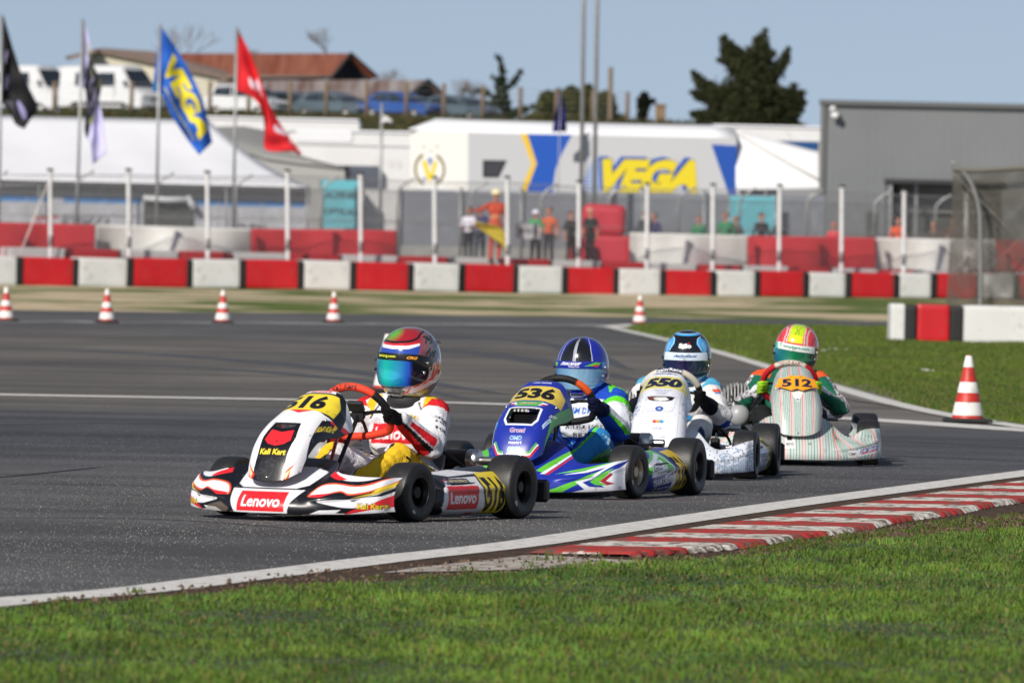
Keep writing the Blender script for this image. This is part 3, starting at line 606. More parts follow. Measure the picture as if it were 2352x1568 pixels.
for m in (1, -1):
    p536.poly([(m*1, .12), (m*.92, .30), (m*.80, .50), (m*.80, .62), (m*.86, .82), (m*1, .9)], '57a84a'); p536.poly([(m*.90, .14), (m*.84, .34), (m*.74, .52), (m*.78, .50), (m*.89, .34), (m*.95, .14)], 'e8ecf4') if m < 0 else None
    p536.line([(m*.12, .055), (m*.52, .065), (m*.72, .16)], .05, .012, 'e8ecf4'); p536.line([(m*.14, .068), (m*.50, .082), (m*.68, .165)], .04, .009, '57a84a'); p536.line([(m*.2, .048), (m*.55, .055), (m*.76, .14)], .04, .009, 'c32a38')
p536.poly([(-.33, .10), (.33, .10), (.33, .06), (-.33, .06)], '1c2f9c')
p536.poly([(-.46, .505), (-.38, .515), (.38, .515), (.46, .505), (.50, .36), (.38, .30), (-.38, .30), (-.50, .36)], 'e8ecf4'); p536.poly([(-.40, .50), (.40, .50), (.44, .37), (.34, .315), (-.34, .315), (-.44, .37)], '0b0d1c')
p536.text('Grossi', 0, .255, .44, .042, 'c9d0e8', bold=.05); p536.text('Grossi', 0, .255, .42, .036, 'b5273a', bold=.0)
p536.text('OMD', 0, .190, .36, .036, 'bfe4f6', bold=.05); p536.text('OMD', 0, .190, .34, .032, '2566b0', bold=.0); p536.text('nastri', 0, .155, .38, .024, 'e8ecf4')
p536.text('OMD', 0, .100, .40, .040, '35a7e0', bold=.05, out='e8ecf4'); p536.text('RECYCLING TECHNOLOGIES', 0, .070, .46, .010, 'dfe6f4')
p536.poly([(-.5, .60), (.5, .60), (.42, .555), (.18, .535), (-.18, .535), (-.42, .555)], 'e8ecf4'); p536.poly([(-.36, .61), (.36, .61), (.25, .53), (-.25, .53)], '57a84a'); p536.poly([(-.52, .585), (-.3, .57), (-.4, .55)], 'c32a38'); p536.poly([(.52, .585), (.3, .57), (.4, .55)], 'c32a38'); p536.text('JECKO', 0, .572, .42, .026, 'a8283a', out='e8ecf4')
p536.poly([(-.80, .66), (-.72, .80), (-.52, .875), (.52, .875), (.72, .80), (.80, .66), (.50, .625), (-.50, .625)], 'd8be52'); p536.text('536', 0, .755, 1.0, .185, '0c0c10', bold=.055, ital=-.05)
p536.text('F. KRALEV TEAM DRIVER', 0, .935, .50, .022, 'e8ecf4'); p536.text('TEAM DRIVER', .80, .50, .36, .045, 'f2f4f8', rot=(.45, .20), up=(-.4, .9), bold=.02, ital=.2); p536.text('TEAM DRIVER', -.80, .50, .36, .045, 'f2f4f8', rot=(.45, -.20), up=(.4, .9))
p536.poly([(.66, .33), (.78, .46), (.86, .43), (.73, .30)], 'bcd7ee'); p536.text('MONDOPTIC', .76, .38, .24, .035, '1c3f9c', rot=(.35, .40), up=(-.4, .8)); p536.text('TTP', -.80, .33, .14, .08, '4cc0ee', bold=.03)
s536 = Cv(-.32, .34, 0, .25, 700, 260, '24358c')
s536.poly([(.34, .15), (.1, .22), (-.1, .22), (-.1, .12), (.14, .13), (.34, .09)], '5bb04a'); s536.line([(.34, .135), (.1, .17), (-.05, .20), (-.1, .13), (.05, .10)], .008, .006, 'cfd8e8'); s536.line([(.3, .16), (.1, .19), (-.02, .215)], .006, .005, '24358c')
s536.poly([(.22, .155), (.0, .175), (.02, .115), (.24, .095)], 'e6e9ee'); s536.text('KRALEV L.', .12, .146, -.2, .028, '23335c', rot=(1, -.13), up=(0, 1)); s536.text('25 TEAM DRIVER', .10, .118, -.16, .012, '23335c', rot=(1, -.13), up=(0, 1))
s536.text('TEAM DRIVER', .06, .078, -.31, .034, 'f0f2f6', rot=(1, -.08), bold=.04, ital=-.1); s536.text('Racing Kart', .02, .045, -.15, .018, 'e0e4ee', rot=(1, -.06)); s536.rect(.12, .034, .16, .050, 'f0f0f0'); s536.rect(.147, .034, .16, .050, '2f9a4a'); s536.rect(.12, .034, .133, .050, 'c32a38')
s536.poly([(-.11, .03), (-.32, .03), (-.32, .22), (-.14, .21), (-.16, .15), (-.10, .11)], 'e3c33c'); s536.poly([(-.07, .03), (-.12, .03), (-.115, .10), (-.08, .12)], 'e6e9ee'); s536.text('536', -.215, .118, -.150, .145, '0c0c10', bold=.03)
# ---- kart 550: white with blue pixels
def pixels(c, x0, x1, y0, y1, dx, dy, dens, cols, seed, dot=False):
    r = random.Random(seed); x = x0; k = 0
    while x < x1:
        y = y0+(k % 2)*dy*.5
        while y < y1:
            if r.random() < dens(x, y):
                q = r.choice(cols)
                if dot: c.ell(x, y, dx*.42, dy*.42, q, 8)
                else: c.rect(x, y, x+dx*r.choice((1, 1, 2)), y+dy*.8, q)
            y += dy
        x += dx; k += 1
n550 = Cv(-.5, .5, 0, .30, 1000, 300, 'dfe2ea')
BL = ['2f6c9e', '3f7fae', '2a5f90', '6da2c6']
pixels(n550, -.5, .5, .02, .24, .0085, .0095, lambda x, y: np.clip((abs(x)-.20)*5, 0, 1)*np.clip(1.15-abs(y-.055)*9-max(0, .34-abs(x))*.5, .08, 1)*(1 if abs(x) > .22 else 0), BL, 3, True)
p550 = Cv(-1, 1, 0, 1, 460, 560, 'dfe2ea')
for m in (1, -1): pixels(p550, *((.55, 1.0) if m > 0 else (-1.0, -.55)), .28, .66, .045, .007, lambda x, y: np.clip((abs(x)-.56)*2.2, 0, 1)*np.clip(1-abs(y-.43)*4, 0, .8), ['33507c', '486a96', '7d9cbc'], 5)
pixels(p550, -.98, .98, .66, .93, .04, .012, lambda x, y: .35 if abs(x) > .75 else 0, ['5d8fbd', 'a9c8e0', '2a4f80'], 9)
p550.line([(-.62, .02), (-.60, .62)], .007, .004, 'a9adb8'); p550.line([(.62, .02), (.60, .62)], .007, .004, 'a9adb8')
p550.poly([(-.48, .52), (.48, .52), (.44, .36), (.34, .31), (-.34, .31), (-.44, .36)], 'b9bdc8'); p550.poly([(-.46, .51), (.46, .51), (.42, .365), (.33, .32), (-.33, .32), (-.42, .365)], 'dfe2ea'); p550.poly([(-.42, .51), (.42, .51), (.34, .455), (.2, .44), (-.2, .44), (-.34, .455)], '0c0d12')
p550.ell(0, .345, .12, .028, '2a4f9c'); p550.ell(0, .345, .05, .012, '9ab4e0')
for k, c in enumerate(('c8453c', 'cf9a3c', '3f93c4')): p550.ell((k-1)*.10, .215, .068, .015, c)
p550.text('EK RACING ENGINES', 0, .155, .30, .024, '8a94ac'); p550.text('agiemme engineering', .02, .085, .44, .018, '6d7794')
for k, t in enumerate(('PAROLIN', 'CEC MOTOR', 'IAME', 'VITTORIA')): p550.text(t, .0, .625-k*.028, (.6, .40, .32, .3)[k], .014, '6d7794', ital=.2)
p550.poly([(-.84, .69), (-.76, .80), (-.56, .885), (.56, .885), (.76, .80), (.84, .69), (.50, .655), (-.50, .655)], 'd9cf74'); p550.text('550', 0, .775, 1.06, .17, '141a3a', bold=.07, ital=.1)
p550.text('babyRace', 0, .935, .74, .036, '25386c', ital=.25, bold=.04)
s550 = Cv(-.32, .34, 0, .25, 700, 260, 'c3cee2')
pixels(s550, -.32, .34, .02, .22, .016, .012, lambda x, y: .25, ['9db4d6', 'e6eaf2', 'b0c2de'], 4)
s550.text('J. CACERES', .14, .165, -.2, .022, '2a3a66', bold=.02); s550.text('babyRace', .04, .10, -.30, .06, '27386c', ital=-.2, bold=.05)
s550.poly([(-.12, .03), (-.32, .03), (-.32, .22), (-.14, .21), (-.10, .12)], 'd9cf74'); s550.text('550', -.215, .118, -.150, .145, '141a3a', bold=.05)
# ---- kart 512: pale silver-green with thin green and red pinstripes
def stripes(c, x0, x1, y0, y1, warp, n, wx):
    for k in range(n):
        x = x0+(x1-x0)*(k+.5)/n; col = 'd8302e' if k % 6 == 2 else ('cf8f8c' if k % 6 == 3 else '2f7864')
        P = [(warp(x, y), y) for y in np.linspace(y0, y1, 26)]; c.line(P, wx*(1.35 if k % 6 == 2 else 1), wx*.6, col)
n512 = Cv(-.5, .5, 0, .30, 1300, 300, 'c4cfca')
stripes(n512, -.62, .62, .0, .30, lambda x, y: x-np.sign(x)*.10*sstep(.18, .34, abs(x))*sstep(.06, .17, y)+.012*math.sin(y*60+abs(x)*20)*sstep(.2, .4, abs(x)), 74, .0019)
n512.rect(-.075, .095, -.015, .175, 'e6e8e6'); n512.ell(-.045, .150, .016, .012, '161616'); n512.line([(-.056, .138), (-.056, .152)], .003, .003, '161616'); n512.line([(-.036, .138), (-.036, .152)], .003, .003, '161616'); n512.text('eni', -.045, .120, .040, .022, '222222', bold=.01)
for m in (1, -1):
    n512.poly([(m*.34, .055), (m*.475, .085), (m*.475, .135), (m*.34, .10)], 'e2e6ea'); n512.text('VORTEX', m*.408, .095, .115, .028, '25327e', rot=(1, .22*m), up=(0, 1), ital=.2, bold=.04); n512.line([(m*.36, .070), (m*.46, .095)], .003, .003, 'd03030')
    n512.rect(m*.285 if m > 0 else -.335, .05, m*.335 if m > 0 else -.285, .092, 'e6e8e6'); n512.text('OMP', m*.31, .070, .042, .018, '222222', bold=.03)
p512 = Cv(-1, 1, 0, 1, 560, 560, 'c4cfca')
stripes(p512, -1.1, 1.1, 0, 1, lambda x, y: x*(1.0-.08*y), 36, .0105)
p512.poly([(-.72, .60), (-.30, .655), (.30, .655), (.72, .60), (.30, .53), (.10, .40), (.04, .33), (-.04, .33), (-.10, .40), (-.30, .53)], 'cfd6d6')
for k in range(-3, 4): p512.line([(k*.12, .64), (k*.02, .36)], .012, .004, 'f0f4f4')
p512.ell(0, .355, .045, .010, '6a6a6a')
s512 = Cv(-.32, .34, 0, .25, 700, 260, 'bcc6c2'); stripes(s512, -.32, .34, 0, .25, lambda x, y: x+.2*y, 60, .0015)
s512.poly([(-.12, .03), (-.32, .03), (-.32, .22), (-.14, .21)], 'f0a81e'); s512.text('512', -.215, .118, -.150, .145, '15203c', bold=.05)
# ---- helmets (azimuth, elevation)
h516 = Cv(-180, 180, -62, 90, 900, 400, '6c6e70')
def blend(c, fn, col):
    nx, ny = c.n; X, Y = np.meshgrid(np.linspace(c.e[0], c.e[1], nx), np.linspace(c.e[2], c.e[3], ny)); m = np.clip(fn(X, Y), 0, 1)[..., None]; c.a = c.a*(1-m)+np.array(hx(col))*m
blend(h516, lambda X, Y: 1.5-np.hypot((X-20)/80, (Y-50)/46), '9c1c28'); blend(h516, lambda X, Y: 1.3-np.hypot((X+26)/34, (Y-58)/20), '4fae3a'); blend(h516, lambda X, Y: (Y > 74)*.5, '8a7c7c')
blend(h516, lambda X, Y: 1.4-np.hypot((X-108)/38, (Y-30)/34), '6c747c'); blend(h516, lambda X, Y: 1.2-np.hypot((X-50)/55, (Y+50)/14), 'a89a1c'); blend(h516, lambda X, Y: 1.2-np.hypot((X-0)/35, (Y+38)/9), '6f7378')
blend(h516, lambda X, Y: 1.2-np.hypot((X-135)/34, (Y+20)/26), '7a1822'); blend(h516, lambda X, Y: 1.1-np.hypot((X-70)/24, (Y-4)/22), '0d0e16')
for sgn in (1, -1):
    h516.poly([(0, 18), (sgn*52, 16), (sgn*60, 34), (sgn*30, 31), (0, 30)], '2448a8'); h516.poly([(0, 25), (sgn*34, 26), (sgn*57, 32), (sgn*58, 37), (sgn*28, 33), (0, 31)], 'e8e8ee'); h516.poly([(0, 30.5), (sgn*30, 31.5), (sgn*57, 36), (sgn*56, 39), (sgn*26, 36), (0, 34.5)], 'c8242e')
h516.line([(-70, 36), (-40, 38), (0, 37), (36, 40), (54, 46), (70, 58), (100, 66)], 2.8, 2.0, '101014')
h516.poly([(24, -32), (44, -42), (150, 0), (150, 26), (120, 16), (60, -12)], 'e0dcdc')
h516.text('JULIAN', 82, -11, 96, 24, 'f2562e', rot=(1, .38), up=(-.1, 1), bold=.06, ital=.1, out='e9e4e4')
h516.poly([(-35, -62), (70, -62), (60, -50), (20, -46), (-35, -48)], '14141a'); h516.text('Jochem', 4, -49.5, 34, 8, 'f0f0f0', ital=.3)
rr = random.Random(5)
for k in range(34):                      # airbrushed mane-like black strokes
    a, b = 92+rr.uniform(-14, 22), 34+rr.uniform(-20, 18); q = rr.uniform(2.2, 4.2); l = rr.uniform(7, 13)
    h516.line([(a+l*math.cos(q+j*.35)*j/3, b+l*.8*math.sin(q+j*.35)*j/3) for j in range(4)], 1.5, 1.2, '17181c')
v516_ = visor_rain('1238d8', '18d8c8', '1a48d8')
def v516(A, E, a):
    c = v516_(A*1.6+20, E, a); k = np.clip((A-34)/8, 0, 1)[..., None]; c = c*(1-k)+np.array(hx('0a0c22'))*k; e_ = np.clip((E+27)/8, 0, 1)[..., None]; return c*(.75+.25*e_)
vs516 = Cv(-66, 66, 0, 1, 500, 60, '0d0d12'); vs516.text('kartcrg.com', -12, .5, 46, .52, 'd8e23a', bold=.03); vs516.text('CRG', 44, .48, 20, .4, 'f0a020', bold=.05, ital=.2)
h536 = Cv(-180, 180, -62, 90, 900, 400, '1a28a0')
h536.poly([(-46, 16), (-46, 20), (-34, 90), (34, 90), (40, 20), (36, 16)], '111114')
h536.poly([(-180, 60), (-146, 60), (-146, 90), (-180, 90)], '111114'); h536.poly([(180, 60), (146, 60), (146, 90), (180, 90)], '111114')
for a0, a1 in ((-48, -40), (38, 32)): h536.line([(a0, 16), (a0*1.02, 40), (a0*1.25, 66), (a0*2.1, 84)], .8, .6, 'e4e8f4')
for a in (-7, -4, -1): h536.line([(a, 16), (a*1.1, 50), (a*1.6, 80)], .7, .6, 'dfe4f4')
h536.text('LEO KRALEV', 96, -30, 40, 5, 'b9c2ea', rot=(1, .15), bold=.02)
v536 = visor_rain('3c8ad8', 'a0d0f0', '3f84cc')
vs536 = Cv(-66, 66, 0, 1, 500, 60, '1c2c98'); vs536.text('TEAM DRIVER', -14, .62, 52, .42, 'f4f4fa', ital=.2, bold=.04); vs536.text('Racing Kart', -4, .22, 26, .26, 'e8e8f4'); vs536.poly([(20, .3), (50, .9), (64, .8), (56, .4)], '5cc23a'); vs536.poly([(36, .35), (56, .6), (54, .2)], 'd03040'); vs536.poly([(-66, .8), (-52, .7), (-58, .2), (-66, .3)], '5cc23a')
h550 = Cv(-180, 180, -62, 90, 900, 400, '0e1018')
for m in (1, -1):
    h550.poly([(m*50, 14), (m*34, 36), (m*40, 48), (m*60, 52), (m*75, 40), (m*80, 10)], '4aa6e6'); h550.line([(m*46, 20), (m*38, 38), (m*46, 50), (m*68, 54)], .9, .8, 'd8eefc'); h550.poly([(m*56, 16), (m*50, 34), (m*60, 42), (m*70, 20)], '79bff0'); h550.poly([(m*60, 14), (m*72, 30), (m*75, 10)], '0e1018')
    h550.poly([(m*90, 20), (m*110, 50), (m*150, 50), (m*150, 20)], '4aa6e6'); h550.poly([(m*20, -62), (m*24, -40), (m*70, -26), (m*100, -30), (m*110, -62)], '4aa6e6'); h550.line([(m*30, -34), (m*80, -22), (m*110, -20)], .9, .8, 'd8eefc')
h550.rect(-30, -62, 30, -30, '4aa6e6'); h550.rect(-180, 60, 180, 67, '4aa6e6'); h550.rect(-180, 67, 180, 68.4, 'd8eefc'); h550.rect(-180, 68.4, 180, 90, '0c0d14'); 
h550.text('Stilo', 0, 33, 36, 11, 'eeeeee', bold=.06); h550.poly([(8, 37), (13, 43), (13, 37)], 'd83030')
for m in (1, -1): h550.rect(m*14 if m > 0 else -27, -48, m*27 if m > 0 else -14, -43, '2a2a2a')
v550 = visor_rain('15406c', '281c50', '0c5a50')
vs550 = Cv(-66, 66, 0, 1, 500, 60, 'd4e2f0'); vs550.text('babyRace', 2, .52, 58, .5, '2c4f8c', ital=.25, bold=.04)
h512 = Cv(-180, 180, -62, 90, 900, 400, 'e23c40')
h512.poly([(-180, -62), (-110, -62), (-95, -20), (-110, 30), (-180, 30)], 'b9d32a'); h512.poly([(180, -62), (110, -62), (95, -20), (110, 30), (180, 30)], 'b9d32a')
for m in (1, -1):
    h512.line([(m*34, 18), (m*37, 40), (m*50, 54), (m*76, 60), (m*92, 40)], 2.3, 2.0, 'dcdfe2'); h512.line([(m*34, 18), (m*37, 40), (m*50, 54), (m*76, 60), (m*92, 40)], 1.2, 1.0, 'a8acb0'); h512.line([(m*50, 20), (m*62, 34), (m*80, 34)], 1.2, 1.0, '1a1a20')
    h512.poly([(m*14, -44), (m*18, -34), (m*44, -38), (m*75, -24), (m*90, -28), (m*50, -46)], 'd6d9dc')
h512.line([(-26, 20), (-28, 44), (-42, 62), (-60, 74)], 1.6, 1.4, 'd6d9dc'); h512.line([(26, 20), (28, 44), (42, 62), (60, 74)], 1.6, 1.4, 'd6d9dc')
h512.poly([(-22, 22), (-24, 44), (-38, 60), (-60, 76), (60, 76), (38, 60), (24, 44), (22, 22)], 'b8d61c'); h512.rect(-180, 76, 180, 90, 'b8d61c'); h512.poly([(-20, 22), (-20, 40), (20, 40), (20, 22)], 'eede22'); h512.line([(-6, 42), (0, 56), (-14, 70)], 1.4, .8, '5a6a1c'); h512.line([(8, 44), (4, 58), (20, 72)], 1.4, .8, '5a6a1c')
h512.sp([(-25, -34), (0, -39), (25, -34), (20, -52), (0, -56), (-20, -52)], 'c4e020')
v512 = visor_rain('1a78b8', '1c9060', '0a302c')
vs512 = Cv(-66, 66, 0, 1, 500, 60, 'dfe8e4'); vs512.text('tonykart.com', 6, .5, 78, .5, '1f7a58', bold=.04); vs512.poly([(-66, 1), (-66, 0), (-50, 0), (-58, 1)], '4fb890'); vs512.poly([(-46, .9), (-42, .2), (-38, .9)], '4fb890')
# ---- suits.  canvases: chest (x, z) and side (f, z)
def suit(base, chest, side, glove, legs, collar, shoe, back=None):
    cb, cg, cc, cs, cl = [np.array(hx(q)) for q in (base, glove, collar, shoe, legs)]
    def f(x, fw, z, N, t, nrm):
        C = np.empty((len(x), 3)); C[:] = cb
        tor = np.isin(N, ['torso', 'shoulder']); arm = np.isin(N, ['uarm', 'larm']); leg = np.isin(N, ['thigh', 'shin'])
        C[tor] = chest.at(x[tor], z[tor]); 
        C[leg] = cl; out = arm | leg; C[out] = side(C[out], np.abs(x[out]), x[out], fw[out], z[out], N[out], t[out], nrm[out])
        C[np.isin(N, ['hand', 'finger', 'cuff'])] = cg; C[N == 'collar'] = cc; C[N == 'shoe'] = cs
        return C
    return f
def put(C, m, col): C[m] = np.array(hx(col)) if isinstance(col, str) else col
c516 = Cv(-.25, .25, .05, .56, 500, 500, 'dcdde2')
c516.rect(-.12, .315, .115, .405, 'd8222c'); c516.text('Lenovo', 0, .36, .2, .055, 'f2f2f2', bold=.02); c516.text('Kali Kart', .055, .435, .10, .022, 'd8c040', bold=.04, out='18181c')
for m in (1, -1): c516.poly([(m*.10, .53), (m*.155, .53), (m*.17, .46), (m*.13, .43)], 'e0b428'); c516.poly([(m*.14, .56), (m*.25, .56), (m*.25, .44), (m*.19, .47)], 'c8202a'); c516.line([(m*.09, .5), (m*.13, .43), (m*.17, .40)], .004, .004, '18181c'); c516.poly([(m*.05, .05), (m*.25, .05), (m*.25, .22), (m*.16, .25)], 'c8202a')
side_t516 = Cv(-.5, .6, 0, .6, 900, 500, (0, 0, 0)); side_t516.text('COTERLET', .10, .235, -.17, .05, (1, 1, 1), rot=(.78, .62), up=(-.5, .8), bold=.03)
def side516(C, ax, x, f, z, N, t, n):
    th = N == 'thigh'; sh = N == 'shin'; put(C, (th | sh) & (n[:, 0]*np.sign(x) > -.25), 'eabf2c'); put(C, (th | sh) & (n[:, 0]*np.sign(x) <= -.25), 'dcdde2'); put(C, (th | sh) & (np.abs(n[:, 0]*np.sign(x)+.25) < .10), '18181c')
    m = th & (side_t516.at(f, z)[:, 0] > .4) & (n[:, 0]*np.sign(x) > 0); put(C, m, '18181c')
    la = N == 'larm'; ua = N == 'uarm'; put(C, la & (n[:, 2] < -.35), '18181c'); put(C, la & (np.abs(n[:, 2]-.1) < .32) & (n[:, 0]*np.sign(x) > -.2) & (t > .12) & (t < .86), 'd0222c'); put(C, la & (n[:, 2] < -.62), 'c8202a')
    put(C, ua & (n[:, 1] > .62), 'e0b428'); put(C, ua & (np.abs(n[:, 1]-.60) < .06), '18181c'); put(C, ua & (t < .12) & (n[:, 2] > .2), 'c8202a')
    for k, (a, b) in enumerate(((.36, .42), (.52, .57), (.66, .72))): put(C, ua & (t > a) & (t < b) & (n[:, 0]*np.sign(x) > .5) & (np.abs(n[:, 1]+.2) < .42) & (np.sin(z*260+f*420) > -.5), '18181c')
    return C
paint516 = suit('dcdde2', c516, side516, '0e0e10', 'eabf2c', '0d0d10', '1c1b1a')
c536 = Cv(-.25, .25, .05, .56, 500, 500, '1d49b4'); c536.poly([(-.11, .27), (.11, .27), (.13, .43), (.09, .46), (-.09, .46), (-.13, .43)], 'd9dde6'); c536.text('TEAM DRIVER', 0, .40, .2, .03, '2a62b8', bold=.03); c536.text('Racing', .04, .365, .08, .018, '20304c'); c536.rect(-.06, .355, -.045, .372, 'c03038'); c536.text('ALDEA 1981', .0, .32, .18, .025, '20262c'); c536.text('BRAVI 1', .02, .28, .14, .024, '20262c')
for m in (1, -1): c536.poly([(m*.08, .56), (m*.25, .56), (m*.25, .49), (m*.13, .47)], '5fd52a'); c536.poly([(m*.11, .05), (m*.15, .05), (m*.20, .27), (m*.16, .28)], '5fd52a')
def side536(C, ax, x, f, z, N, t, n):
    sx = n[:, 0]*np.sign(x); th = (N == 'thigh') | (N == 'shin'); put(C, th, '2f86c8'); put(C, th & (sx < -.1), '1d49b4'); put(C, th & (np.abs(sx+.12) < .16) & (n[:, 2] > 0), '5fd52a'); put(C, th & (n[:, 2] < -.5), '5fd52a')
    m = (N == 'thigh') & (side_t536.at(f, z)[:, 0] > .4) & (sx > 0); put(C, m, 'c9dff0')
    la, ua = N == 'larm', N == 'uarm'; put(C, la | ua, 'd9dde6'); put(C, ua & (t < .35) & (n[:, 2] > -.1), '5fd52a'); put(C, ua & (t < .2) & (n[:, 1] < .1), '1d49b4'); put(C, (la | ua) & (n[:, 2] < -.15), '1d49b4'); put(C, (la | ua) & (np.abs(n[:, 2]+.12) < .16), '5fd52a'); put(C, la & (t > .86), '12204c')
    return C
side_t536 = Cv(-.5, .6, 0, .6, 900, 500, (0, 0, 0)); side_t536.text('KRALEV', .08, .225, -.16, .06, (1, 1, 1), rot=(.78, .62), up=(-.5, .8), bold=.03)
paint536 = suit('1d49b4', c536, side536, '0f1638', '2f86c8', '1a1a1e', '202024')
c550 = Cv(-.25, .25, .05, .56, 500, 500, 'd6d6d6'); c550.text('Official', .1, .44, .1, .02, '58a8cc'); c550.poly([(.08, .56), (.25, .56), (.2, .48), (.12, .5)], '4fa0c4'); c550.ell(.06, .3, .03, .02, '3f93c4'); c550.text('ACE', .1, .16, .09, .04, '2c4068')
def side550(C, ax, x, f, z, N, t, n):
    sx = n[:, 0]*np.sign(x); th = (N == 'thigh') | (N == 'shin'); put(C, th, 'd6d6d6'); la, ua = N == 'larm', N == 'uarm'
    put(C, ua & (t < .16) & (n[:, 2] > .3), '4fa0c4'); put(C, ua & (t > .3) & (t < .42) & (n[:, 1] < -.3) & (n[:, 0] > 0), 'd8553a'); put(C, ua & (t > .42) & (t < .5) & (n[:, 1] < -.35) & (n[:, 0] > .1), '3f93c4'); put(C, ua & (t > .6) & (n[:, 2] < -.3), '2c46a0'); put(C, la & (t > .55), '10141e'); put(C, th & (np.abs(t-.35) < .08) & (sx > .4), '2c4068')
    return C
paint550 = suit('d6d6d6', c550, side550, '0d0e12', 'd6d6d6', '12131a', '202024')
c512 = Cv(-.25, .25, .05, .56, 500, 500, '17604a'); c512.poly([(.07, .56), (.16, .56), (.15, .49), (.10, .47)], 'e0562a'); c512.poly([(-.07, .56), (-.16, .56), (-.15, .49), (-.10, .47)], 'e0562a')
def side512(C, ax, x, f, z, N, t, n):
    la, ua = N == 'larm', N == 'uarm'; put(C, (N == 'thigh') | (N == 'shin'), '1c1f20'); q = n[:, 1]+.35*t
    put(C, (la | ua) & (q > -.3) & (q < .1) & (np.sin(q*70) > 0), 'cfd2d4'); put(C, (la | ua) & (q > -.3) & (q < .1) & (np.sin(q*70) <= 0), '5a3f54'); put(C, (la | ua) & (q > .1), 'c8ced0'); put(C, ua & (t < .12) & (n[:, 2] > .6), 'e0562a'); put(C, la & (t > .7) & (n[:, 2] > 0), 'd6dadc')
    return C
paint512 = suit('17604a', c512, side512, '9bd02c', '1c1f20', '15151a', '1c1c1c')
def knee(c, w, e): return lambda a: c+(w-c)*sstep(.25, .6, a)+(e-w)*sstep(.75, 1, a)
BLACKRIM = mat('black_anodised_rim', (.018, .018, .02), rough=.32, metal=.8)
TOP = [0, .29, .41, .5, .58, .67, .75, .93, 1]
base = dict(line=LINE, pw=([0, .118], [.3, .135], [.6, .148], [.8, .160], [1, .13]), pd=([0, .05], [.4, .07], [.7, .13], [.85, .15], [1, .09]), rimf=BLACKRIM, rimr=BLACKRIM, frame='22242a',
            knee=knee(.135, .105, .12), top=(TOP, [.262, .26, .245, .222, .205, .197, .192, .19, .19]), swcol=[(0, 360, '16161a')])
K516 = dict(base, pe=3.3, open=[(0, .435, .27, .026, .45)], swcol=[(0, 360, 'e8452c'), (8, 40, '16161a'), (140, 172, '16161a'), (172, 200, '16161a'), (0, 8, '16161a'), (345, 360, '16161a')], frame='b8301c', swtext=('Kali Kart', '16161a', .02), head=(.01, -.28, .660), lean=-.02, hyaw=math.radians(-6), hpitch=.05, hroll=.04, hs=1.03, swrot=.15, steer=-.1)
K536 = dict(base, open=[(0, .41, .40, .082, 0)], knee=knee(.135, .09, .13), top=(TOP, [.27, .265, .222, .195, .168, .163, .166, .18, .186]), rimf=GOLDM, swcol=[(0, 360, '1a1a1c'), (22, 50, 'e05a20'), (130, 158, 'e05a20')], swtext=('KARTREPUBLIC', '0c0c0c', .02), head=(-.035, -.27, .600), lean=-.03, hyaw=math.radians(2), hpitch=.12, hs=.97, swrot=.12, seatmat=SEATM, frame='2b3350', swc=(0, .16, .44))
K550 = dict(base, open=[(0, .477, .38, .03, .6)], pw=([0, .135], [.3, .14], [.6, .138], [.8, .142], [1, .12]), knee=knee(.15, .09, .14), top=(TOP, [.262, .26, .24, .19, .158, .15, .165, .20, .205]), swcol=[(0, 360, '101218'), (20, 66, 'cfc9b8'), (114, 160, 'cfc9b8'), (66, 114, '1c2a44')], swtext=('babyRace', 'e8e8f0', .02), head=(.045, -.28, .610), hyaw=math.radians(-2), hpitch=.14, hs=.97, frame='a81c26', swc=(0, .17, .435), swrot=.02, elb=.25, steer=-.05)
K512 = dict(base, holes=[], pw=([0, .125], [.3, .14], [.6, .14], [.8, .135], [1, .11]), knee=knee(.15, .085, .15), top=(TOP, [.275, .27, .238, .184, .156, .165, .203, .212, .208]), swcol=[(0, 360, 'b01824'), (58, 122, 'c9c2b4')], swtext=('TONY KART', '7a1c28', .02), swspan=50, head=(.055, -.27, .628), lean=.02, hyaw=math.radians(-10), hpitch=.12, hroll=.14, hs=.96, frame='17705a', swc=(-.01, .22, .445), swrot=.02, elb=.28, rt=.10)
# ------------------------------------------------------------------ the four karts and their drivers
R_ = math.radians
k516 = make_kart(K516, 'white, black and red kart numbered 516 leading the line', 938, 1200, R_(-27), 1, n516, p516, s516)
k536 = make_kart(K536, 'metallic blue and green kart numbered 536 in second place', 1441, 1146, R_(-17), 1, n536, p536, s536)
k550 = make_kart(K550, 'white kart with blue pixel pattern numbered 550, third in line', 1712, 1101, R_(-6), 1, n550, p550, s550)
k512 = make_kart(K512, 'pale pinstriped kart numbered 512 on an orange plate, last in line', 1993, 1069, R_(1.5), 1, n512, p512, s512)
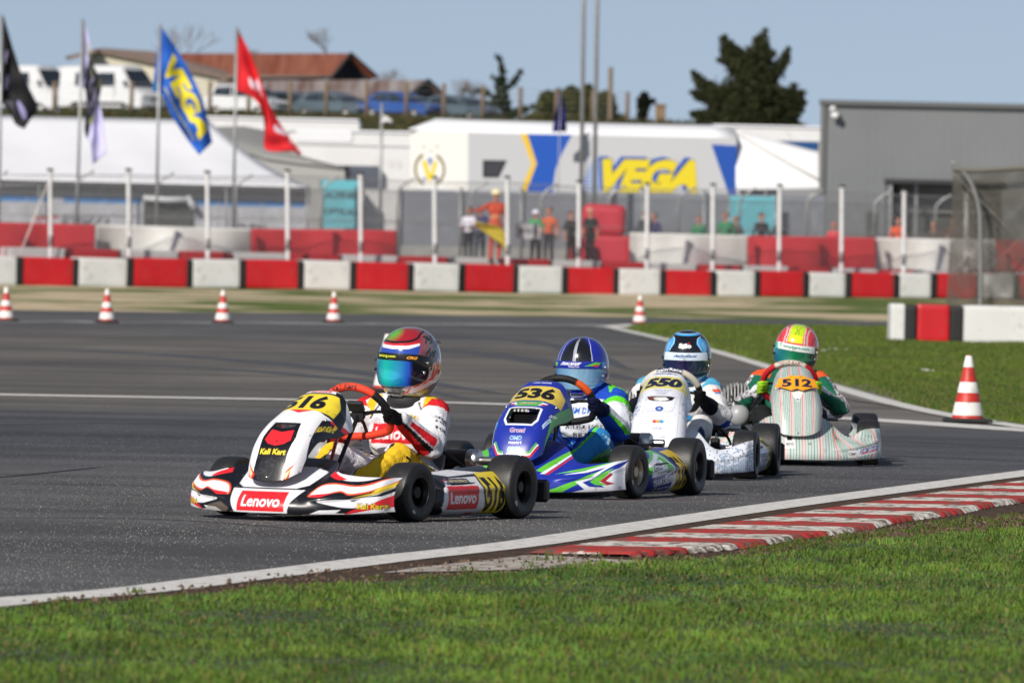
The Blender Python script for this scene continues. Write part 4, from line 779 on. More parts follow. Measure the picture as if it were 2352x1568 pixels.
# raised orange number plate on the last kart's panel
m = MB(); pl = [(-.15, .0), (-.125, .022), (-.13, .052), (-.075, .062), (-.04, .075), (0, .070), (.04, .075), (.075, .062), (.13, .052), (.125, .022), (.15, .0), (.075, -.012), (.04, -.030), (0, -.020), (-.04, -.030), (-.075, -.012)]
def plate(x, z, o): return K(x*.84, .82-2.0*x*x-(z+.03)*.85+o, .435+z*.80+o*.6-x*x*.5)
V = [plate(x, z, o) for o in (0.012, .020) for x, z in pl]; n_ = len(pl)
grid = [(x, z) for x in np.linspace(-.15, .15, 31) for z in (0, 1)]
o512 = Cv(-.16, .16, -.04, .09, 320, 130, 'f0a01c'); o512.text('512', 0, .022, .20, .055, '15203c', bold=.05)
gx = np.linspace(-.15, .15, 90)[:, None]; gt = np.linspace(0, 1, 40)[None]
tp = np.interp(gx, [-.15, -.128, -.125, -.075, -.04, 0, .04, .075, .125, .128, .15], [.0, .02, .052, .058, .073, .068, .073, .058, .052, .02, .0]); bt = np.interp(gx, [-.15, -.11, -.04, 0, .04, .11, .15], [-.001, -.004, -.030, -.016, -.030, -.004, -.001])
gz = bt+(tp-bt)*gt; gX = gx+0*gt; P_ = plate(gX, gz, .016); V = np.stack(np.broadcast_arrays(*P_), -1).reshape(-1, 3)
mesh('number_plate', V, gridfaces(90, 40), PAINT, k512, True, o512.at(gX, gz).reshape(-1, 3), mods=[('SOLIDIFY', {'thickness': .005, 'offset': 0})])
make_driver(k516, K516, 'driver in white suit with yellow legs, black gloves and red-green helmet with blue visor', paint516, h516, v516, (vs516, 9), '2a2a30')
make_driver(k536, K536, 'driver in blue, white and lime suit and dark blue helmet with black stripe', paint536, h536, v536, (vs536, 11))
make_driver(k550, K550, 'driver in white suit with black gloves and black and light blue helmet', paint550, h550, v550, (vs550, 13))
make_driver(k512, K512, 'driver in green suit with lime gloves and red and yellow helmet', paint512, h512, v512, (vs512, 12))
# ------------------------------------------------------------------ ground, track, kerb, grass
def gmat(name, build):
    m = bpy.data.materials.new(name); m.use_nodes = True; n = m.node_tree.nodes; L = m.node_tree.links; p = n['Principled BSDF']; p.inputs['Specular IOR Level'].default_value = .12; build(n, L, p); return m
def noise(n, L, scale, detail=6, rough=.6, stretch=None, src=None):
    g = n.new('ShaderNodeNewGeometry'); v = g.outputs['Position'] if src is None else src
    if stretch:
        mp = n.new('ShaderNodeMapping'); mp.inputs['Scale'].default_value = stretch[:3]
        if len(stretch) > 3: mp.inputs['Rotation'].default_value = (0, 0, stretch[3])
        L.new(v, mp.inputs[0]); v = mp.outputs[0]
    t = n.new('ShaderNodeTexNoise'); t.inputs['Scale'].default_value = scale; t.inputs['Detail'].default_value = detail; t.inputs['Roughness'].default_value = rough; L.new(v, t.inputs['Vector']); return t.outputs[0]
def ramp(n, L, v, stops):
    r = n.new('ShaderNodeValToRGB'); e = r.color_ramp.elements
    while len(e) < len(stops): e.new(.5)
    for q, (p_, c) in zip(e, stops): q.position = p_; q.color = (*c, 1) if len(c) == 3 else (c[0], c[0], c[0], 1)
    L.new(v, r.inputs[0]); return r.outputs[0]
def mix(n, L, f, a, b, mode='MIX'):
    m = n.new('ShaderNodeMix'); m.data_type = 'RGBA'; m.blend_type = mode
    for i, v in ((0, f), (6, a), (7, b)):
        if hasattr(v, 'links'): L.new(v, m.inputs[i])
        else: m.inputs[i].default_value = v if i == 0 else (*v, 1)
    return m.outputs[2]
def asphalt(n, L, p):
    big = ramp(n, L, noise(n, L, .35, 4, .55, (1, .25, 1)), [(.35, (.090, .087, .084)), (.65, (.145, .139, .130))])
    groove = ramp(n, L, noise(n, L, .9, 5, .6, (.16, 1.0, 1, .05)), [(.40, (.66,)), (.60, (1.10,))])
    c = mix(n, L, 1, big, groove, 'MULTIPLY')
    grain = ramp(n, L, noise(n, L, 110, 2, .8), [(.38, (.55,)), (.60, (1.35,))]); c = mix(n, L, 1, c, grain, 'MULTIPLY')
    v = n.new('ShaderNodeTexVoronoi'); v.inputs['Scale'].default_value = 75; g = n.new('ShaderNodeNewGeometry'); L.new(g.outputs['Position'], v.inputs['Vector'])
    sp = ramp(n, L, v.outputs['Distance'], [(.10, (1,)), (.22, (0,))]); 
    sel = ramp(n, L, noise(n, L, 38, 2, .9), [(.55, (0,)), (.60, (1,))]); spk = mix(n, L, 1, sp, sel, 'MULTIPLY')
    worn = ramp(n, L, noise(n, L, .5, 4, .6), [(.42, (.25,)), (.62, (1,))]); spk = mix(n, L, 1, spk, worn, 'MULTIPLY')
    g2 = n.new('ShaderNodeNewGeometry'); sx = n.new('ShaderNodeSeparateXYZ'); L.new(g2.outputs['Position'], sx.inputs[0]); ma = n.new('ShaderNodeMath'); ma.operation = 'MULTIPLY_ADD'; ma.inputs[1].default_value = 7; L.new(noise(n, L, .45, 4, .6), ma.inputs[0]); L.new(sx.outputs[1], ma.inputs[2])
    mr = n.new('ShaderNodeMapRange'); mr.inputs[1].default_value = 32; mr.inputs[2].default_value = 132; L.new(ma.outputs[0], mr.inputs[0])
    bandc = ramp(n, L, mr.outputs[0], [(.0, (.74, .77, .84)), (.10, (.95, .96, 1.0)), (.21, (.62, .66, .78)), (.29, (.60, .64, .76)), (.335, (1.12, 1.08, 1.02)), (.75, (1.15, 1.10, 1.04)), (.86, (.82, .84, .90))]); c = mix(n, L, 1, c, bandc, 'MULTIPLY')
    c = mix(n, L, spk, c, (.42, .41, .38)); L.new(c, p.inputs['Base Color']); p.inputs['Roughness'].default_value = .78; p.inputs['Specular IOR Level'].default_value = .35
    b = n.new('ShaderNodeBump'); b.inputs['Strength'].default_value = .6; b.inputs['Distance'].default_value = .006; L.new(noise(n, L, 90, 3, .8), b.inputs['Height']); L.new(b.outputs[0], p.inputs['Normal'])
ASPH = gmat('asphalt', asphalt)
def soilgrass(n, L, p, greener=0.0):
    a = noise(n, L, .16, 8, .62, (1.0, .42, 1)); b = noise(n, L, 9, 4, .7)
    dry = ramp(n, L, b, [(.3, (.44, .35, .23)), (.7, (.56, .46, .31))]); gr = ramp(n, L, b, [(.3, (.06, .095, .018)), (.7, (.12, .16, .035))])
    f = ramp(n, L, a, [(.46-greener*.3, (1,)), (.54-greener*.3, (0,))]); c = mix(n, L, f, dry, gr) if not greener else mix(n, L, ramp(n, L, a, [(.40, (.0,)), (.80, (.35,))]), gr, dry)
    L.new(c, p.inputs['Base Color']); p.inputs['Roughness'].default_value = .95
FARG = gmat('dry_grass_verge', soilgrass); GREENG = gmat('turf', lambda n, L, p: soilgrass(n, L, p, 1.0))
def soil(n, L, p):
    c = ramp(n, L, noise(n, L, 14, 8, .75), [(.3, (.035, .022, .015)), (.5, (.095, .062, .045)), (.72, (.19, .14, .11))]); L.new(c, p.inputs['Base Color']); p.inputs['Roughness'].default_value = .95
    b = n.new('ShaderNodeBump'); b.inputs['Distance'].default_value = .03; L.new(noise(n, L, 30, 6, .7), b.inputs['Height']); L.new(b.outputs[0], p.inputs['Normal'])
SOIL = gmat('bare_soil', soil)
def paintm(col, dirtc, lo, hi, sc=14):
    def f(n, L, p):
        w_ = ramp(n, L, noise(n, L, sc, 8, .75), [(lo, (1,)), (hi, (0,))]); w2 = ramp(n, L, noise(n, L, 90, 3, .8), [(.30, (1,)), (.42, (0,))]); c = mix(n, L, w_, col, dirtc); c = mix(n, L, w2, c, dirtc)
        L.new(c, p.inputs['Base Color']); p.inputs['Roughness'].default_value = .7
    return f
WHITEL = gmat('worn_white_paint', paintm((.66, .65, .62), (.36, .34, .31), .36, .50)); FARL = gmat('faded_white_paint', paintm((.42, .42, .41), (.12, .12, .12), .40, .60, 3)); CONC = gmat('pale_concrete', paintm((.52, .48, .43), (.20, .17, .14), .40, .58, 8))
def sheet(name, pts, z, m, label=None, kind='structure', px=True):
    P = [G(*q, z) for q in pts] if px else [Vector((*q, z)) for q in pts]
    return tag(mesh(name, P, [tuple(range(len(P)))], m, None, False), label, kind=kind)
def strip(name, pts, wpx, z, m, real=None):
    """a painted line along ground points; width in metres"""
    P = [G(*q) for q in pts]; V = []
    P = [v for v in bez(P, 14)]
    for i, p in enumerate(P):
        t = (P[min(i+1, len(P)-1)]-P[max(i-1, 0)]); t.z = 0; t.normalize(); nn = Vector((-t.y, t.x, 0)); w_ = wpx if not callable(wpx) else wpx(i/(len(P)-1))
        V += [p+nn*w_/2+Vector((0, 0, z)), p-nn*w_/2+Vector((0, 0, z))]
    return tag(mesh(name, V, [(2*i, 2*i+1, 2*i+3, 2*i+2) for i in range(len(P)-1)], m, None, False), kind='structure')
NEAR = [(-900, 1512), (-450, 1448), (0, 1388), (300, 1362), (600, 1325), (900, 1287), (1200, 1253), (1500, 1207), (1800, 1163), (2100, 1123), (2352, 1090), (2800, 1034), (3300, 985)]
# one sheet for the land to the horizon (verge material), a raised paddock behind the barriers, the hill
GX = [-4000, -200, -60, -40, -30, -24, -18, -12, -6, 0, 6, 12, 18, 24, 30, 40, 60, 200, 4000]; GY = [-60, 40, 120, 168, 176, 184, 192, 200, 210, 225, 240, 256, 300, 1000, 9000]
def gz_(x, y): return float(np.interp(x, [-20, -13, 0, 11, 20], [-.10, -.096, -.034, .03, .05]))*float(np.interp(y, [168, 205], [0, 1]))
tag(mesh('ground', [(x, y, gz_(x, y)) for x in GX for y in GY], gridfaces(len(GX), len(GY)), FARG, None, True), kind='structure')
tk = [(-2500, 1700)]+NEAR+[(5200, 850), (5200, 790)]
isl = [(1400, 752), (1640, 808), (1880, 880), (2100, 940), (2352, 984), (2800, 1050), (3600, 1120)]
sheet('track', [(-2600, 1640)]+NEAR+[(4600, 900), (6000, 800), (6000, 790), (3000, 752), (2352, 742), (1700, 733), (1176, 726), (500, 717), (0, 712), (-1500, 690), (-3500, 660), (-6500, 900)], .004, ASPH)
sheet('infield_grass', isl+[(4800, 1080), (5200, 860), (3400, 790), (2352, 757), (2040, 750), (1700, 746), (1520, 744)], .008, GREENG)
strip('track_line', isl, .19, .013, WHITEL); strip('track_line', [(1400, 752), (1450, 748), (1515, 745)], .5, .012, WHITEL)
strip('track_line', [(-600, 896), (0, 908), (400, 915), (850, 923), (1200, 932), (1930, 962), (2352, 990), (2900, 1022)], lambda t: .75-.3*t, .009, WHITEL)
for a, b in ((-300, 60), (110, 290), (380, 520), (560, 800), (830, 960), (985, 1240), (1270, 1460)): strip('far_line', [(a, 739+a*.0065), ((a+b)/2, 739.3+(a+b)/2*.0065), (b, 739+b*.0065)], 1.5, .009, FARL)
strip('edge_line', NEAR, .23, .010, WHITEL)
sheet('concrete_strip', [(880, 1314), (960, 1302), (1130, 1284), (1215, 1273), (1480, 1287), (1380, 1300), (1150, 1308)], .011, CONC)
SN = [(-2500, 1640)]+NEAR
sheet('soil_edge', NEAR[:-1]+[(3300, 1100), (2352, 1235), (2000, 1268), (1700, 1300), (1480, 1315), (1150, 1345), (900, 1362), (600, 1385), (300, 1415), (0, 1430), (-450, 1490), (-900, 1560)], .007, SOIL)
sheet('worn_patch', [(1822, 880), (1900, 876), (1990, 884), (2050, 900), (2085, 918), (2040, 930), (1985, 922), (1930, 912), (1870, 898)], .012, gmat('dusty_soil', lambda n, L, p: (L.new(ramp(n, L, noise(n, L, 20, 6, .7), [(.3, (.10, .085, .065)), (.7, (.24, .21, .17))]), p.inputs['Base Color']))))
# rubber marks
RUB = mat('rubber_streak', (.016, .016, .018), rough=.6)
for P_ in ([(-60, 1104), (60, 1092), (180, 1080), (250, 1072)], [(-100, 1113), (120, 1114), (330, 1118), (430, 1123)]): strip('skid_mark', P_, lambda t: .035*math.sin(math.pi*max(.04, min(.96, t))), .0065, RUB)
strip('skid_mark', [(1300, 1150), (1700, 1152), (2050, 1168)], .02, .0066, mat('red_scrape', (.16, .03, .03), rough=.8))
# ---- kerb: corrugated, red and white, rising towards its outer side
inner = [v for v in bez([G(*q) for q in [(1205, 1276), (1500, 1231), (1800, 1187), (2100, 1143), (2352, 1108), (2700, 1062), (3100, 1015)]], 30)]
L_ = [0]
for a, b in zip(inner[:-1], inner[1:]): L_.append(L_[-1]+(b-a).length)
tot = L_[-1]; ns = int(tot/.012); nw = 46
sarr = np.linspace(0, tot, ns); ix = np.interp(sarr, L_, [v.x for v in inner]); iy = np.interp(sarr, L_, [v.y for v in inner])
tx_ = np.gradient(ix, sarr); ty_ = np.gradient(iy, sarr); nxn, nyn = ty_, -tx_
W_ = np.interp(sarr, [0, 1.4, 3, 6, tot], [.42, .62, .66, .62, .6]); q = np.linspace(0, 1, nw)[None]; S_ = sarr[:, None]+0*q
ph = (S_/.155+.12*np.sin(S_*9)) % 1; tooth = np.where(ph < .72, np.sin(ph/.72*math.pi)**.55, 0)
jag = .022*np.sin(np.floor(S_/.155)*12.9)+.03*tooth
X = ix[:, None]+nxn[:, None]*(W_[:, None]*q+jag*sstep(.85, 1, q)); Y = iy[:, None]+nyn[:, None]*(W_[:, None]*q+jag*sstep(.85, 1, q))
Z = .012+.006*q**1.5+.016*tooth*sstep(0, .15, q)-.022*sstep(.97, 1, q)
def kerbm(n, L, p):
    a = n.new('ShaderNodeAttribute'); a.attribute_name = 'Col'; t = noise(n, L, 26, 9, .72, (.5, 1.6, 1)); w_ = ramp(n, L, t, [(.42, (1,)), (.52, (0,))])
    sep = n.new('ShaderNodeSeparateColor'); L.new(a.outputs['Color'], sep.inputs[0])
    c = mix(n, L, w_, a.outputs['Color'], (.12, .085, .07)); w2 = ramp(n, L, noise(n, L, 5, 6, .7), [(.50, (0,)), (.72, (.65,))]); c = mix(n, L, w2, c, (.16, .11, .085))
    L.new(c, p.inputs['Base Color']); p.inputs['Roughness'].default_value = .75; b = n.new('ShaderNodeBump'); b.inputs['Distance'].default_value = .01; b.inputs['Strength'].default_value = .8; L.new(t, b.inputs['Height']); L.new(b.outputs[0], p.inputs['Normal'])
band = (np.floor((S_+.02*np.sin(q*9)+.02*np.sin(S_*31))/.62).astype(int) % 2)[..., None]
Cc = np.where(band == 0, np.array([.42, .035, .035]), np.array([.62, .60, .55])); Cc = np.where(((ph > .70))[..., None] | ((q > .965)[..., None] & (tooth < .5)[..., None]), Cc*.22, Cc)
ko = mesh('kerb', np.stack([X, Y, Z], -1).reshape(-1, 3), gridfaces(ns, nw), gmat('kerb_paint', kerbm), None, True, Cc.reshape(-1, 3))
tag(ko, 'red and white corrugated concrete kerb along the near edge of the track', 'kerb', kind='structure')
# ---- foreground lawn: real blades
GE = [(-900, 1530), (-450, 1465), (0, 1404), (300, 1388), (600, 1360), (900, 1342), (1150, 1324), (1480, 1297), (1700, 1287), (2000, 1247), (2352, 1217), (2700, 1175), (3100, 1130)]
ge = [G(*q) for q in GE]; gex = [v.x for v in ge]; gey = [v.y for v in ge]
tag(mesh('lawn_soil', [(-9, 14, .014), (9, 14, .014)]+[(v.x, v.y, .014) for v in ge[::-1]], [tuple(range(len(ge)+2))], gmat('lawn_thatch', lambda n, L, p: (L.new(ramp(n, L, noise(n, L, 20, 6, .7), [(.3, (.03, .045, .012)), (.7, (.10, .12, .04))]), p.inputs['Base Color']))), None, False), kind='structure')
def vnoise(x, y, s, seed=0):
    a = 0
    for k, (f, am) in enumerate(((1, 1), (2.1, .6), (4.3, .4))):
        a = a+am*(np.sin(x*s*f+seed+1.3*np.sin(y*s*f*.8+k))*np.sin(y*s*f*1.1+seed*1.7+1.1*np.sin(x*s*f*.9+k*2)))
    return a
def blades(name, x, y, h, wd, z0, cols, mat_, lean=.6):
    N = len(x); a = RNG.uniform(0, 2*np.pi, N); ln = RNG.uniform(.15, lean, N)*h; b = RNG.uniform(0, 2*np.pi, N)
    dx, dy = np.cos(a)*wd/2, np.sin(a)*wd/2; lx, ly = np.cos(b)*ln, np.sin(b)*ln; z = np.full(N, z0) if np.isscalar(z0) else z0
    V = np.stack([np.stack([x-dx, y-dy, z], -1), np.stack([x+dx, y+dy, z], -1), np.stack([x+dx*.8+lx*.35, y+dy*.8+ly*.35, z+h*.6], -1), np.stack([x-dx*.8+lx*.35, y-dy*.8+ly*.35, z+h*.6], -1), np.stack([x+lx, y+ly, z+h*(1-.35*ln/h)], -1)], 1).reshape(-1, 3)
    i = np.arange(N)[:, None]*5; Fq = np.concatenate([i+np.array([0, 1, 2]), i+np.array([0, 2, 3]), i+np.array([3, 2, 4])])
    return mesh(name, V, Fq, mat_, None, False, np.repeat(cols, 5, 0))
def grassm(n, L, p):
    a = n.new('ShaderNodeAttribute'); a.attribute_name = 'Col'; L.new(a.outputs['Color'], p.inputs['Base Color']); p.inputs['Roughness'].default_value = .6; p.inputs['Specular IOR Level'].default_value = .15
    t = n.new('ShaderNodeBsdfTranslucent'); L.new(a.outputs['Color'], t.inputs[0]); m = n.new('ShaderNodeMixShader'); m.inputs[0].default_value = .3; o = n['Material Output']; L.new(p.outputs[0], m.inputs[1]); L.new(t.outputs[0], m.inputs[2]); L.new(m.outputs[0], o.inputs[0])
GRM = gmat('grass_blade', grassm)
N = 420000; x = RNG.uniform(-3.3, 3.3, N); y = 21+RNG.random(N)*19; edge = np.interp(x, gex, gey)+.10*vnoise(x, 0*x, 6)+.05*RNG.normal(size=N); keep = (y < edge+.05) & (np.abs(x) < .085*y+.4)
patch = vnoise(x, y, 1.6, 2); fine = vnoise(x, y, 7, 5); keep &= RNG.random(N) < np.clip(.85+.35*fine-.5*np.exp(-np.maximum(edge-y, 0)/.25), .1, 1)
x, y, patch, fine, edge = [q_[keep] for q_ in (x, y, patch, fine, edge)]; n_ = len(x)
h = (.018+.006*patch+.012*fine+.010*np.clip(vnoise(x, y*.55, 3.3, 9)*.5, -1, 1))*RNG.uniform(.5, 1.4, n_); h = np.clip(h, .008, .06)*np.clip(.5+(edge-y)*1.5, .45, 1)
dryf = (RNG.random(n_) < .06+.10*(patch < -.7)+.25*np.exp(-np.maximum(edge-y, 0)/.18))[:, None]; clump = np.clip(vnoise(x, y*.55, 3.3, 9)*.5, -1, 1); g0 = np.stack([.105+.06*RNG.random(n_)+.03*patch+.032*clump, .20+.08*RNG.random(n_)+.04*patch+.055*clump, .030+.02*RNG.random(n_)], -1)
mf = np.clip(1+.20*clump+.16*vnoise(x*1.0, y*.14, 9, 4)+.10*vnoise(x, y*.2, 22, 8), .45, 1.7)[:, None]; g0 = g0*mf*np.array([.95, .88, 1.0])
cols = np.where(dryf, np.array([.26, .19, .08])*RNG.uniform(.6, 1.2, (n_, 1)), np.clip(g0, .01, 1))
tag(blades('grass', x, y, h, RNG.uniform(.003, .007, n_), .014, cols, GRM, 1.3), 'short green lawn in the foreground below the kerb', 'grass', kind='stuff')
print('near grass', n_)
# infield grass on the right, and verge grass before the barrier: coarser tufts
def region(pts): P = [G(*q) for q in pts]; return [(v.x, v.y) for v in P]
def inside(P, X, Y):
    M = np.zeros(X.shape, bool)
    for i in range(len(P)):
        (xa, ya), (xb, yb) = P[i], P[(i+1) % len(P)]
        if ya != yb: M ^= ((ya > Y) != (yb > Y)) & (X < (xb-xa)*(Y-ya)/(yb-ya)+xa)
    return M
ip = region([(1440, 756), (1650, 806), (1890, 876), (2110, 936), (2420, 985), (2700, 1010), (2700, 775), (2352, 760), (1530, 747)]); wp = region([(1822, 880), (1900, 876), (1990, 884), (2050, 900), (2085, 918), (2040, 930), (1985, 922), (1930, 912), (1870, 898)])
xs = np.array([q_[0] for q_ in ip]); ys = np.array([q_[1] for q_ in ip]); N = 900000
yy = ys.min()*(ys.max()/ys.min())**RNG.random(N); xx = RNG.uniform(.010, .078, N)*yy; k_ = inside(ip, xx, yy) & ~(inside(wp, xx, yy) & (RNG.random(N) < .85)); xx, yy = xx[k_][:330000], yy[k_][:330000]; n_ = len(xx); sc_ = yy/60
pt = vnoise(xx, yy*.4, 1.5, 4); cols = np.stack([.095+.05*RNG.random(n_)+.02*pt, .15+.06*RNG.random(n_)+.028*pt, .026+.015*RNG.random(n_)], -1); dry = RNG.random(n_) < .12+.12*(pt < -.7); cols[dry] = (.24, .19, .09)
tag(blades('grass', xx, yy, (.035+.01*pt)*RNG.uniform(.6, 1.4, n_)*np.clip(sc_, .8, 1.6), RNG.uniform(.005, .010, n_)*np.clip(sc_, .8, 2.5), .008, np.clip(cols, .01, 1), GRM), 'grass infield right of the karts behind the orange and white cone', 'grass', kind='stuff')
m = MB()
for (px_, py_) in ((1892, 816), (1915, 812), (1932, 813), (2122, 862), (2140, 864), (2205, 908)):
    g = G(px_, py_)
    for k in range(3): c = g+Vector((RNG.uniform(-.08, .08), RNG.uniform(-.1, .1), .06)); m.sphere(c, .012, 5, (1, 1, .5))
tag(m.build('daisy_flowers', mat('daisy_petal', (.7, .7, .66)), None, True), 'tiny white daisies dotted in the infield grass', 'flowers', kind='stuff')

# pale aggregate stones standing proud of the worn track surface
NS = 150000; sy = 26.5*(62/26.5)**RNG.random(NS); sx_ = RNG.uniform(-.068, .068, NS)*sy
TR = [(-2.2, 26.0)]+[(v.x, v.y) for v in bez([G(*q) for q in NEAR], 6)]; exs = [q[0] for q in TR]; eys = [q[1] for q in TR]
kk = (sy > np.interp(sx_, exs, eys)+.14) & (RNG.random(NS) < np.clip(.55+.4*vnoise(sx_*2, sy*.5, 1.1, 3), .08, 1)); sx_, sy = sx_[kk], sy[kk]; NS = len(sx_); rr_ = RNG.uniform(.0010, .0034, NS)*np.clip(1.35-sy/62, .3, 1)
ag = RNG.uniform(0, 6.28, NS); Vs = []
for k in range(3): Vs.append(np.stack([sx_+rr_*np.cos(ag+k*2.09), sy+rr_*np.sin(ag+k*2.09), np.full(NS, .0035)], -1))
Vs.append(np.stack([sx_, sy, .0042+rr_*1.3], -1)); Vs = np.stack(Vs, 1).reshape(-1, 3); b_ = np.arange(NS)[:, None]*4; Fs_ = np.concatenate([b_+np.array([0, 1, 3]), b_+np.array([1, 2, 3]), b_+np.array([2, 0, 3])])
cs_ = RNG.uniform(.10, .36, (NS, 1))*np.array([1, .98, .93]); so_ = mesh('track_gravel', Vs, Fs_, mat('aggregate_stone', attr=True, rough=.6), None, False, np.repeat(cs_, 4, 0)); tag(so_, 'pale stones of the worn asphalt surface', 'gravel', kind='stuff')

RUB2 = mat('rubbered_line', (.062, .061, .064), rough=.62, vary=.25, vscale=1.5)
for P_, wd in (([(-300, 800), (200, 806), (700, 842), (1150, 905)], .5), ([(-300, 836), (300, 838), (800, 872), (1100, 922)], .35), ([(100, 768), (600, 780), (1100, 812), (1500, 880)], .6), ([(-200, 980), (200, 972), (500, 976)], .22), ([(-100, 1190), (400, 1196), (900, 1235)], .05), ([(1900, 1010), (2150, 1018), (2500, 1042)], .10), ([(1850, 1040), (2150, 1052), (2500, 1070)], .06), ([(900, 762), (1250, 790), (1450, 850)], .4)):
    strip('rubber_line', P_, (lambda wd_: lambda t: wd_*math.sin(math.pi*max(.03, min(.97, t)))**.6)(wd), .0058, RUB2)

# clods of soil and stray tufts along the bare strip beside the kerb
NC = 9000; cy = 27.5+RNG.random(NC)*17; ce = np.interp(cy, gey, gex); te = RNG.random(NC); kin = np.interp(cy, [v.y for v in inner], [v.x for v in inner])+.72
cx = np.where(cy > 33.5, ce*(1-te)+np.minimum(kin, ce)*te, ce-te*.9); ey_ = np.interp(cx, gex, gey); ok_ = (cy > ey_-.25) & (cy < ey_+1.6) & (np.abs(cx) < 4) & ((cy < 33.0) | (cx > kin-.02)) & (cy < np.interp(cx, exs, eys)-.14) & ((cy > 33.5) | (RNG.random(NC) < .3)); cx, cy = cx[ok_], cy[ok_]; NC = len(cx)
rc = RNG.uniform(.004, .016, NC); ag = RNG.uniform(0, 6.28, NC); Vc = [np.stack([cx+rc*np.cos(ag+k*2.09), cy+rc*np.sin(ag+k*2.09), np.full(NC, .008)], -1) for k in range(3)]+[np.stack([cx, cy, .008+rc*.9], -1)]; Vc = np.stack(Vc, 1).reshape(-1, 3); b_ = np.arange(NC)[:, None]*4; Fc_ = np.concatenate([b_+np.array([0, 1, 3]), b_+np.array([1, 2, 3]), b_+np.array([2, 0, 3])])
tag(mesh('soil_clods', Vc, Fc_, mat('soil_clod', attr=True, rough=1, spec=.1), None, False, np.repeat(RNG.uniform(.3, 1.3, (NC, 1))*np.array([.13, .09, .065]), 4, 0)), 'loose brown soil crumbs between kerb and lawn', 'soil', kind='stuff')
NG = 5000; i_ = RNG.integers(0, max(NC, 1), NG//25); tx2 = np.repeat(cx[i_], 25)+RNG.normal(0, .02, len(i_)*25); ty2 = np.repeat(cy[i_], 25)+RNG.normal(0, .04, len(i_)*25); n2 = len(tx2)
tag(blades('grass_tufts', tx2, ty2, RNG.uniform(.01, .035, n2), RNG.uniform(.003, .006, n2), .008, np.stack([RNG.uniform(.06, .16, n2), RNG.uniform(.10, .20, n2), RNG.uniform(.02, .04, n2)], -1), GRM, 1.2), 'stray grass tufts growing in the bare soil', 'grass', kind='stuff')
# ------------------------------------------------------------------ barriers
BW = mat('barrier_white_plastic', (.66, .66, .65), rough=.45, bump=.12, bscale=5, vary=.06, vscale=2, dirt=((.40, .37, .33), .14, 3.5))
BR = mat('barrier_red_plastic', (.52, .012, .018), rough=.4, bump=.12, bscale=5, vary=.10, vscale=2, dirt=((.36, .05, .05), .25, 3))
BK = mat('barrier_black_strap', (.012, .012, .012), rough=.6, bump=.2)
ORD = 'first second third fourth fifth sixth seventh eighth ninth tenth eleventh twelfth thirteenth fourteenth fifteenth sixteenth'.split()
def rbox(l, w_, h, b=.05):
    """soft-edged moulded block, slightly waisted, as a subdivided shell"""
    n = 14; m = MB(); V = {}
    def f(u, a): return math.copysign(min(1, abs(u)), u)*a
    P = []; Fs = []
    for ax, sg in ((0, -1), (0, 1), (1, -1), (1, 1), (2, 1), (2, -1)):
        k = len(P); t = np.linspace(-1, 1, n)
        for i in t:
            for j in t:
                c = [0, 0, 0]; c[ax] = sg; c[(ax+1) % 3] = i; c[(ax+2) % 3] = j
                c = np.array(c)*np.array([l, w_, h])/2; inn = np.array([l, w_, h])/2-b; q_ = np.clip(c, -inn, inn); d_ = c-q_; L = np.linalg.norm(d_)
                if L > 0: c = q_+d_/L*b
                P.append(c+np.array([0, 0, h/2]))
        for i in range(n-1):
            for j in range(n-1):
                a = k+i*n+j; q4 = (a, a+n, a+n+1, a+1); Fs.append(q4 if sg > 0 else q4[::-1])
    return np.array(P), Fs
def block(P, dirv, l, w_, h, colr, label, group, strap=True, z=0):
    rz = math.atan2(dirv.y, dirv.x)*.999; V, Fs = rbox(l, w_, h)
    e = empty('barrier_block', (P.x, P.y, z), rz, label, 'track barrier', group)
    mesh('block_body', V, Fs, BR if colr == 'red' else BW, e, True, mods=[])
    if strap:
        for s in (-1, 1):
            V2, F2 = rbox(.19, w_-.02, h-.012, .04); m = mesh('strap', V2, F2, BK, e, True); m.location = (s*(l/2+.078), 0, 0)
    return e
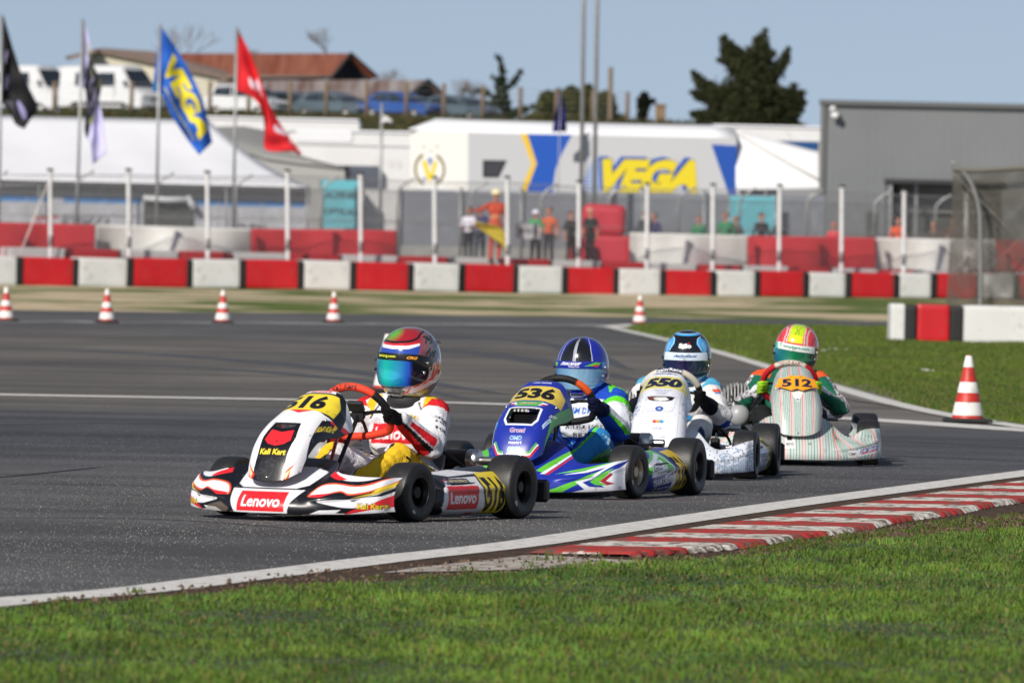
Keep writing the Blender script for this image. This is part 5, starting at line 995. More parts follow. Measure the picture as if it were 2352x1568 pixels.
# front row measured along the picture: edges of the red blocks and the ground below them
red = [(-207, -92, 655), (-78+0, 40-0, 656), (52, 170, 657), (305, 432, 659), (565, 687, 662), (818, 940, 666), (1068, 1182, 671), (1305, 1412, 676), (1530, 1635, 679), (1747, 1848, 681), (1955, 2055, 683), (2152, 2246, 684), (2342, 2430, 685)]
red = [r for i, r in enumerate(red) if i != 1]
red[0] = (-207, -92, 655)
hs_ = lambda px: np.interp(px, [-200, 110, 1125, 2005, 2500], [67, 67, 65, 57, 55])
seq = []
for i, (a, b, y) in enumerate(red):
    seq.append(('red', a, b, y))
    if i < len(red)-1: c, d_, y2 = red[i+1]; seq.append(('white', b+11, c-11, (y+y2)/2))
cr = cw = 0
def gp(px, y):
    P = D(px, y, float(np.interp(px, [-200, 2500], [237, 250]))); P.z = max(P.z, -.12); return P
for (c, a, b, y) in seq:
    A, B = gp(a, y), gp(b, y); A.z = B.z = (A.z+B.z)/2; M_ = (A+B)/2; l = (B-A).length; d_ = (B-A).normalized(); hgt = hs_((a+b)/2)*M_.y/F; M_.z = M_.z-.01
    vis = b > 10 and a < 2345
    if not vis and not (-220 < a < 2450): continue
    if c == 'red': cr += 1 if b > 0 else 0
    else: cw += 1 if b > 0 else 0
    k = (cr if c == 'red' else cw)
    lab = ('red' if c == 'red' else 'white')+' plastic block of the long barrier row, %s %s one from the left edge' % (ORD[max(k-1, 0)], c) if vis else 'plastic block of the long barrier row, beyond the edge of the view'
    yoff = Vector((-d_.y, d_.x, 0))*.5
    bo = block(M_+yoff+Vector((0, random.uniform(-.05, .05), 0)), d_, l*.965, .95, hgt*random.uniform(.975, 1.02), c, lab, 'red and white blocks of the front barrier row', c == 'red', M_.z); bo.rotation_euler.z += random.uniform(-.02, .02); bo.rotation_euler.y = random.uniform(-.012, .012)
# the same row again behind it, tops showing
k2 = {'red': 0, 'white': 0}
for (c, a, b, y) in seq:
    c2 = 'white' if c == 'red' else 'red'; sh = 55*(1-.0001*a); A, B = gp(a+sh-30, y), gp(b+sh-30, y); d_ = (B-A).normalized(); M_ = (A+B)/2+Vector((-d_.y, d_.x, 0))*2.35; l = (B-A).length*1.08
    if M_.x/M_.y*F+CX < 20 or M_.x/M_.y*F+CX > 2330: continue
    hgt = hs_(a)*M_.y/F; k2[c2] += 1
    block(M_, d_, l, 1.0, hgt+.13, c2, '%s barrier block in the second row, only its top showing, %s %s from left' % (c2, ORD[k2[c2]-1], c2), 'blocks of the second barrier row', c2 == 'red')
# raised paddock behind the barriers
def dat(px, off): 
    """depth of the front row at picture column px, plus off metres"""
    xs_ = [s[1] for s in seq]; ys_ = [gp(s[1], s[3]).y for s in seq]; return float(np.interp(px, xs_, ys_))+off
bank = MB(); V = []
cols_ = list(range(-1400, 3800, 100)); prof = [(1.6, 0), (3.6, .75), (60, .8), (70, 1.2), (2000, 9)]
for px in cols_:
    for (o, z) in prof: d_ = dat(px, o) if o < 80 else o; V.append(((px-CX)/F*(dat(px, o) if o < 80 else 420), d_ if o < 80 else 420 , z if o < 80 else 1.6))
def gravel(n, L, p):
    c = ramp(n, L, noise(n, L, 1.2, 6, .7), [(.3, (.16, .15, .14)), (.7, (.30, .28, .26))]); L.new(c, p.inputs['Base Color']); p.inputs['Roughness'].default_value = .9
tag(mesh('paddock_ground', V, gridfaces(len(cols_), len(prof)), gmat('paddock_gravel', gravel), None, True), kind='structure')
# near barrier on the right, with catch net
yb = [(2043, 2078, 'white', 786), (2104, 2180, 'red', 786), (2210, 2430, 'white', 790), (2455, 2600, 'red', 797)]
nb = []
for i, (a, b, c, y) in enumerate(yb):
    A, B = D(a, y, 119.7), D(b, y, 119.7); A.z = B.z = 0; d_ = (B-A).normalized(); d_ = Vector((1, .02, 0)).normalized(); M_ = (A+B)/2+Vector((0, .35, 0)); hgt = 88*M_.y/F
    V, Fs = rbox((B-A).length*.99, .7, hgt, .035); e = empty('barrier_block', (M_.x, M_.y, .01), math.atan2(d_.y, d_.x), ['short white end block of the near barrier on the right', 'red block of the near barrier between black straps', 'long white block of the near barrier at the right edge', 'red block of the near barrier beyond the right edge'][i], 'track barrier', 'blocks of the near barrier')
    mesh('block_body', V, Fs, BR if c == 'red' else BW, e, True); nb.append((A, B, M_, hgt))
    if c == 'red':
        for s, wd in ((-1, 26), (1, 30)):
            V2, F2 = rbox(wd*M_.y/F, .67, hgt-.012, .03); m = mesh('strap', V2, F2, BK, e, True); m.location = (s*((B-A).length/2+wd*M_.y/F/2), 0, 0)
GALV = mat('galvanised_steel', (.36, .37, .37), rough=.5, metal=.6, vary=.15); WPOST = mat('white_painted_post', (.66, .67, .68), rough=.6, vary=.12, vscale=3, dirt=((.3, .3, .3), .3, 3)); RUST = mat('weathered_timber', (.17, .125, .085), rough=.9, vary=.2, vscale=6)
WIRE = mat('grey_fence_wire', (.26, .27, .28), rough=.6, metal=.2); NETM = mat('brown_net_cord', (.15, .14, .12), rough=.9)
def netting(P00, P10, P01, P11, step, wd, mat_, name, parent):
    """diagonal wires woven across a quad: bottom-left, bottom-right, top-left, top-right"""
    P00, P10, P01, P11 = map(Vector, (P00, P10, P01, P11)); Lx = (P10-P00).length; Ly = (P01-P00).length; V = []; Fc = []
    def Q(u, v): return P00*(1-u)*(1-v)+P10*u*(1-v)+P01*(1-u)*v+P11*u*v
    u = -Ly
    nrm = (P10-P00).cross(P01-P00).normalized()
    while u < Lx:
        for sg in (1, -1):
            x0, x1 = (u, u+Ly) if sg > 0 else (u+Ly, u); y0, y1 = 0., Ly
            if x0 == x1: continue
            def clip(xa, ya, xb, yb):
                t0, t1 = 0., 1.; dx = xb-xa
                for bnd, s_ in ((0, 1), (Lx, -1)):
                    fa, fb = s_*(xa-bnd), s_*(xb-bnd)
                    if fa < 0 and fb < 0: return None
                    if fa < 0: t0 = max(t0, fa/(fa-fb))
                    if fb < 0: t1 = min(t1, fa/(fa-fb))
                return (t0, t1) if t1 > t0+1e-4 else None
            c = clip(x0, y0, x1, y1)
            if not c: continue
            a = (x0+(x1-x0)*c[0], y1*c[0]); b = (x0+(x1-x0)*c[1], y1*c[1]); A, B = Q(a[0]/Lx, a[1]/Ly), Q(b[0]/Lx, b[1]/Ly)
            t = (B-A).normalized(); sd = t.cross(nrm)*wd/2; up = nrm*wd/2; k = len(V)
            V += [A+sd, A-sd*.5+up, A-sd*.5-up, B+sd, B-sd*.5+up, B-sd*.5-up]; Fc += [(k, k+1, k+4, k+3), (k+1, k+2, k+5, k+4), (k+2, k, k+3, k+5)]
        u += step
    return mesh(name, V, Fc, mat_, parent, False)
ft = empty('catch_fence', (0, 0, 0), 0, 'tall brown catch net on a bent grey post above the near barrier', 'catch fence')
dN = nb[1][2].y+1.2; top = lambda px, py: D(px, py, dN)
P = [top(2252, 735), top(2252, 540), top(2247, 470), top(2225, 410), top(2185, 370)]
MB().tube(bez(P, 6), .030, 12).build('fence_post', mat('dull_steel_post', (.20, .205, .205), rough=.6, vary=.15), ft, True)
MB().tube([top(2185, 392), top(2480, 690)], .008, 6).build('brace_wire', NETM, ft, True); MB().tube([top(2480, 392), top(2240, 660)], .008, 6).build('brace_wire', NETM, ft, True)
MB().tube(bez([top(2188, 388), top(2240, 392), top(2352, 386), top(2500, 384)], 6), .035, 8).build('top_cord', NETM, ft, True)
dn2 = dN+.3
netting(D(2172, 705, dn2), D(2520, 705, dn2), D(2190, 388, dn2), D(2520, 386, dn2), .050, .014, NETM, 'net_panel', ft); netting(D(2175, 705, dn2+.6), D(2520, 705, dn2+.6), D(2192, 388, dn2+.6), D(2520, 386, dn2+.6), .055, .012, NETM, 'net_panel', ft)
# ---- wire fence with white posts behind the front row
wf = empty('wire_fence', (0, 0, 0), 0, 'long wire mesh fence on white posts behind the barrier blocks', 'fence')
posts = [(-70, 398), (115, 398), (295, 398), (476, 403), (660, 400), (828, 407), (998, 415), (1165, 415), (1330, 425), (1487, 430), (1638, 432), (1791, 433), (1934, 436), (2077, 445), (2220, 449), (2365, 455)]
tops = []
for i, (px, py) in enumerate(posts):
    d_ = dat(px, 1.3); A = D(px+(2 if px < 1200 else -1), 640, d_); B = D(px, py, d_); A.z = max(A.z, 0)
    MB().tube([(A.x, A.y, 0), B], .062, 12).tube([B, B+Vector((0, 0, .10))], .085, 10).mat(1).build('fence_post', WPOST, wf, True, mods=[AS])
    m = MB()
    c = Vector((A.x, A.y, 0)).lerp(B, .33); m.tube([c+Vector((0, 0, z_)) for z_ in (-.015, .02, .04, .10, .12, .15, .17, .23, .25, .28)], [.069, .069, .064, .064, .069, .069, .064, .064, .069, .069], 10)
    m.build('wire_tie', mat('dark_wire_tie', (.08, .08, .08), rough=.7), wf, True); tops.append((Vector((A.x, A.y, 0)), B))
    MB().tube([B+Vector((0, 0, .06)), B+Vector((0, 0, .14))], .088, 10).build('post_cap', BLACKP, wf, True)
for (a, A), (b, B) in zip(tops[:-1], tops[1:]):
    lift = Vector((0, 0, .75)); netting(a+lift, b+lift, A-Vector((0, 0, .05)), B-Vector((0, 0, .05)), .14, .012, WIRE, 'mesh_panel', wf)
MB().tube([t[1]-Vector((0, 0, .05)) for t in tops], .012, 6).build('top_wire', WIRE, wf, True); MB().tube([a.lerp(b, .62) for a, b in tops], .010, 6).build('tension_wire', WIRE, wf, True)
A = D(44, 588, dat(44, .9)); MB().tube([A, tops[1][1]-Vector((0, 0, .15))], .022, 6).build('guy_wire', mat('pale_guy_wire', (.6, .55, .52), rough=.6), wf, True)
# second fence: grey posts with bent tops and curved arms
f2 = empty('chain_link_fence', (0, 0, 0), 0, 'grey chain link fence with curved post tops behind the white posts', 'fence')
GP = [(-20, 400), (178, 398), (362, 403), (543, 408), (742, 412), (915, 415), (1085, 423), (1245, 428), (1400, 432), (1560, 436), (1700, 438), (1855, 440), (2010, 445), (2150, 452)]
t2 = []
for i, (px, py) in enumerate(GP):
    d_ = dat(px, 6.0); B = D(px, py+22, d_); base_ = Vector((B.x-.02, B.y, .75)); c = B+Vector((.14, 0, .16)); e_ = B+Vector((.46, 0, .36))
    MB().tube([base_, B]+bez([B, c, e_], 5)[1:], .035, 8).build('fence_post', GALV, f2, True); t2.append((base_, B))
for (a, A), (b, B) in zip(t2[:-1], t2[1:]): netting(a, b, A, B, .13, .017, GALV, 'mesh_panel', f2)
for q_ in (.98, .55): MB().tube([a.lerp(b, q_) for a, b in t2], .014, 6).build('rail', GALV, f2, True)
# ---- banners (fabric walls)
def banner(px0, px1, yt0, yt1, yb0, yb1, off, colr, label, amp=.10, slope=0):
    n = 80; V = []
    for i in range(n):
        u = i/(n-1); px = px0+(px1-px0)*u; d_ = dat(px, off)
        w_ = math.sin(u*7+px0)*amp+math.sin(u*19+1)*amp*.35
        for j in range(12):
            v = j/11; py = (yb0+(yb1-yb0)*u)*(1-v)+(yt0+(yt1-yt0)*u)*v; P = D(px, py, d_); V.append((P.x, P.y+w_*(1.2-v*.8)+.25*math.sin(u*6+px0)*(1-v)*amp*6*(.5 if colr == 'red' else 1), P.z))
    m = mat('banner_'+colr, (.50, .02, .03) if colr == 'red' else (.70, .70, .67), rough=.75, vary=.08, vscale=1.2, bump=.2, bscale=3)
    return tag(mesh('banner', V, gridfaces(n, 12), m, None, True, mods=[('SOLIDIFY', {'thickness': .02})]), label, 'banner', 'red and white fabric banners along the fence')
banner(-160, 219, 506, 516, 596, 598, 3.2, 'red', 'red fabric banner at the left edge behind the wire fence')
banner(221, 577, 516, 525, 596, 600, 3.3, 'white', 'white fabric banner hanging between two red ones on the left', .22)
banner(578, 911, 525, 529, 600, 604, 3.2, 'red', 'red fabric banner ending beside the gap where the marshals stand')
banner(1447, 1717, 534, 541, 612, 616, 3.2, 'white', 'white fabric banner right of the stacked red cushions', .12)
banner(1718, 2011, 541, 546, 616, 620, 3.2, 'red', 'red fabric banner between two white ones on the right', .10)
banner(2012, 2288, 546, 550, 620, 625, 3.2, 'white', 'white fabric banner partly behind the brown catch net', .12)
banner(2289, 2520, 551, 556, 625, 630, 3.2, 'red', 'red fabric banner at the right edge behind the catch net', .10)
# ---- cones
CONE_R = mat('cone_red', (.50, .03, .02), rough=.5, vary=.12, vscale=12, dirt=((.2, .04, .03), .3, 14)); CONE_W = mat('cone_white_band', (.72, .71, .68), rough=.45, vary=.08, vscale=12, dirt=((.35, .32, .28), .25, 14)); CONE_B = mat('cone_rubber_base', (.02, .02, .02), rough=.8, vary=.2)
def cone(px, py, H, label):
    g = G(px, py); e = empty('traffic_cone', (g.x, g.y, .006), random.uniform(-.3, .3), label, 'traffic cone', 'red and white traffic cones')
    k = H/.5; hb = .035*k; prof = []
    R0, R1 = .118*k, .022*k
    MB().box((0, 0, hb/2), (.33*k, .33*k, hb), bev=.012*k).build('cone_base', CONE_B, e, False)
    z = [hb, .10*k, .18*k, .25*k, .325*k, .40*k, .5*k]; z = [hb, hb+.022*k, .155*k, .225*k, .305*k, .415*k, .5*k]
    m = MB()
    for i in range(6):
        m.mat(0 if i % 2 == 0 else 1); r = lambda h: R0+(R1-R0)*(h-hb)/(H-hb); t = .0025*k if i % 2 else 0
        m.lathe([(r(z[i])+t-.001, z[i]), (r(z[i])+t, z[i]+.001), (r(z[i+1])+t, z[i+1]-.001), (r(z[i+1])+t-.001, z[i+1])], n=36, caps=False)
    m.mat(0).lathe([(R1, H-.001), (R1*.8, H+.004), (.0001, H+.004)], n=24, caps=False)
    m.build('cone_body', [CONE_R, CONE_W], e, True, mods=[AS]); return e
cone(13, 739, .49, 'leftmost traffic cone, at the left edge of the far track line'); cone(245, 742, .485, 'traffic cone second from the left on the far track line'); cone(511, 743, .49, 'traffic cone directly in line with the red flag, third from left'); cone(766, 742, .475, 'traffic cone left of the leading driver, fourth from left')
cone(1469, 746, .48, 'lone traffic cone at the tip of the white painted corner'); cone(2222, 973, .485, 'big traffic cone beside the infield line, closest to the camera'); cone(888, 902, .47, 'traffic cone almost hidden behind the leading driver')
# ------------------------------------------------------------------ paddock: tents, trailers, hall, hill, cars, trees, flags, people
def face_obj(name, P, faces, m, parent=None, thick=0, smooth=False): 
    return mesh(name, [tuple(q) for q in P], faces, m, parent, smooth, mods=[('SOLIDIFY', {'thickness': thick, 'offset': 0})] if thick else [])
def painted(name, quad, cv, nx, ny, parent, m=None, wav=0, mat_=None, off=0, thick=.02):
    """a flat panel with artwork; quad = bottom-left, bottom-right, top-right, top-left world points; canvas runs 0..1 in both"""
    a, b, c, d = map(Vector, quad); V = []; U = np.linspace(0, 1, nx); W = np.linspace(0, 1, ny)
    n = (b-a).cross(d-a).normalized()
    for u in U:
        for w_ in W: V.append((a*(1-u)+b*u)*(1-w_)+(d*(1-u)+c*u)*w_+n*off)
    uu, ww = np.meshgrid(U, W, indexing='ij'); C = cv.at(uu, ww).reshape(-1, 3)
    return mesh(name, V, gridfaces(nx, ny), mat_ or mat('printed_panel', attr=True, rough=.5), parent, False, C, mods=[('SOLIDIFY', {'thickness': thick, 'offset': -1})])
TENTW = mat('white_tent_fabric', (.72, .73, .76), rough=.7, vary=.04, vscale=.6, bump=.1, bscale=1); GREYF = mat('grey_tent_fabric', (.26, .26, .25), rough=.8, vary=.06, vscale=.6)
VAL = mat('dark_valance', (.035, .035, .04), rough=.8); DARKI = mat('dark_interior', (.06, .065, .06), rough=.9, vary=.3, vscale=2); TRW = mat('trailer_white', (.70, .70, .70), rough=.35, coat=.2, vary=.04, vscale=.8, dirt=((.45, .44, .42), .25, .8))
# white marquee
t = empty('marquee_tent', D(350, 600, 262), 0, 'large white marquee with dark valance at left behind the flagpoles', 'tent'); O = t.location.copy()
def PO(px, py, d): return D(px, py, d)-O
eL, eR, rL, rR, bR = PO(-500, 400, 262), PO(712, 431, 262), PO(-500, 254, 268), PO(478, 276, 268), PO(716, 431, 274)
V = []; n = 40
for i in range(n):
    u = i/(n-1)
    for j in range(14):
        v = j/13; p = (eL.lerp(eR, u)).lerp(rL.lerp(rR, u), v); p.z -= .22*math.sin(math.pi*v)*(.3+.7*u**3)+.02*math.sin(u*40)*math.sin(math.pi*v); V.append(p)
mesh('roof', V, gridfaces(n, 14), TENTW, t, True, mods=[('SOLIDIFY', {'thickness': .02})])
V = []
for i in range(10):
    u = i/9
    for j in range(14): v = j/13; p = eR.lerp(bR, u).lerp(rR, v); p.z -= .25*math.sin(math.pi*v); V.append(p)
mesh('hip', V, gridfaces(10, 14), TENTW, t, True)
vb = Vector((0, -.03, 0)); face_obj('valance', [eL+vb, eR+vb, eR+Vector((0, -.03, -.27)), eL+Vector((0, -.03, -.27))], [(0, 1, 2, 3)], VAL, t, .02)
wc = Cv(0, 1, 0, 1, 1400, 300, 'b4b6bc')
X0, X1 = 0, 712
def wx(px): return (px+200)/(912)
for a, b in ((-200, 116), (145, 325), (450, 655), (668, 700)): wc.rect(wx(a), .80, wx(b), .885, '3a7fc4')
wc.rect(wx(-200), .90, 1, 1, 'c9c9c8'); wc.text('FORMULA', wx(198), .52, .125, .16, '5c5e66', ital=.1, bold=.05); wc.poly([(wx(80), .60), (wx(135), .62), (wx(135), .57), (wx(80), .53)], 'b04048'); wc.text('RENTAL', wx(575), .47, .095, .16, '34363c', bold=.05)
for a in (60, 240, 500, 600): wc.rect(wx(a), 0, wx(a)+.004, .9, '9b9ea6')
qa = [PO(-200, 585, 262.3), PO(712, 605, 262.3), PO(712, 446, 262.3), PO(-200, 427, 262.3)]
painted('side_wall', qa, wc, 420, 60, t)
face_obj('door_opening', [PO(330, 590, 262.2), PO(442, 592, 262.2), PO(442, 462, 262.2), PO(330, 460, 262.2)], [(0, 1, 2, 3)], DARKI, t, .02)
m = MB(); m.tube([PO(330, 455, 262.0), PO(385, 459, 261.9), PO(440, 458, 262.0)], .09, 8).tube([PO(430, 452, 262.0), PO(448, 480, 262.0)], .10, 8); m.build('rolled_flap', TENTW, t, True)
for px in (-150, 90, 300, 520, 706): MB().tube([PO(px, 605, 261.9), PO(px, 425, 261.9)], .04, 8).build('pole', GALV, t, True)
# grey tent behind
t = empty('grey_tent', D(640, 600, 285), 0, 'grey peaked tent behind the white marquee', 'tent'); O = t.location.copy()
V = [PO(440, 405, 285), PO(797, 384, 284), PO(797, 384, 293), PO(500, 291, 289), PO(585, 291, 289), PO(440, 340, 285)]
rp = []; edge = [(440, 300, 330), (490, 292, 330), (560, 290, 345), (610, 300, 362), (680, 330, 372), (740, 360, 378), (797, 384, 384)]
for px, y1, y0 in edge: rp += [PO(px, y0+2, 284), PO(px, (y0+y1)/2+2, 286), PO(px, y1, 289), PO(px, y1+8, 293)]
mesh('roof', rp, gridfaces(len(edge), 4), GREYF, t, True, mods=[('SOLIDIFY', {'thickness': .03})])
face_obj('side_wall', [PO(440, 600, 284.1), PO(795, 600, 284.1), PO(795, 385, 284.1), PO(440, 335, 284.1)], [(0, 1, 2, 3)], mat('pale_grey_fabric', (.36, .36, .35), rough=.8), t, .02)
MB().tube([PO(797, 600, 284), PO(797, 382, 284)], .07, 8).build('pole', BLACKM, t, True)
# white trailers
def boxpx(name, x0, x1, yt, yb, d, dep, m_, parent, O, bev=.06):
    a, b = D(x0, yb, d), D(x1, yb, d); c = D(x0, yt, d); h = c.z-a.z; ctr = (a+b)/2+Vector((0, dep/2, h/2))-O
    return MB().box(ctr, ((b-a).length, dep, h), bev=bev).build(name, m_, parent, False)
for i, (x0, x1, yt, d, lab) in enumerate(((470, 822, 273, 296, 'long white box trailer seen above the grey tent'), (660, 945, 302, 286, 'low white trailer between the grey tent and the large sponsor truck'), (1640, 1990, 292, 298, 'white roofed lorry behind the sloping canvas, left of the grey hall'))):
    t = empty('box_trailer', D((x0+x1)/2, 600, d), 0, lab, 'trailer', 'white trailers parked in the paddock'); O = t.location.copy()
    boxpx('trailer_body', x0, x1, yt, 560, d, 2.5, TRW, t, O); boxpx('roof_edge', x0-3, x1+3, yt-3, yt+3, d-.06, 2.62, TENTW, t, O, .02); boxpx('trim_strip', x0+6, x1-6, yt+30, yt+33, d-.04, .05, mat('trim_grey', (.5, .5, .52), rough=.4), t, O, .004)
    for px in (x0+40, x1-60): MB().lathe([(.2, -.15), (.48, -.15), (.48, .15), (.2, .15)], D(px, 592, d+.2)-O, 'Y', 24).build('wheel', RUBBER, t, True)
    if i == 0: boxpx('side_locker', 681, 810, 297, 328, d-12, .5, TENTW, t, O, .03)
    if i == 2: boxpx('blue_stripe', 1790, 1878, 326, 345, d-.1, .1, mat('trailer_blue', (.02, .08, .22), rough=.3), t, O, .01)
# sponsor truck with the large yellow lettering
t = empty('race_truck', D(1380, 600, 268), 0, 'long white race truck with big blue and yellow VEGA lettering', 'race truck'); O = t.location.copy()
vc = Cv(0, 1, 0, 1, 1700, 420, 'b9bbbe')
def U(px): return (px-1075)/(1692-1075)
def W(py, px=1384): return (437-py+(px-1384)*.010)/(437-306)
vc.poly([(U(1196), 1), (U(1211), 1), (U(1232), W(372)), (U(1208), 0), (U(1194), 0), (U(1221), W(372))], 'e0b818')
vc.poly([(U(1211), 1), (U(1314), 1), (U(1290), W(350)), (U(1276), W(385)), (U(1268), 0), (U(1208), 0), (U(1233), W(372))], '0f4fae')
vc.poly([(U(1634), W(321)), (U(1692), W(323)), (U(1692), 0), (U(1674), 0)], '0f4aa2')
vc.poly([(U(1109), W(366)), (U(1165), W(366)), (U(1146), W(405)), (U(1109), W(405))], '1a1b1f'); vc.poly([(U(1114), W(371)), (U(1156), W(371)), (U(1143), W(400)), (U(1114), W(400))], '34363c')
for k in range(10):
    y = W(360+k*7.6); vc.rect(U(1362-k*3.6), y-.018, U(1392), y+.012, '5b86c8')
vc.text('VEGA', U(1483), W(391), .395, .60, '1d52ae', bold=.07, ital=.12); vc.text('VEGA', U(1492), W(396), .405, .60, '4a4a20', bold=.085, ital=.12); vc.text('VEGA', U(1492), W(396), .40, .58, 'd9c51c', bold=.065, ital=.12)
painted('side_panel', [PO(1075, 441, 268), PO(1692, 448, 268), PO(1692, 318, 268), PO(1075, 305, 268)], vc, 620, 140, t)
lc = Cv(0, 1, 0, 1, 300, 300, 'dad9d4')
for k in range(26):
    a = math.radians(-62+k*4.8); 
    for s_ in (-1, 1): lc.ell(.34+s_*.25*math.cos(a), .36+.26*math.sin(a), .022, .03, '8a7a3a' if k % 2 else '4a4630')
lc.poly([(.20, .50), (.29, .50), (.35, .28), (.41, .50), (.48, .50), (.39, .18), (.30, .18)], 'd8c01c'); lc.poly([(.30, .54), (.39, .54), (.35, .40)], '2a5cb0'); lc.poly([(.18, .20), (.28, .24), (.28, .18)], '2a5cb0'); lc.poly([(.52, .20), (.42, .24), (.42, .18)], '2a5cb0'); lc.ell(.24, .72, .02, .03, 'b0ab98'); lc.ell(.47, .74, .02, .03, 'b0ab98'); lc.ell(.36, .66, .015, .03, 'b0ab98')
painted('front_panel', [PO(942, 440, 269.2), PO(1075, 441, 268), PO(1075, 305, 268), PO(942, 296, 269.2)], lc, 150, 150, t)
V = []
pr = [(268, 0), (268.5, .42), (269.4, .60), (270.8, .66)]
cs = [(938, .0, 296), (955, .3, 297), (1000, 1, 300), (1075, 1, 303.5), (1300, 1, 310), (1640, 1, 317), (1692, .75, 319)]
for px, k, yb in cs:
    for d, h in pr: p = PO(px, yb, 268 if px > 1000 else 269); p.y += d-268; p.z += h*k*.66; V.append(p)
mesh('roof', V, gridfaces(len(cs), 4), TENTW, t, True, mods=[('SOLIDIFY', {'thickness': .03})])
boxpx('lower_body', 944, 1690, 441, 585, 268.2, 2.6, mat('trailer_grey_skirt', (.42, .43, .46), rough=.6, vary=.08, vscale=1), t, O); boxpx('upper_body', 1078, 1690, 322, 441, 268.1, 2.4, TRW, t, O)
for px in (1000, 1060, 1560, 1620): MB().lathe([(.2, -.15), (.5, -.15), (.5, .15), (.2, .15)], D(px, 600, 268.0)-O, 'Y', 24).build('wheel', RUBBER, t, True)
# awning joined to it on the right
t = empty('canvas_awning', D(1790, 600, 270), 0, 'white canvas awning sloping down to the grey hall', 'awning'); O = t.location.copy(); V = []
cs = [(1640, 288, 318), (1692, 298, 330), (1760, 317, 380), (1830, 336, 412), (1886, 351, 425)]
for px, y1, y0 in cs:
    for j in range(8): v = j/7; V.append(PO(px, y0+(y1-y0)*v+4*math.sin(math.pi*v), 267.6+3*v))
V2 = [PO(1692, 435, 267.6), PO(1882, 432, 267.6), PO(1886, 351, 270.6), PO(1760, 317, 270.6), PO(1692, 298, 270.6)]
V2 = []
for px in np.linspace(1690, 1886, 16):
    ty = np.interp(px, [1690, 1760, 1820, 1886], [298, 317, 333, 351])
    for j in range(10): v = j/9; V2.append(PO(px, 433+(ty-433)*v+5*math.sin(math.pi*v)*(px-1690)/196, 267.6+1.0*v))
mesh('roof', V2, gridfaces(16, 10), TENTW, t, True, mods=[('SOLIDIFY', {'thickness': .03})])
mesh('upper_roof', [PO(1500, 287, 271), PO(1640, 289, 271), PO(1692, 298, 270.7), PO(1692, 325, 268), PO(1500, 318, 268.2)], [(0, 1, 2, 3, 4)], TENTW, t, False, mods=[('SOLIDIFY', {'thickness': .02})])
MB().tube([PO(1694, 304, 268.47), PO(1760, 345, 268.28), PO(1820, 378, 268.05), PO(1880, 412, 267.78)], .035, 6).build('seam', mat('cream_seam', (.74, .72, .66), rough=.7), t, True)
face_obj('valance', [PO(1692, 436, 267.5), PO(1882, 433, 267.5), PO(1882, 424, 267.5), PO(1692, 427, 267.5)], [(0, 1, 2, 3)], TENTW, t, .02)
for px in (1700, 1790, 1876): MB().tube([PO(px, 600, 267.6), PO(px, 430, 267.6)], .05, 8).build('pole', GALV, t, True)
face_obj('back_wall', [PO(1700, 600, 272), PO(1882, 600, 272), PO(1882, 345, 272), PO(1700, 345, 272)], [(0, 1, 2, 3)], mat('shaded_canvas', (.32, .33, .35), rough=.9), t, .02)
# grey hall
def clad(n, L, p):
    g = n.new('ShaderNodeNewGeometry'); sx = n.new('ShaderNodeSeparateXYZ'); L.new(g.outputs['Position'], sx.inputs[0]); mu = n.new('ShaderNodeMath'); mu.operation = 'MULTIPLY'; mu.inputs[1].default_value = 24; L.new(sx.outputs[0], mu.inputs[0]); sn = n.new('ShaderNodeMath'); sn.operation = 'SINE'; L.new(mu.outputs[0], sn.inputs[0])
    c = ramp(n, L, noise(n, L, .5, 4, .5), [(.3, (.172, .184, .190)), (.7, (.192, .204, .210))]); L.new(c, p.inputs['Base Color']); p.inputs['Roughness'].default_value = .6; b = n.new('ShaderNodeBump'); b.inputs['Distance'].default_value = .004; b.inputs['Strength'].default_value = .3; L.new(sn.outputs[0], b.inputs['Height']); L.new(b.outputs[0], p.inputs['Normal'])
CLAD = gmat('grey_cladding', clad)
t = empty('industrial_hall', D(2200, 600, 264), 0, 'plain grey clad hall with dark garage opening at the right edge', 'building'); O = t.location.copy()
def WZ(px, z, d): p = D(px, 500, d); return Vector((p.x, p.y, z))-O
zt = D(1884, 233, 264).z; zd = D(2036, 412, 264).z
xs_ = [1884, 2034, 2300, 3200]
V = [WZ(x, z, 264) for x in xs_ for z in (.5, zd, zt)]; Fq = [(0, 3, 4, 1), (1, 4, 5, 2), (4, 7, 8, 5), (6, 9, 10, 7), (7, 10, 11, 8)]
k = len(V); V += [WZ(1884, .5, 290), WZ(1884, zt, 290), WZ(3200, zt, 290)]; Fq += [(k, 0, 1, 2, k+1), (2, 5, 8, 11, k+2, k+1)]
mesh('wall', V, Fq, CLAD, t, False)
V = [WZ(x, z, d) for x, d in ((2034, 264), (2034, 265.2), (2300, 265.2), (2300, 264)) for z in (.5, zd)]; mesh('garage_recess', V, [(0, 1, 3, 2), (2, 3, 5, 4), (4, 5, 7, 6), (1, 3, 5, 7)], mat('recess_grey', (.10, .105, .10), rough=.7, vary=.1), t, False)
bx = lambda n_, x0, x1, z0, z1, d, dp, m_: MB().box(((WZ(x0, 0, d)+WZ(x1, 0, d))/2+Vector((0, dp/2, (z0+z1)/2+O.z))) if False else Vector(((WZ(x0, 0, d).x+WZ(x1, 0, d).x)/2, WZ(x0, 0, d).y, (z0+z1)/2-O.z)), (abs((WZ(x1, 0, d)-WZ(x0, 0, d)).x), dp, z1-z0)).build(n_, m_, t)
bx('roof_trim', 1876, 3200, zt-.10, zt+.05, 264, .3, mat('roof_trim_grey', (.11, .115, .115), rough=.5)); bx('door_header', 2030, 2304, zd-.12, zd+.02, 263.9, .2, VAL); bx('corner_trim', 1880, 1892, .5, zt-.10, 263.97, .12, mat('corner_grey', (.13, .135, .135), rough=.5))
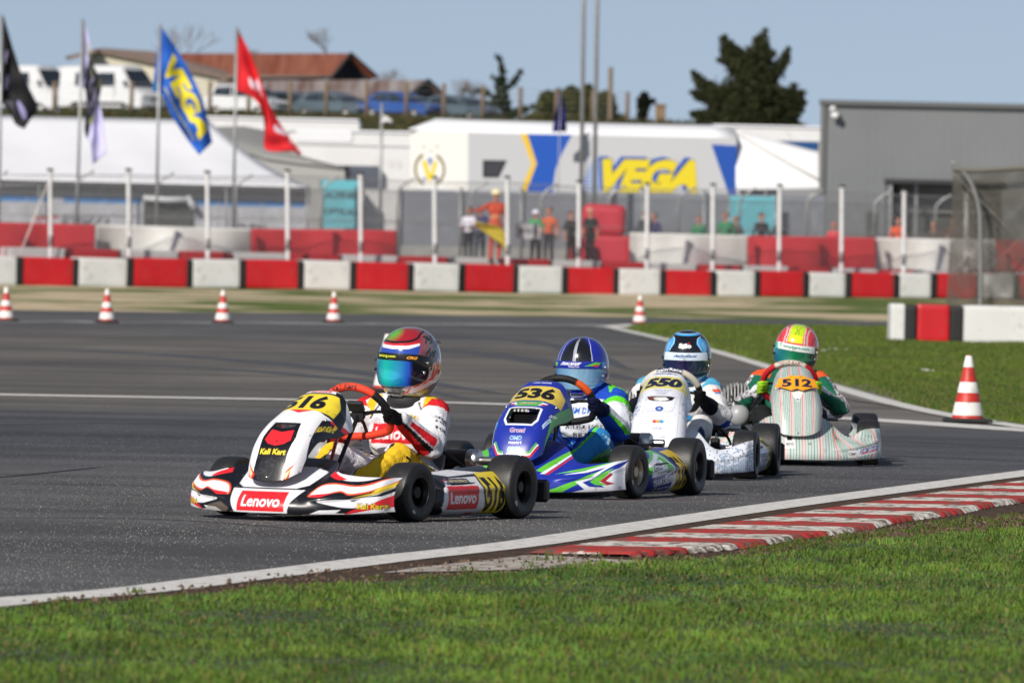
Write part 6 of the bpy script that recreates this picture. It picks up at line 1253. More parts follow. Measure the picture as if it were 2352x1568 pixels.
bx('roller_door', 2060, 2290, zd-1.0, zd-.15, 264.9, .1, mat('roller_door_grey', (.16, .165, .16), rough=.6)); bx('shaded_bay', 2060, 2290, .5, zd-1.0, 265.05, .1, DARKI); bx('door_frame', 2038, 2048, .5, zd-.12, 263.95, .1, GALV); bx('door_frame', 2100, 2106, .5, zd-.12, 264.3, .1, GALV); bx('window', 1990, 2012, 1.6, 2.6, 263.95, .1, DARKI)
def cctv(px, py, d, lab):
    c = D(px, py, d); e = empty('security_camera', c, 0, lab, 'camera'); m = MB().sphere((0, 0, .08), .11, 10, (1, 1, .8)); m.build('bracket', TRW, e, True); MB().lathe([(.07, -.1), (.09, 0), (.09, .14)], (.05, 0, -.12), 'X', 16).sphere((.10, -.05, -.14), .085, 8).build('lens_housing', TRW, e, True)
cctv(1913, 256, 263.7, 'white security camera high on the grey hall wall')
# hill and car park
def hillm(n, L, p): c = ramp(n, L, noise(n, L, .9, 7, .7), [(.3, (.035, .035, .018)), (.55, (.07, .075, .03)), (.75, (.12, .10, .06))]); L.new(c, p.inputs['Base Color']); p.inputs['Roughness'].default_value = .95
V = []; HX = np.linspace(-60, 90, 60); 
for x_ in HX:
    for d, z in ((300, .6), (360, 1.5), (392, 5.9), (402, 6.9), (409, 7.25), (415, 7.45), (430, 7.5), (700, 7.6)): V.append((x_, d+.4*math.sin(x_*.9), z+.12*math.sin(x_*.7+d)))
tag(mesh('hill', V, gridfaces(60, 8), gmat('hill_scrub', hillm), None, True), kind='structure')
HN = 9000; hx1 = RNG.uniform(-22, 14, HN); hy1 = RNG.uniform(398, 416, HN); hz1 = np.interp(hy1, [392, 402, 409, 415, 430], [5.9, 6.9, 7.25, 7.45, 7.5])
tag(blades('hill_weeds', hx1, hy1, RNG.uniform(.15, .5, HN), RNG.uniform(.04, .09, HN), hz1-.05, np.stack([RNG.uniform(.05, .12, HN), RNG.uniform(.06, .10, HN), RNG.uniform(.02, .04, HN)], -1), GRM), 'rough weeds along the top of the bank below the parked cars', 'weeds', kind='stuff')
tf = empty('timber_fence', (0, 0, 0), 0, 'row of weathered timber fence posts along the bank top below the parked cars', 'fence')
FP = [34, 124, 213, 301, 391, 481, 570, 665, 748, 841, 932, 1018, 1108, 1194, 1277, 1360, 1440]; tp_ = []
for px in FP:
    b = D(px, 300, 410); top_ = D(px+2, 187+max(0, px-900)*.045, 410); MB().tube([(b.x, 410, 7.0), top_], .10, 8).build('fence_post', RUST, tf, True); tp_.append((Vector((b.x, 410, 7.1)), top_))
for (a, A), (b, B) in zip(tp_[:-1], tp_[1:]):
    m = MB()
    for k in range(6): m.tube([a.lerp(A, .2+.15*k), b.lerp(B, .2+.15*k)], .012, 4)
    m.build('wire_strand', WIRE, tf, True)
GLASS = mat('vehicle_glass', (.012, .018, .022), rough=.08, spec=.8, coat=.5); LAMPM = mat('headlight_glass', (.8, .82, .85), rough=.05, metal=.9)
def vehicle(kind, px, py, d, yaw, colm, label, sc=1.0):
    P = D(px, py, d); e = empty(kind, (P.x, P.y, 7.42), yaw, label, 'van' if 'van' in kind else 'car', 'vehicles in the hilltop car park', scale=sc)
    if 'van' in kind:
        L0, Wd = 5.6, 2.0; body = [(-2.8, .45), (-2.8, 2.30), (-2.6, 2.52), (.9, 2.55), (1.35, 2.35), (2.0, 1.45), (2.65, 1.2), (2.8, .95), (2.8, .42)]; glass_front = [(1.02, 2.30), (1.28, 2.22), (1.92, 1.47), (1.55, 1.45), (1.02, 1.45)]; wins = [[(-.2, 1.5), (-.2, 2.15), (.85, 2.15), (.85, 1.5)], [(-1.7, 1.5), (-1.7, 2.15), (-.4, 2.15), (-.4, 1.5)]]; ws = ((1.36, 2.28), (1.98, 1.47)); hh = .95
    elif 'suv' in kind:
        L0, Wd = 4.4, 1.85; body = [(-2.2, .4), (-2.25, .95), (-2.0, 1.25), (-1.7, 1.62), (-1.2, 1.72), (.2, 1.70), (.6, 1.55), (1.2, 1.08), (2.0, .93), (2.2, .7), (2.2, .38)]; wins = [[(-1.55, 1.15), (-1.4, 1.55), (-.4, 1.6), (-.4, 1.12)], [(-.32, 1.12), (-.32, 1.6), (.2, 1.58), (.55, 1.42), (.95, 1.1)]]; ws = ((.62, 1.5), (1.18, 1.1)); hh = .78
    else:
        L0, Wd = 4.2, 1.75; body = [(-2.1, .38), (-2.12, .85), (-1.8, 1.05), (-1.35, 1.38), (-.9, 1.46), (.1, 1.44), (.5, 1.3), (1.1, .98), (1.85, .84), (2.1, .62), (2.1, .35)]; wins = [[(-1.3, 1.02), (-1.1, 1.32), (-.3, 1.38), (-.3, .98)], [(-.22, .98), (-.22, 1.38), (.1, 1.36), (.45, 1.22), (.85, .98)]]; ws = ((.53, 1.26), (1.08, 1.0)); hh = .68
    n = 15; Y = np.linspace(-1, 1, n); bb = bez([(a, b, 0) for a, b in body], 5); V = []
    for y in Y:
        for p in bb:
            tz = max(0, (p.y-.95)/(1.6)); wdt = Wd/2*(1-.16*tz); rr_ = 1-.10*abs(y)**6*(1 if p.y > .6 else .3); V.append((p.x*(1-.03*abs(y)**4), y*wdt, .38+(p.y-.38)*rr_))
    Fq = gridfaces(n, len(bb)); o = mesh('vehicle_body', V, Fq, colm, e, True); k = len(bb)
    for s_ in (-1, 1):
        mesh('side_shell', [V[(0 if s_ < 0 else (n-1)*k)+i] for i in range(k)], [tuple(range(k))], colm, e, False)
        for w_ in wins: mesh('window', [(a, s_*(Wd/2*(1-.16*max(0, (b-.95)/1.6))+.006), b) for a, b in w_], [tuple(range(len(w_)))], GLASS, e, False)
    (a0, b0), (a1, b1) = ws; mesh('windscreen', [(a0+.02, -Wd*.38, b0+.02), (a0+.02, Wd*.38, b0+.02), (a1+.02, Wd*.43, b1+.03), (a1+.02, -Wd*.43, b1+.03)], [(0, 1, 2, 3)], GLASS, e, False, mods=[('SOLIDIFY', {'thickness': .03})])
    fx = body[-1][0]
    for s_ in (-1, 1):
        MB().sphere((fx-.08, s_*Wd*.36, hh), .13, 8, (.8, 1.3, .8)).build('headlight', LAMPM, e, True)
        for xx in (L0*.31, -L0*.31): 
            w1 = MB().lathe([(.19, -.11), (.30, -.12), (.32, -.08), (.32, .08), (.30, .12), (.19, .11)], (xx, s_*(Wd/2-.1), .32), 'Y', 24, False).build('wheel', RUBBER, e, True); MB().lathe([(.02, -.10), (.19, -.10), (.19, .10), (.02, .10)], (xx, s_*(Wd/2-.09), .32), 'Y', 16).build('rim', ALLOY, w1, True)
    MB().box((fx-.0, 0, .42), (.12, Wd*.9, .16), bev=.03).build('bumper', BLACKP, e); MB().box((fx+.01, 0, hh-.06), (.06, Wd*.45, .14), bev=.02).build('grille', BLACKP, e)
    if 'van' in kind:
        for s_ in (-1, 1):
            MB().box((-.1, s_*(Wd/2-.005), .62), (3.4, .03, .14), bev=.01).build('sill_trim', BLACKP, e); MB().box((1.75, s_*(Wd/2+.12), 1.62), (.10, .20, .30), bev=.04).build('mirror', BLACKP, e); MB().box((.93, s_*(Wd/2-.03), 1.3), (.02, .02, 1.3)).build('door_seam', mat('seam_dark', (.1, .1, .1)), e)
    else:
        for s_ in (-1, 1): MB().box((.75, s_*(Wd/2+.07), 1.06), (.10, .16, .12), bev=.03).build('mirror', colm, e); MB().box((0, s_*(Wd/2-.005), .40), (2.0, .03, .10), bev=.01).build('sill_trim', BLACKP, e)
    return e
def vp(nm, c, mt=0): return mat(nm, c, rough=.3, coat=.8, metal=mt, vary=.03)
CW_, CD_, CB_, CS_ = vp('white_car_paint', (.70, .71, .72)), vp('dark_car_paint', (.035, .055, .075), .1), vp('blue_car_paint', (.02, .08, .32), .1), vp('silver_blue_car_paint', (.10, .14, .17), .2)
yv = math.radians(-38)
vehicle('parked_van', 258, 250, 427, yv, CW_, 'white van parked on the hill between the white and blue flags'); vehicle('parked_van', 62, 245, 431, yv, CW_, 'white van parked on the hill at the left edge behind the black flag')
vehicle('parked_van', 150, 245, 437, yv, CW_, 'taller white van body just behind and left of another white van', 1.02)
vehicle('parked_suv', 570, 255, 426, yv, CW_, 'white hatchback parked behind the red flag on the hill'); vehicle('parked_car', 672, 262, 428, yv, CD_, 'dark grey car directly right of the white hatchback on the hill')
vehicle('parked_car', 770, 268, 426, yv, CS_, 'grey blue car between the dark car and the bright blue car'); vehicle('parked_car', 925, 275, 424, yv, CB_, 'bright blue car parked on the hill beside the timber posts', 1.02); vehicle('parked_car', 1055, 282, 428, yv, CS_, 'dark silver car with curved roof, rightmost on the hill'); vehicle('parked_car', 395, 250, 434, yv, CD_, 'dark car mostly hidden behind the blue flag on the hill')
# barns and house on the hill
def roofm(c1, c2, sc_):
    def f(n, L, p):
        c = ramp(n, L, noise(n, L, 1.0, 6, .6, (sc_, .05, .3)), [(.38, c1), (.62, c2)]); L.new(c, p.inputs['Base Color']); p.inputs['Roughness'].default_value = .85
    return f
RR = gmat('rusty_sheet_roof', roofm((.17, .055, .035), (.26, .10, .065), 1.5)); RG = gmat('patched_sheet_roof', roofm((.13, .075, .06), (.30, .27, .26), 1.2)); DW = mat('dark_barn_interior', (.018, .018, .022), rough=.9)
def barn(name, lab, x0, x1, yr, ye, apx, rx, ry, lx, d, roof, wallm):
    t = empty(name, D((x0+x1)/2, 270, d), 0, lab, 'building', 'old farm buildings on the hill'); O = t.location.copy(); Q = lambda px, py, dd: D(px, py, dd)-O
    A, B = Q(x0, yr, d+4), Q(apx, yr, d+4); C, E = Q(x0, ye, d), Q(lx, ye, d); B2 = Q(rx, ry, d+5); 
    mesh('roof', [C, E, B, A], [(0, 1, 2, 3)], roof, t, False, mods=[('SOLIDIFY', {'thickness': .14})]); mesh('far_roof_slope', [B, B2, B2+(A-B), A], [(0, 1, 2, 3)], roof, t, False, mods=[('SOLIDIFY', {'thickness': .14})])
    z = Vector((0, 0, -4)); mesh('wall', [C+Vector((0, .6, -.1)), E+Vector((-.4, .6, -.1)), E+Vector((-.4, .6, -4)), C+Vector((0, .6, -4))], [(0, 1, 2, 3)], wallm, t, False)
    mesh('gable_wall', [E+Vector((-.3, .5, -.15)), B+Vector((-.3, 0, -.2)), B2+Vector((-.35, 0, -.1)), B2+Vector((-.35, 0, -4)), E+Vector((-.3, .5, -4))], [(0, 1, 2, 3, 4)], DW, t, False)
    MB().tube([E, B, B2], .10, 6).build('barge_board', mat('dark_timber_board', (.03, .028, .03), rough=.8), t, True); MB().tube([C, E], .09, 6).build('gutter', mat('pale_gutter', (.22, .18, .16), rough=.7), t, True)
barn('farm_barn', 'long barn with rust red sheet roof and dark gable on the hill', 395, 800, 123, 177, 806, 868, 178, 762, 520, RR, DW)
barn('farm_barn', 'lower barn with patchy rust and grey striped roof on the hill', 500, 975, 184, 229, 984, 1052, 248, 925, 480, RG, mat('mud_wall', (.16, .10, .07), rough=.9, vary=.3, vscale=1))
t = empty('farmhouse', D(300, 250, 500), 0, 'cream walled house with brown sloping roof behind the white vans', 'building'); O = t.location.copy()
mesh('wall', [PO(208, 250, 500), PO(520, 250, 500), PO(520, 176, 500), PO(228, 116, 500), PO(208, 121, 500)], [(0, 1, 2, 3, 4)], mat('cream_render', (.62, .58, .46), rough=.85, vary=.06, vscale=1), t, False)
mesh('roof', [PO(222, 112, 499.7), PO(524, 176, 499.7), PO(524, 165, 506), PO(350, 118, 506), PO(240, 111, 506)], [(0, 1, 2, 3, 4)], mat('brown_tile_roof', (.21, .155, .125), rough=.9, vary=.2, vscale=3), t, False, mods=[('SOLIDIFY', {'thickness': .22})])
mesh('roof_return', [PO(222, 112, 498.5), PO(240, 111, 506), PO(150, 130, 506), PO(160, 130, 498.5)], [(0, 1, 2, 3)], mat('brown_tile_roof'), t, False, mods=[('SOLIDIFY', {'thickness': .2})])
# ---- trees
def leafm(name): return gmat(name, grassm)
LEAF = leafm('evergreen_needles'); BARK = mat('tree_bark', (.07, .055, .045), rough=.95, bump=.4, bscale=6, vary=.2)
def foliage(name, blobs, n, size, c0, c1, parent, seed=1, lowk=.12):
    r = np.random.default_rng(seed); w_ = np.array([b[3]*b[4] for b in blobs]); w_ = w_/w_.sum(); ix_ = r.choice(len(blobs), n, p=w_); B = np.array([b[:5] for b in blobs])[ix_]
    dr = r.normal(size=(n, 3)); dr /= np.linalg.norm(dr, axis=1)[:, None]; rad = r.random(n)**.45*np.where(r.random(n) < .16, r.uniform(1, 1.35, n), 1); P = B[:, :3]+dr*rad[:, None]*np.stack([B[:, 3], B[:, 3]*.9, B[:, 4]], -1)
    cl = vnoise(P[:, 0]*3, P[:, 2]*3+P[:, 1], 1.2, seed); k_ = r.random(n) < np.clip(1.05-(.45 if lowk > .1 else .75)*cl*rad, lowk, 1); P = P[k_]; dr = dr[k_]; n = len(P)
    a = r.normal(size=(n, 3)); a /= np.linalg.norm(a, axis=1)[:, None]; b = np.cross(a, r.normal(size=(n, 3))); b /= np.linalg.norm(b, axis=1)[:, None]; s_ = size*r.uniform(.5, 1.5, n)[:, None]
    V = np.stack([P-a*s_*.5, P+b*s_*.35, P+a*s_, P-b*s_*.35], 1).reshape(-1, 3); t_ = r.random(n)[:, None]; C = np.array(c0)*(1-t_)+np.array(c1)*t_
    return mesh(name, V, np.arange(n*4).reshape(-1, 4), LEAF, parent, False, np.repeat(C, 4, 0))
def tree(name, lab, base, limbs, d, n, size, c0, c1, seed, trunk_r=.25, grp=None, cat='tree'):
    b = D(*base, d); e = empty(name, b, 0, lab, cat, grp); m = MB(); bl = []; s_ = F/d
    for L in limbs:
        pts = [D(x, y, d+(dz if i else 0)) - b for i, (x, y, dz) in enumerate([(q[0], q[1], q[3] if len(q) > 3 else 0) for q in L])]
        c = bez(pts, 6); m.tube(c, [trunk_r*(1-.85*i/len(c))*(1 if L is limbs[0] else .45) for i in range(len(c))], 7)
        for q, p in zip(L, pts):
            if q[2] > 0: bl.append((p.x, p.y, p.z, q[2]/s_, q[2]/s_*(q[4] if len(q) > 4 else .8)))
        for (q0, p0), (q1, p1) in zip(zip(L[:-1], pts[:-1]), zip(L[1:], pts[1:])):
            if q0[2] > 0 and q1[2] > 0: p = p0.lerp(p1, .5); r_ = (q0[2]+q1[2])/2/s_; bl.append((p.x, p.y, p.z, r_, r_*.8))
    m.build('trunk', BARK, e, True); foliage('crown', bl, n, size, c0, c1, e, seed, .0 if name == 'conifer_tree' else .6); return e
tree('conifer_tree', 'big ragged dark conifer rising behind the white roofs', (1722, 330), [
    [(1722, 330, 60), (1722, 270, 85), (1725, 220, 75), (1728, 175, 55), (1740, 130, 36), (1748, 95, 20), (1757, 70, 9)],
    [(1728, 175, 40), (1700, 150, 34), (1678, 120, 26), (1662, 88, 12)], [(1735, 180, 30), (1780, 170, 22), (1800, 140, 16), (1810, 114, 9)], [(1700, 150, 20), (1664, 140, 12), (1650, 138, 7)],
    [(1710, 250, 50), (1660, 230, 42), (1625, 205, 26), (1600, 180, 14), (1592, 166, 8)], [(1680, 270, 45), (1635, 275, 32), (1606, 268, 20), (1592, 262, 9)], [(1660, 230, 26), (1612, 222, 18), (1592, 212, 8)],
    [(1740, 245, 50), (1790, 230, 42), (1822, 222, 24), (1842, 215, 11)], [(1765, 265, 45), (1805, 262, 34), (1828, 250, 20), (1846, 236, 9)], [(1700, 290, 50), (1640, 300, 40)], [(1750, 290, 50), (1800, 295, 35), (1825, 285, 14)], [(1810, 235, 14), (1824, 196, 9)], [(1740, 140, 16), (1770, 128, 12), (1778, 120, 6)], [(1730, 160, 14), (1698, 118, 10), (1690, 108, 6)]],
    335, 110000, .085, (.014, .021, .010), (.085, .092, .038), 3, .35)
tree('cedar_tree', 'sparse dark cedar with a thin crooked top, left of the tall pylons', (1158, 290), [[(1158, 290, 18), (1156, 240, 16), (1150, 200, 12), (1154, 165, 6), (1148, 140, 3), (1140, 128, 2)], [(1156, 210, 6), (1180, 190, 6), (1195, 165, 3)], [(1154, 240, 10), (1120, 215, 7), (1095, 208, 3)], [(1156, 255, 14), (1115, 245, 13), (1075, 235, 6)], [(1158, 265, 14), (1190, 258, 10), (1225, 245, 5)], [(1154, 190, 5), (1130, 178, 3)]], 450, 12000, .18, (.02, .032, .02), (.07, .09, .05), 5, .22)
tree('olive_tree', 'broad yellow green bushy tree behind the race truck roof', (1320, 300), [[(1320, 300, 60), (1320, 262, 58), (1318, 235, 34), (1312, 208, 14)], [(1265, 290, 48), (1262, 250, 36), (1258, 222, 18)], [(1380, 290, 48), (1384, 252, 34), (1392, 222, 18)], [(1235, 285, 24), (1222, 272, 14)], [(1410, 285, 26), (1426, 275, 14)], [(1345, 240, 22), (1352, 202, 10)], [(1290, 250, 30), (1285, 215, 14)]], 440, 30000, .16, (.04, .05, .012), (.12, .12, .03), 7, .2)
tree('small_tree', 'small dark round-topped tree beside the brick stump', (1476, 300), [[(1476, 300, 8), (1476, 262, 12), (1478, 232, 13), (1480, 218, 6)], [(1478, 240, 8), (1500, 232, 5)]], 440, 5000, .16, (.012, .018, .012), (.04, .05, .03), 8, .12)
tree('small_tree', 'dark bush low at the foot of the yellow green tree', (1400, 300), [[(1400, 300, 20), (1400, 270, 16), (1402, 240, 6)], [(1400, 285, 18), (1370, 275, 14)]], 436, 8000, .16, (.012, .018, .010), (.04, .05, .02), 12, .12)
TWIG = mat('bare_twigs', (.20, .17, .15), rough=.9)
def bare(px, py, d, h, sp, seed, lab, nb=5):
    r = random.Random(seed); b = D(px, py, d); e = empty('bare_tree', b, 0, lab, 'tree', 'leafless trees on the hill'); m = MB(); cr = MB()
    def grow(p, dr, l, rad, k):
        q = p+dr*l; (m if k == 0 else cr).tube([p, p.lerp(q, .5)+Vector((r.uniform(-.1, .1), r.uniform(-.1, .1), 0))*l*.4, q], [rad, rad*.8, rad*.6], 4, caps=False)
        if k >= 5: return
        for _ in range(3 if k < 4 else 2): grow(q, (dr+Vector((r.uniform(-sp, sp), r.uniform(-sp, sp), r.uniform(-.15, .35)))).normalized(), l*r.uniform(.62, .82), rad*.6, k+1)
    grow(Vector((0, 0, 0)), Vector((r.uniform(-.1, .1), 0, 1)), h*.30, .13, 0); m.build('trunk', TWIG, e, True); cr.build('crown', TWIG, e, True)
bare(405, 250, 560, 6.0, .7, 2, 'leafless tree showing above the house and blue flag'); bare(758, 180, 620, 4.0, .6, 4, 'leafless tree rising above the ridge of the rust red barn'); bare(905, 260, 600, 3.6, .8, 6, 'leafless tree between the two barn gables'); bare(1040, 290, 560, 3.6, .8, 9, 'leafless tree right of the striped barn roof'); bare(1085, 295, 560, 3.4, .8, 19, 'leafless scrub tree left of the cedar'); bare(585, 200, 640, 3.4, .8, 29, 'faint leafless tree above the barn roof right of the red flag')
# poles
def pole(name, lab, cat, pts, d, r, m_, grp=None, parts=None):
    B = D(*pts[0], d); e = empty(name, (B.x, B.y, .75), 0, lab, cat, grp); O_ = e.location
    MB().tube([Vector((0, 0, 0))]+[D(*p, d)-O_ for p in pts[1:]], r, 12).build('pole', m_, e, True); return e, O_
for px0, px1, lab in ((1333, 1341, 'tall grey mast left of its twin, beside the race truck lettering'), (1363, 1372, 'tall grey mast right of its twin, crossing the truck lettering')):
    e, O_ = pole('light_mast', lab, 'mast', [(px0, 600), (px1, -8), (px1+1, -60)], 255, .065, GALV, 'twin tall masts'); MB().box(D(px1+1, -62, 255)-O_, (.7, .3, .2), bev=.05).build('lamp_head', GALV, e)
pole('utility_pole', 'short wooden utility pole on the skyline right of the masts', 'pole', [(1402, 300), (1403, 155)], 430, .12, RUST)
e = empty('brick_stump', D(1516, 300, 430), 0, 'stubby brown brick pillar on the skyline beside a small tree', 'pillar'); O = e.location.copy(); MB().box(Vector((0, 0, .6)), (.5, .5, 1.3), bev=.03).box(Vector((0, 0, 1.28)), (.62, .62, .1), bev=.02).build('pillar', mat('old_brick', (.24, .16, .09), rough=.9, vary=.3, vscale=4), e)
e, O_ = pole('camera_pole', 'slim pole carrying a white camera above the trailers', 'pole', [(872, 600), (877, 238)], 258, .05, GALV); MB().box(D(888, 279, 257.9)-O_, (.32, .3, .16), rz=.3, bev=.05).tube([D(877, 266, 258)-O_, D(892, 272, 257.9)-O_], .03).build('camera_head', TRW, e, mods=[AS]); MB().box(D(888, 284, 257.7)-O_, (.2, .25, .1), bev=.03).build('camera_visor', BLACKP, e)
# flags
FLAGM = mat('flag_cloth', attr=True, rough=.8, vary=.05, vscale=2)
def flag(lab, pole_pts, top, bot, cv, d, rip=.10, ph=0, prad=.045):
    e, O_ = pole('flag', lab, 'flag', pole_pts, d, prad, GALV, 'flags on poles'); T = bez([(a, b, 0) for a, b in top], 12); B = bez([(a, b, 0) for a, b in bot], 12); n = 90; mm = 40; V = []; UU = []; 
    for i in range(n):
        u = i/(n-1); a = T[min(int(u*(len(T)-1)), len(T)-1)]; b = B[min(int(u*(len(B)-1)), len(B)-1)]
        ta = u*(len(T)-1); k = min(int(ta), len(T)-2); a = T[k].lerp(T[k+1], ta-k); tb = u*(len(B)-1); k = min(int(tb), len(B)-2); b = B[k].lerp(B[k+1], tb-k)
        for j in range(mm):
            v = j/(mm-1); p = b.lerp(a, v); dd = rip*(math.sin(u*9+v*5+ph)+.5*math.sin(u*17-v*9+ph*2))*min(1, u*4)+u*.3; V.append(D(p.x, p.y, d+dd)-O_); UU.append((u, v))
    UU = np.array(UU); mesh('flag_cloth', V, gridfaces(n, mm), FLAGM, e, True, cv.at(UU[:, 0], UU[:, 1]), mods=[('SOLIDIFY', {'thickness': .012})]); return e
fb_ = Cv(0, 1, 0, 1, 700, 300, '1558b8'); fb_.text('VEGA', .56, .60, .80, .52, 'e3d324', bold=.06, ital=.15); fb_.text('passione in movimento', .55, .17, .6, .10, 'b8b04a'); fb_.rect(0, 0, .12, .16, '4a90d8')
flag('blue flag with yellow VEGA lettering on its pole', [(357, 600), (368, 57)], [(369, 60), (406, 114), (439, 172), (466, 233), (488, 327)], [(350, 210), (372, 218), (395, 266), (428, 317), (457, 356)], fb_, 250, .12, .4)
fr = Cv(0, 1, 0, 1, 700, 300, 'd01824')
for k, (x, y) in enumerate(((.20, .30), (.27, .38), (.33, .55), (.36, .70), (.40, .62), (.72, .72), (.77, .80), (.86, .70), (.93, .60), (.97, .66))): fr.ell(x, y, .028, .10, 'ecd8e4'); fr.poly([(x-.02, y), (x+.05, y+.12), (x+.03, y-.08)], 'ecd8e4')
flag('red flag with white marks above the white hatchback', [(534, 600), (544, 62)], [(544, 62), (563, 100), (587, 156), (606, 207), (630, 261), (660, 309), (692, 352)], [(538, 207), (574, 221), (601, 250), (609, 301), (611, 344), (670, 349), (689, 359)], fr, 250, .12, 2)
fk = Cv(0, 1, 0, 1, 500, 300, '0b0b12'); fk.ell(.22, .55, .05, .16, 'b8b4da'); fk.ell(.25, .55, .02, .08, '0b0b12'); fk.ell(.42, .35, .06, .16, 'a9a5cc'); fk.ell(.78, .42, .10, .10, '8f8bb8'); fk.poly([(.5, .05), (.62, .28), (.75, .10)], '55555c')
flag('black flag with pale marks at the left edge', [(-4, 600), (4, 34)], [(8, 36), (22, 85), (33, 123), (44, 156), (57, 185), (86, 246), (66, 280)], [(2, 110), (2, 160), (3, 195), (5, 233), (25, 262), (35, 285), (56, 297)], fk, 250, .10, 1)
fw = Cv(0, 1, 0, 1, 500, 300, 'c9c6ee')
fw.poly([(.24, 0), (.30, 1), (.62, 1), (.66, 0)], '1c1d2c')
for k in range(26): x, y = random.uniform(.26, .66), random.uniform(.25, 1); fw.poly([(x+random.uniform(-.07, .07), y+random.uniform(-.2, .2)) for _ in range(4)], random.choice(['14141c', '1c1c40', '8a8c62', 'a8a4c8', '14141c']))
flag('pale lavender flag with black camouflage band hanging limp', [(174, 600), (190, 44)], [(191, 46), (199, 68), (208, 110), (215, 150), (233, 190), (228, 233), (235, 270), (244, 350)], [(186, 130), (181, 198), (196, 205), (199, 250), (194, 300), (206, 330), (209, 350), (214, 378)], fw, 250, .07, 3)
f5 = Cv(0, 1, 0, 1, 300, 100, '10145a'); f5.ell(.45, .5, .03, .15, '8a90c8')
flag('small dark blue feather flag behind the race truck roof', [(1284, 300), (1288, 206)], [(1289, 208), (1295, 235), (1300, 270), (1302, 303)], [(1285, 210), (1281, 235), (1274, 270), (1268, 303)], f5, 266.5, .05, 0, .016)
# teal boards
def board(px0, px1, yt, yb, d, lab, lines, z0=.78):
    a = D(px0, yb, d); e = empty('banner_stand', (a.x, a.y, a.z), 0, lab, 'banner'); O_ = e.location; c = Cv(0, 1, 0, 1, 200, 220, '62b8c6')
    for k, t_ in enumerate([q for q in lines if q]): c.text(t_, .5, .68-k*.34, .82, .14, '2a4650', bold=.05)
    painted('board', [D(px0, yb, d)-O_, D(px1, yb+2, d)-O_, D(px1, yt+2, d)-O_, D(px0, yt, d)-O_], c, 90, 90, e); MB().tube([D(px0, yb+60, d)-O_, D(px0, yt, d)-O_], .03).build('frame_pole', GALV, e, True); MB().tube([D(px1, yb+60, d)-O_, D(px1, yt, d)-O_], .03).build('frame_pole', GALV, e, True)
board(736, 834, 413, 523, 256, 'turquoise sponsor board with dark lettering between tent and trailer', ['ALPINES', 'OPTICALS']); board(1674, 1782, 450, 560, 258, 'turquoise board seen through the fence below the awning', ['', '']); board(1812, 1872, 452, 560, 259, 'narrow turquoise board beside the grey hall corner', [''])
# stacked red cushions
RC = mat('red_vinyl_cushion', (.50, .03, .05), rough=.35, bump=.3, bscale=4, vary=.1, vscale=2)
for (x0, x1, yt, yb, lab, tilt) in ((1334, 1436, 468, 541, 'bulging red crash cushion on top of another', .03), (1338, 1447, 540, 606, 'lower red crash cushion under the bulging one', 0), (1306, 1345, 545, 606, 'small red cushion end left of the man in black', 0)):
    d = dat(1390, 5.2 if x0 > 1310 else 4.2); a, b = D(x0, yb, d), D(x1, yb, d); h = D(x0, yt, d).z-a.z; V, Fs = rbox((b-a).length, 1.2, h, .22 if tilt else .10); o = mesh('crash_cushion', V, Fs, RC, None, True, loc=((a.x+b.x)/2, d, a.z)); o.rotation_euler = (0, tilt, 0); tag(o, lab, 'crash cushion', 'red crash cushions')
# added panels, coloured like the truck skirt in shade behind the netting
t = empty('skirt_shade_panels', (0, 0, 0), 0, 'added grey blue panels for the shaded truck skirt behind the people', 'fence')
for i, px in enumerate(range(915, 1895, 140)):
    a, b = D(px+3, 600, dat(px, 12)), D(px+137, 600, dat(px+140, 12)); zt_ = D(px, 436+(px-915)*.012, a.y).z; V = [(a.x, a.y, .7), (b.x, b.y, .7), (b.x, b.y, zt_), (a.x, a.y, zt_)]; mesh('panel', V, [(0, 1, 2, 3)], mat('skirt_shade_grey', (.28, .30, .34), rough=.7, vary=.08, vscale=1), t, False, mods=[('SOLIDIFY', {'thickness': .04})]); MB().tube([(a.x-.03, a.y-.05, .7), (a.x-.03, a.y-.05, zt_+.1)], .05).build('upright', GALV, t, True)
    mesh('plinth', [(a.x, a.y-.06, .7), (b.x, b.y-.06, .7), (b.x, b.y-.06, 1.25), (a.x, a.y-.06, 1.25)], [(0, 1, 2, 3)], mat('pale_plinth', (.42, .42, .40), rough=.8), t, False, mods=[('SOLIDIFY', {'thickness': .03})])
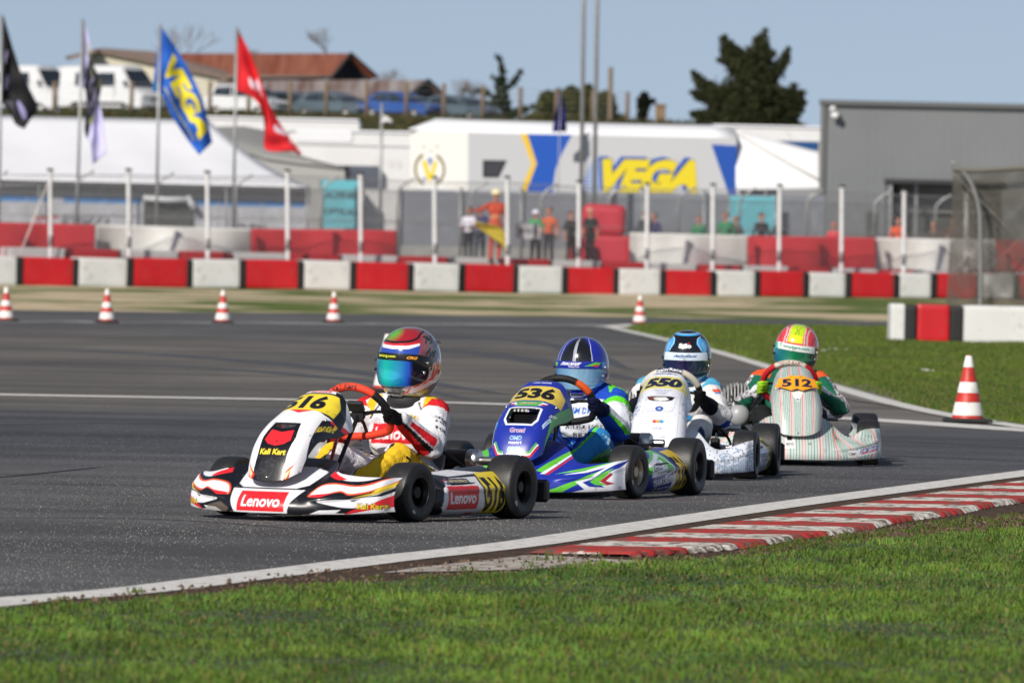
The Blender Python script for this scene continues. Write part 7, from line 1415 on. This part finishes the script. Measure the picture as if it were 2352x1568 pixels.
# ---- people in the paddock
PEOP = mat('clothes_and_skin', attr=True, rough=.8)
def person(px, ytop, off, yaw, lab, top, legs, hair='2a1c14', skin='b8806a', arms='down', hat=None, vest=None):
    d = dat(px, off); P = D(px, ytop, d); zf = .78; H = P.z-zf; k = H/1.75; e = empty('person', (P.x, P.y, zf), yaw, lab, 'person', 'people in the paddock', scale=k)
    seg = []; nm = []
    def S(n_, a, b, ra, rb): seg.append((a, b, ra, rb)); nm.append(n_)
    S('torso', (-.07, 0, .92), (.07, 0, .92), .115, .115); S('torso', (0, 0, .95), (0, 0, 1.15), .13, .13); S('torso', (-.08, 0, 1.28), (.08, 0, 1.28), .12, .12); S('torso', (-.13, .01, 1.40), (.13, .01, 1.40), .065, .065); S('neck', (0, .01, 1.42), (0, 0, 1.54), .055, .05)
    S('head', (0, -.01, 1.62), (0, .0, 1.68), .078, .092); S('head', (0, -.05, 1.58), (0, -.06, 1.60), .045, .04); S('nose', (0, -.10, 1.63), (0, -.115, 1.615), .012, .013)
    for s in (-1, 1):
        S('ear', (s*.088, 0, 1.63), (s*.09, .0, 1.65), .014, .014)
        if arms == 'flag' and s < 0: el_, wr = (-.42, -.08, 1.27), (-.66, -.14, 1.24)
        elif arms == 'fwd': el_, wr = (s*.24, -.06, 1.14), (s*.12, -.30, 1.10)
        elif arms == 'wide' and s < 0: el_, wr = (-.42, -.02, 1.22), (-.30, -.2, 1.18)
        else: el_, wr = (s*.27, .03, 1.13), (s*.28, -.06, .90)
        S('uarm', (s*.185, .01, 1.39), el_, .058, .045); S('larm', el_, wr, .043, .032); dv = (Vector(wr)-Vector(el_)).normalized(); h0 = Vector(wr)+dv*.03; S('hand', wr, tuple(Vector(wr)+dv*.07), .03, .03)
        for f_ in range(4): o_ = Vector((0, (f_-1.5)*.018, 0)); S('hand', tuple(h0+dv*.04+o_), tuple(h0+dv*(.12+.008*(1.5-abs(f_-1.5)))+o_+Vector((-s*.015, 0, 0))), .010, .008)
        S('hand', tuple(h0+Vector((0, -.02, 0))), tuple(h0+dv*.05+Vector((-s*.01, -.045, 0))), .011, .009)
        kn, an = (s*.10, -.01, .50), (s*.11+.0, .03, .09); S('thigh', (s*.085, 0, .90), kn, .092, .062); S('shin', kn, an, .060, .042); S('shoe', an, (s*.125, -.13, .045), .045, .038)
    me, V = body_mesh(seg, .016, 2); ix_, t_ = nearest(V, seg); N = np.array(nm)[ix_]; C = np.empty((len(V), 3)); C[:] = hx(top); C[np.isin(N, ['neck', 'head', 'nose', 'ear', 'hand'])] = hx(skin)
    if arms in ('down', 'fwd') and vest != 'long': C[N == 'larm'] = hx(skin)
    C[np.isin(N, ['thigh', 'shin'])] = hx(legs); C[(N == 'torso') & (V[:, 2] < .98)] = hx(legs); C[N == 'shoe'] = hx('1c1c1e')
    hd = np.isin(N, ['head']); C[hd & (V[:, 2] > 1.63) & (np.abs(np.abs(V[:, 0])-.032) < .014) & (np.abs(V[:, 2]-1.645) < .010) & (V[:, 1] < -.05)] = hx('20160f'); C[hd & (np.abs(V[:, 0]) < .025) & (np.abs(V[:, 2]-1.575) < .008) & (V[:, 1] < -.05)] = hx('8a4a40')
    if vest == 'band': C[(N == 'torso') & (np.abs(V[:, 2]-1.12) < .035)] = hx('e0a878')
    if vest == 'side': C[(N == 'torso') & (np.abs(V[:, 0]) > .09)] = hx('2b9a5c')
    setcol(me, C); me.materials.append(PEOP); me.polygons.foreach_set('use_smooth', [True]*len(me.polygons)); me.name = 'body'; o = bpy.data.objects.new('body', me); COL.objects.link(o); o.parent = e
    if hat: MB().lathe([(.125, 1.66), (.118, 1.70), (.10, 1.745), (.06, 1.78), (.0001, 1.79)], n=20, caps=False).box((0, -.12, 1.665), (.15, .1, .012), bev=.003).build('hat', mat('hat_'+hat, hx(hat), rough=.5), e, True)
    elif hair: 
        m = MB(); m.sphere((0, .012, 1.675), .103, 10, (.96, 1.02, .98)); V_ = [v if (v[2] > 1.66 or v[1] > .02) else (v[0]*.7, v[1]*.7+.01, 1.66) for v in m.v]; m.v = [(v[0], v[1] if v[1] > -.07 else -.07-(v[1]+.07)*0, v[2]) for v in V_]; m.build('hair', mat('hair_'+hair, hx(hair), rough=.7), e, True)
    return e
mar = person(1140, 437, 1.9, R_(20), 'marshal in orange overalls and cream hard hat holding a yellow flag', 'e0502a', 'e0502a', None, arms='flag', hat='e8e2b4', vest='band')
person(1078, 476, 3.0, R_(-30), 'boy with dark hair in a white shirt and dark trousers beside the marshal', 'd2d2de', '20232c', '141414', 'a0705c', arms='fwd'); person(1104, 474, 3.9, R_(10), 'person in dark purple behind the marshal, partly hidden', '3a3866', '2c3644', '2a1c18')
person(1231, 484, 3.2, R_(15), 'person in white cap and green jacket holding a white board', '2b9a5c', '26262a', None, arms='fwd', hat='d8d8e8'); person(1262, 478, 4.2, R_(-20), 'person in an orange top behind the one in a white cap', 'c0582f', '2c2c34', '3a2418', 'c08468', arms='down')
person(1312, 486, 3.6, R_(40), 'person in a black t-shirt partly behind a white fence post', '1c1c20', '22242a', '3a2a20', 'b8806a'); person(1357, 478, 2.6, R_(-35), 'bald man in a black polo shirt in front of the red cushions', '17181c', '1a1b20', None, 'c08a70', arms='down')
for px, y, c, h_, lab in ((1484, 484, '3c4048', '3a2a20', 'person in dark clothes just left of a post, over the white banner'), (1503, 490, '2c2a5c', '3a3a4a', 'person in a purple jacket over the white banner'), (1606, 497, '2c7a50', '2a201c', 'person in a green top standing alone over the white banner'), (1667, 488, '2c7a50', '2a201c', 'taller person in a green top beside another in grey'), (1690, 497, '4a4448', '5a4030', 'person in a grey top beside the tall one in green'), (1750, 490, '23252a', '141414', 'person with black hair and dark jacket in front of the turquoise board'), (1916, 512, 'c8404a', 'c8404a', 'person hooded in red over the red banner'), (2064, 500, 'd8552e', '4a3020', 'person in orange at the garage opening'), (2145, 510, '4c4038', '6a4c3c', 'person in brown inside the garage opening'), (2190, 500, '5a463c', '5a3c2c', 'person raising an arm near the catch net post'), (1790, 500, '3a3c42', '2a2a2a', 'person in dark grey right of the turquoise board')):
    person(px, y, 5.0, R_(random.uniform(-60, 60)), lab, c, '24262c', h_, arms='wide' if px == 2190 else 'down', vest='long')
# marshal's yellow flag and the white board
d = dat(1140, 1.9); yf = Cv(0, 1, 0, 1, 60, 40, 'd9c22a'); V = []; n = 40; T = bez([(1091, 506, 0), (1110, 513, 0), (1145, 520, 0), (1166, 545, 0), (1170, 590, 0)], 10); B = bez([(1089, 522, 0), (1105, 528, 0), (1128, 545, 0), (1150, 562, 0), (1163, 583, 0)], 10)
for i in range(n):
    u = i/(n-1)*(len(T)-1); k = min(int(u), len(T)-2); a = T[k].lerp(T[k+1], u-k); b = B[k].lerp(B[k+1], u-k)
    for j in range(14): v = j/13; p = a.lerp(b, v); V.append(D(p.x, p.y, d-.30-.10*math.sin(v*5+i*.15)))
fo = empty('signal_flag', D(1091, 514, d-.25), 0, 'yellow signal flag held out by the marshal in orange', 'flag'); V = [v-fo.location for v in V]
mesh('flag_cloth', V, gridfaces(n, 14), mat('yellow_flag_cloth', (.66, .52, .03), rough=.8, vary=.08), fo, True, mods=[('SOLIDIFY', {'thickness': .01})]); MB().tube([D(1100, 478, d-.27)-fo.location, D(1088, 530, d-.27)-fo.location], .015).build('stick', RUST, fo, True)
d = dat(1215, 2.9); sg = empty('sign_board', D(1213, 550, d), 0, 'white sign board with dark lettering held at waist height', 'sign'); sc2 = Cv(0, 1, 0, 1, 200, 80, 'c4c4c8'); sc2.text('SERVIZIO', .42, .5, .55, .34, '3a3c44', bold=.04); sc2.ell(.85, .5, .06, .2, '5a5c64')
painted('board', [D(1184, 547, d-.4)-sg.location, D(1240, 550, d-.4)-sg.location, D(1240, 514, d-.4)-sg.location, D(1184, 511, d-.4)-sg.location], sc2, 90, 40, sg)
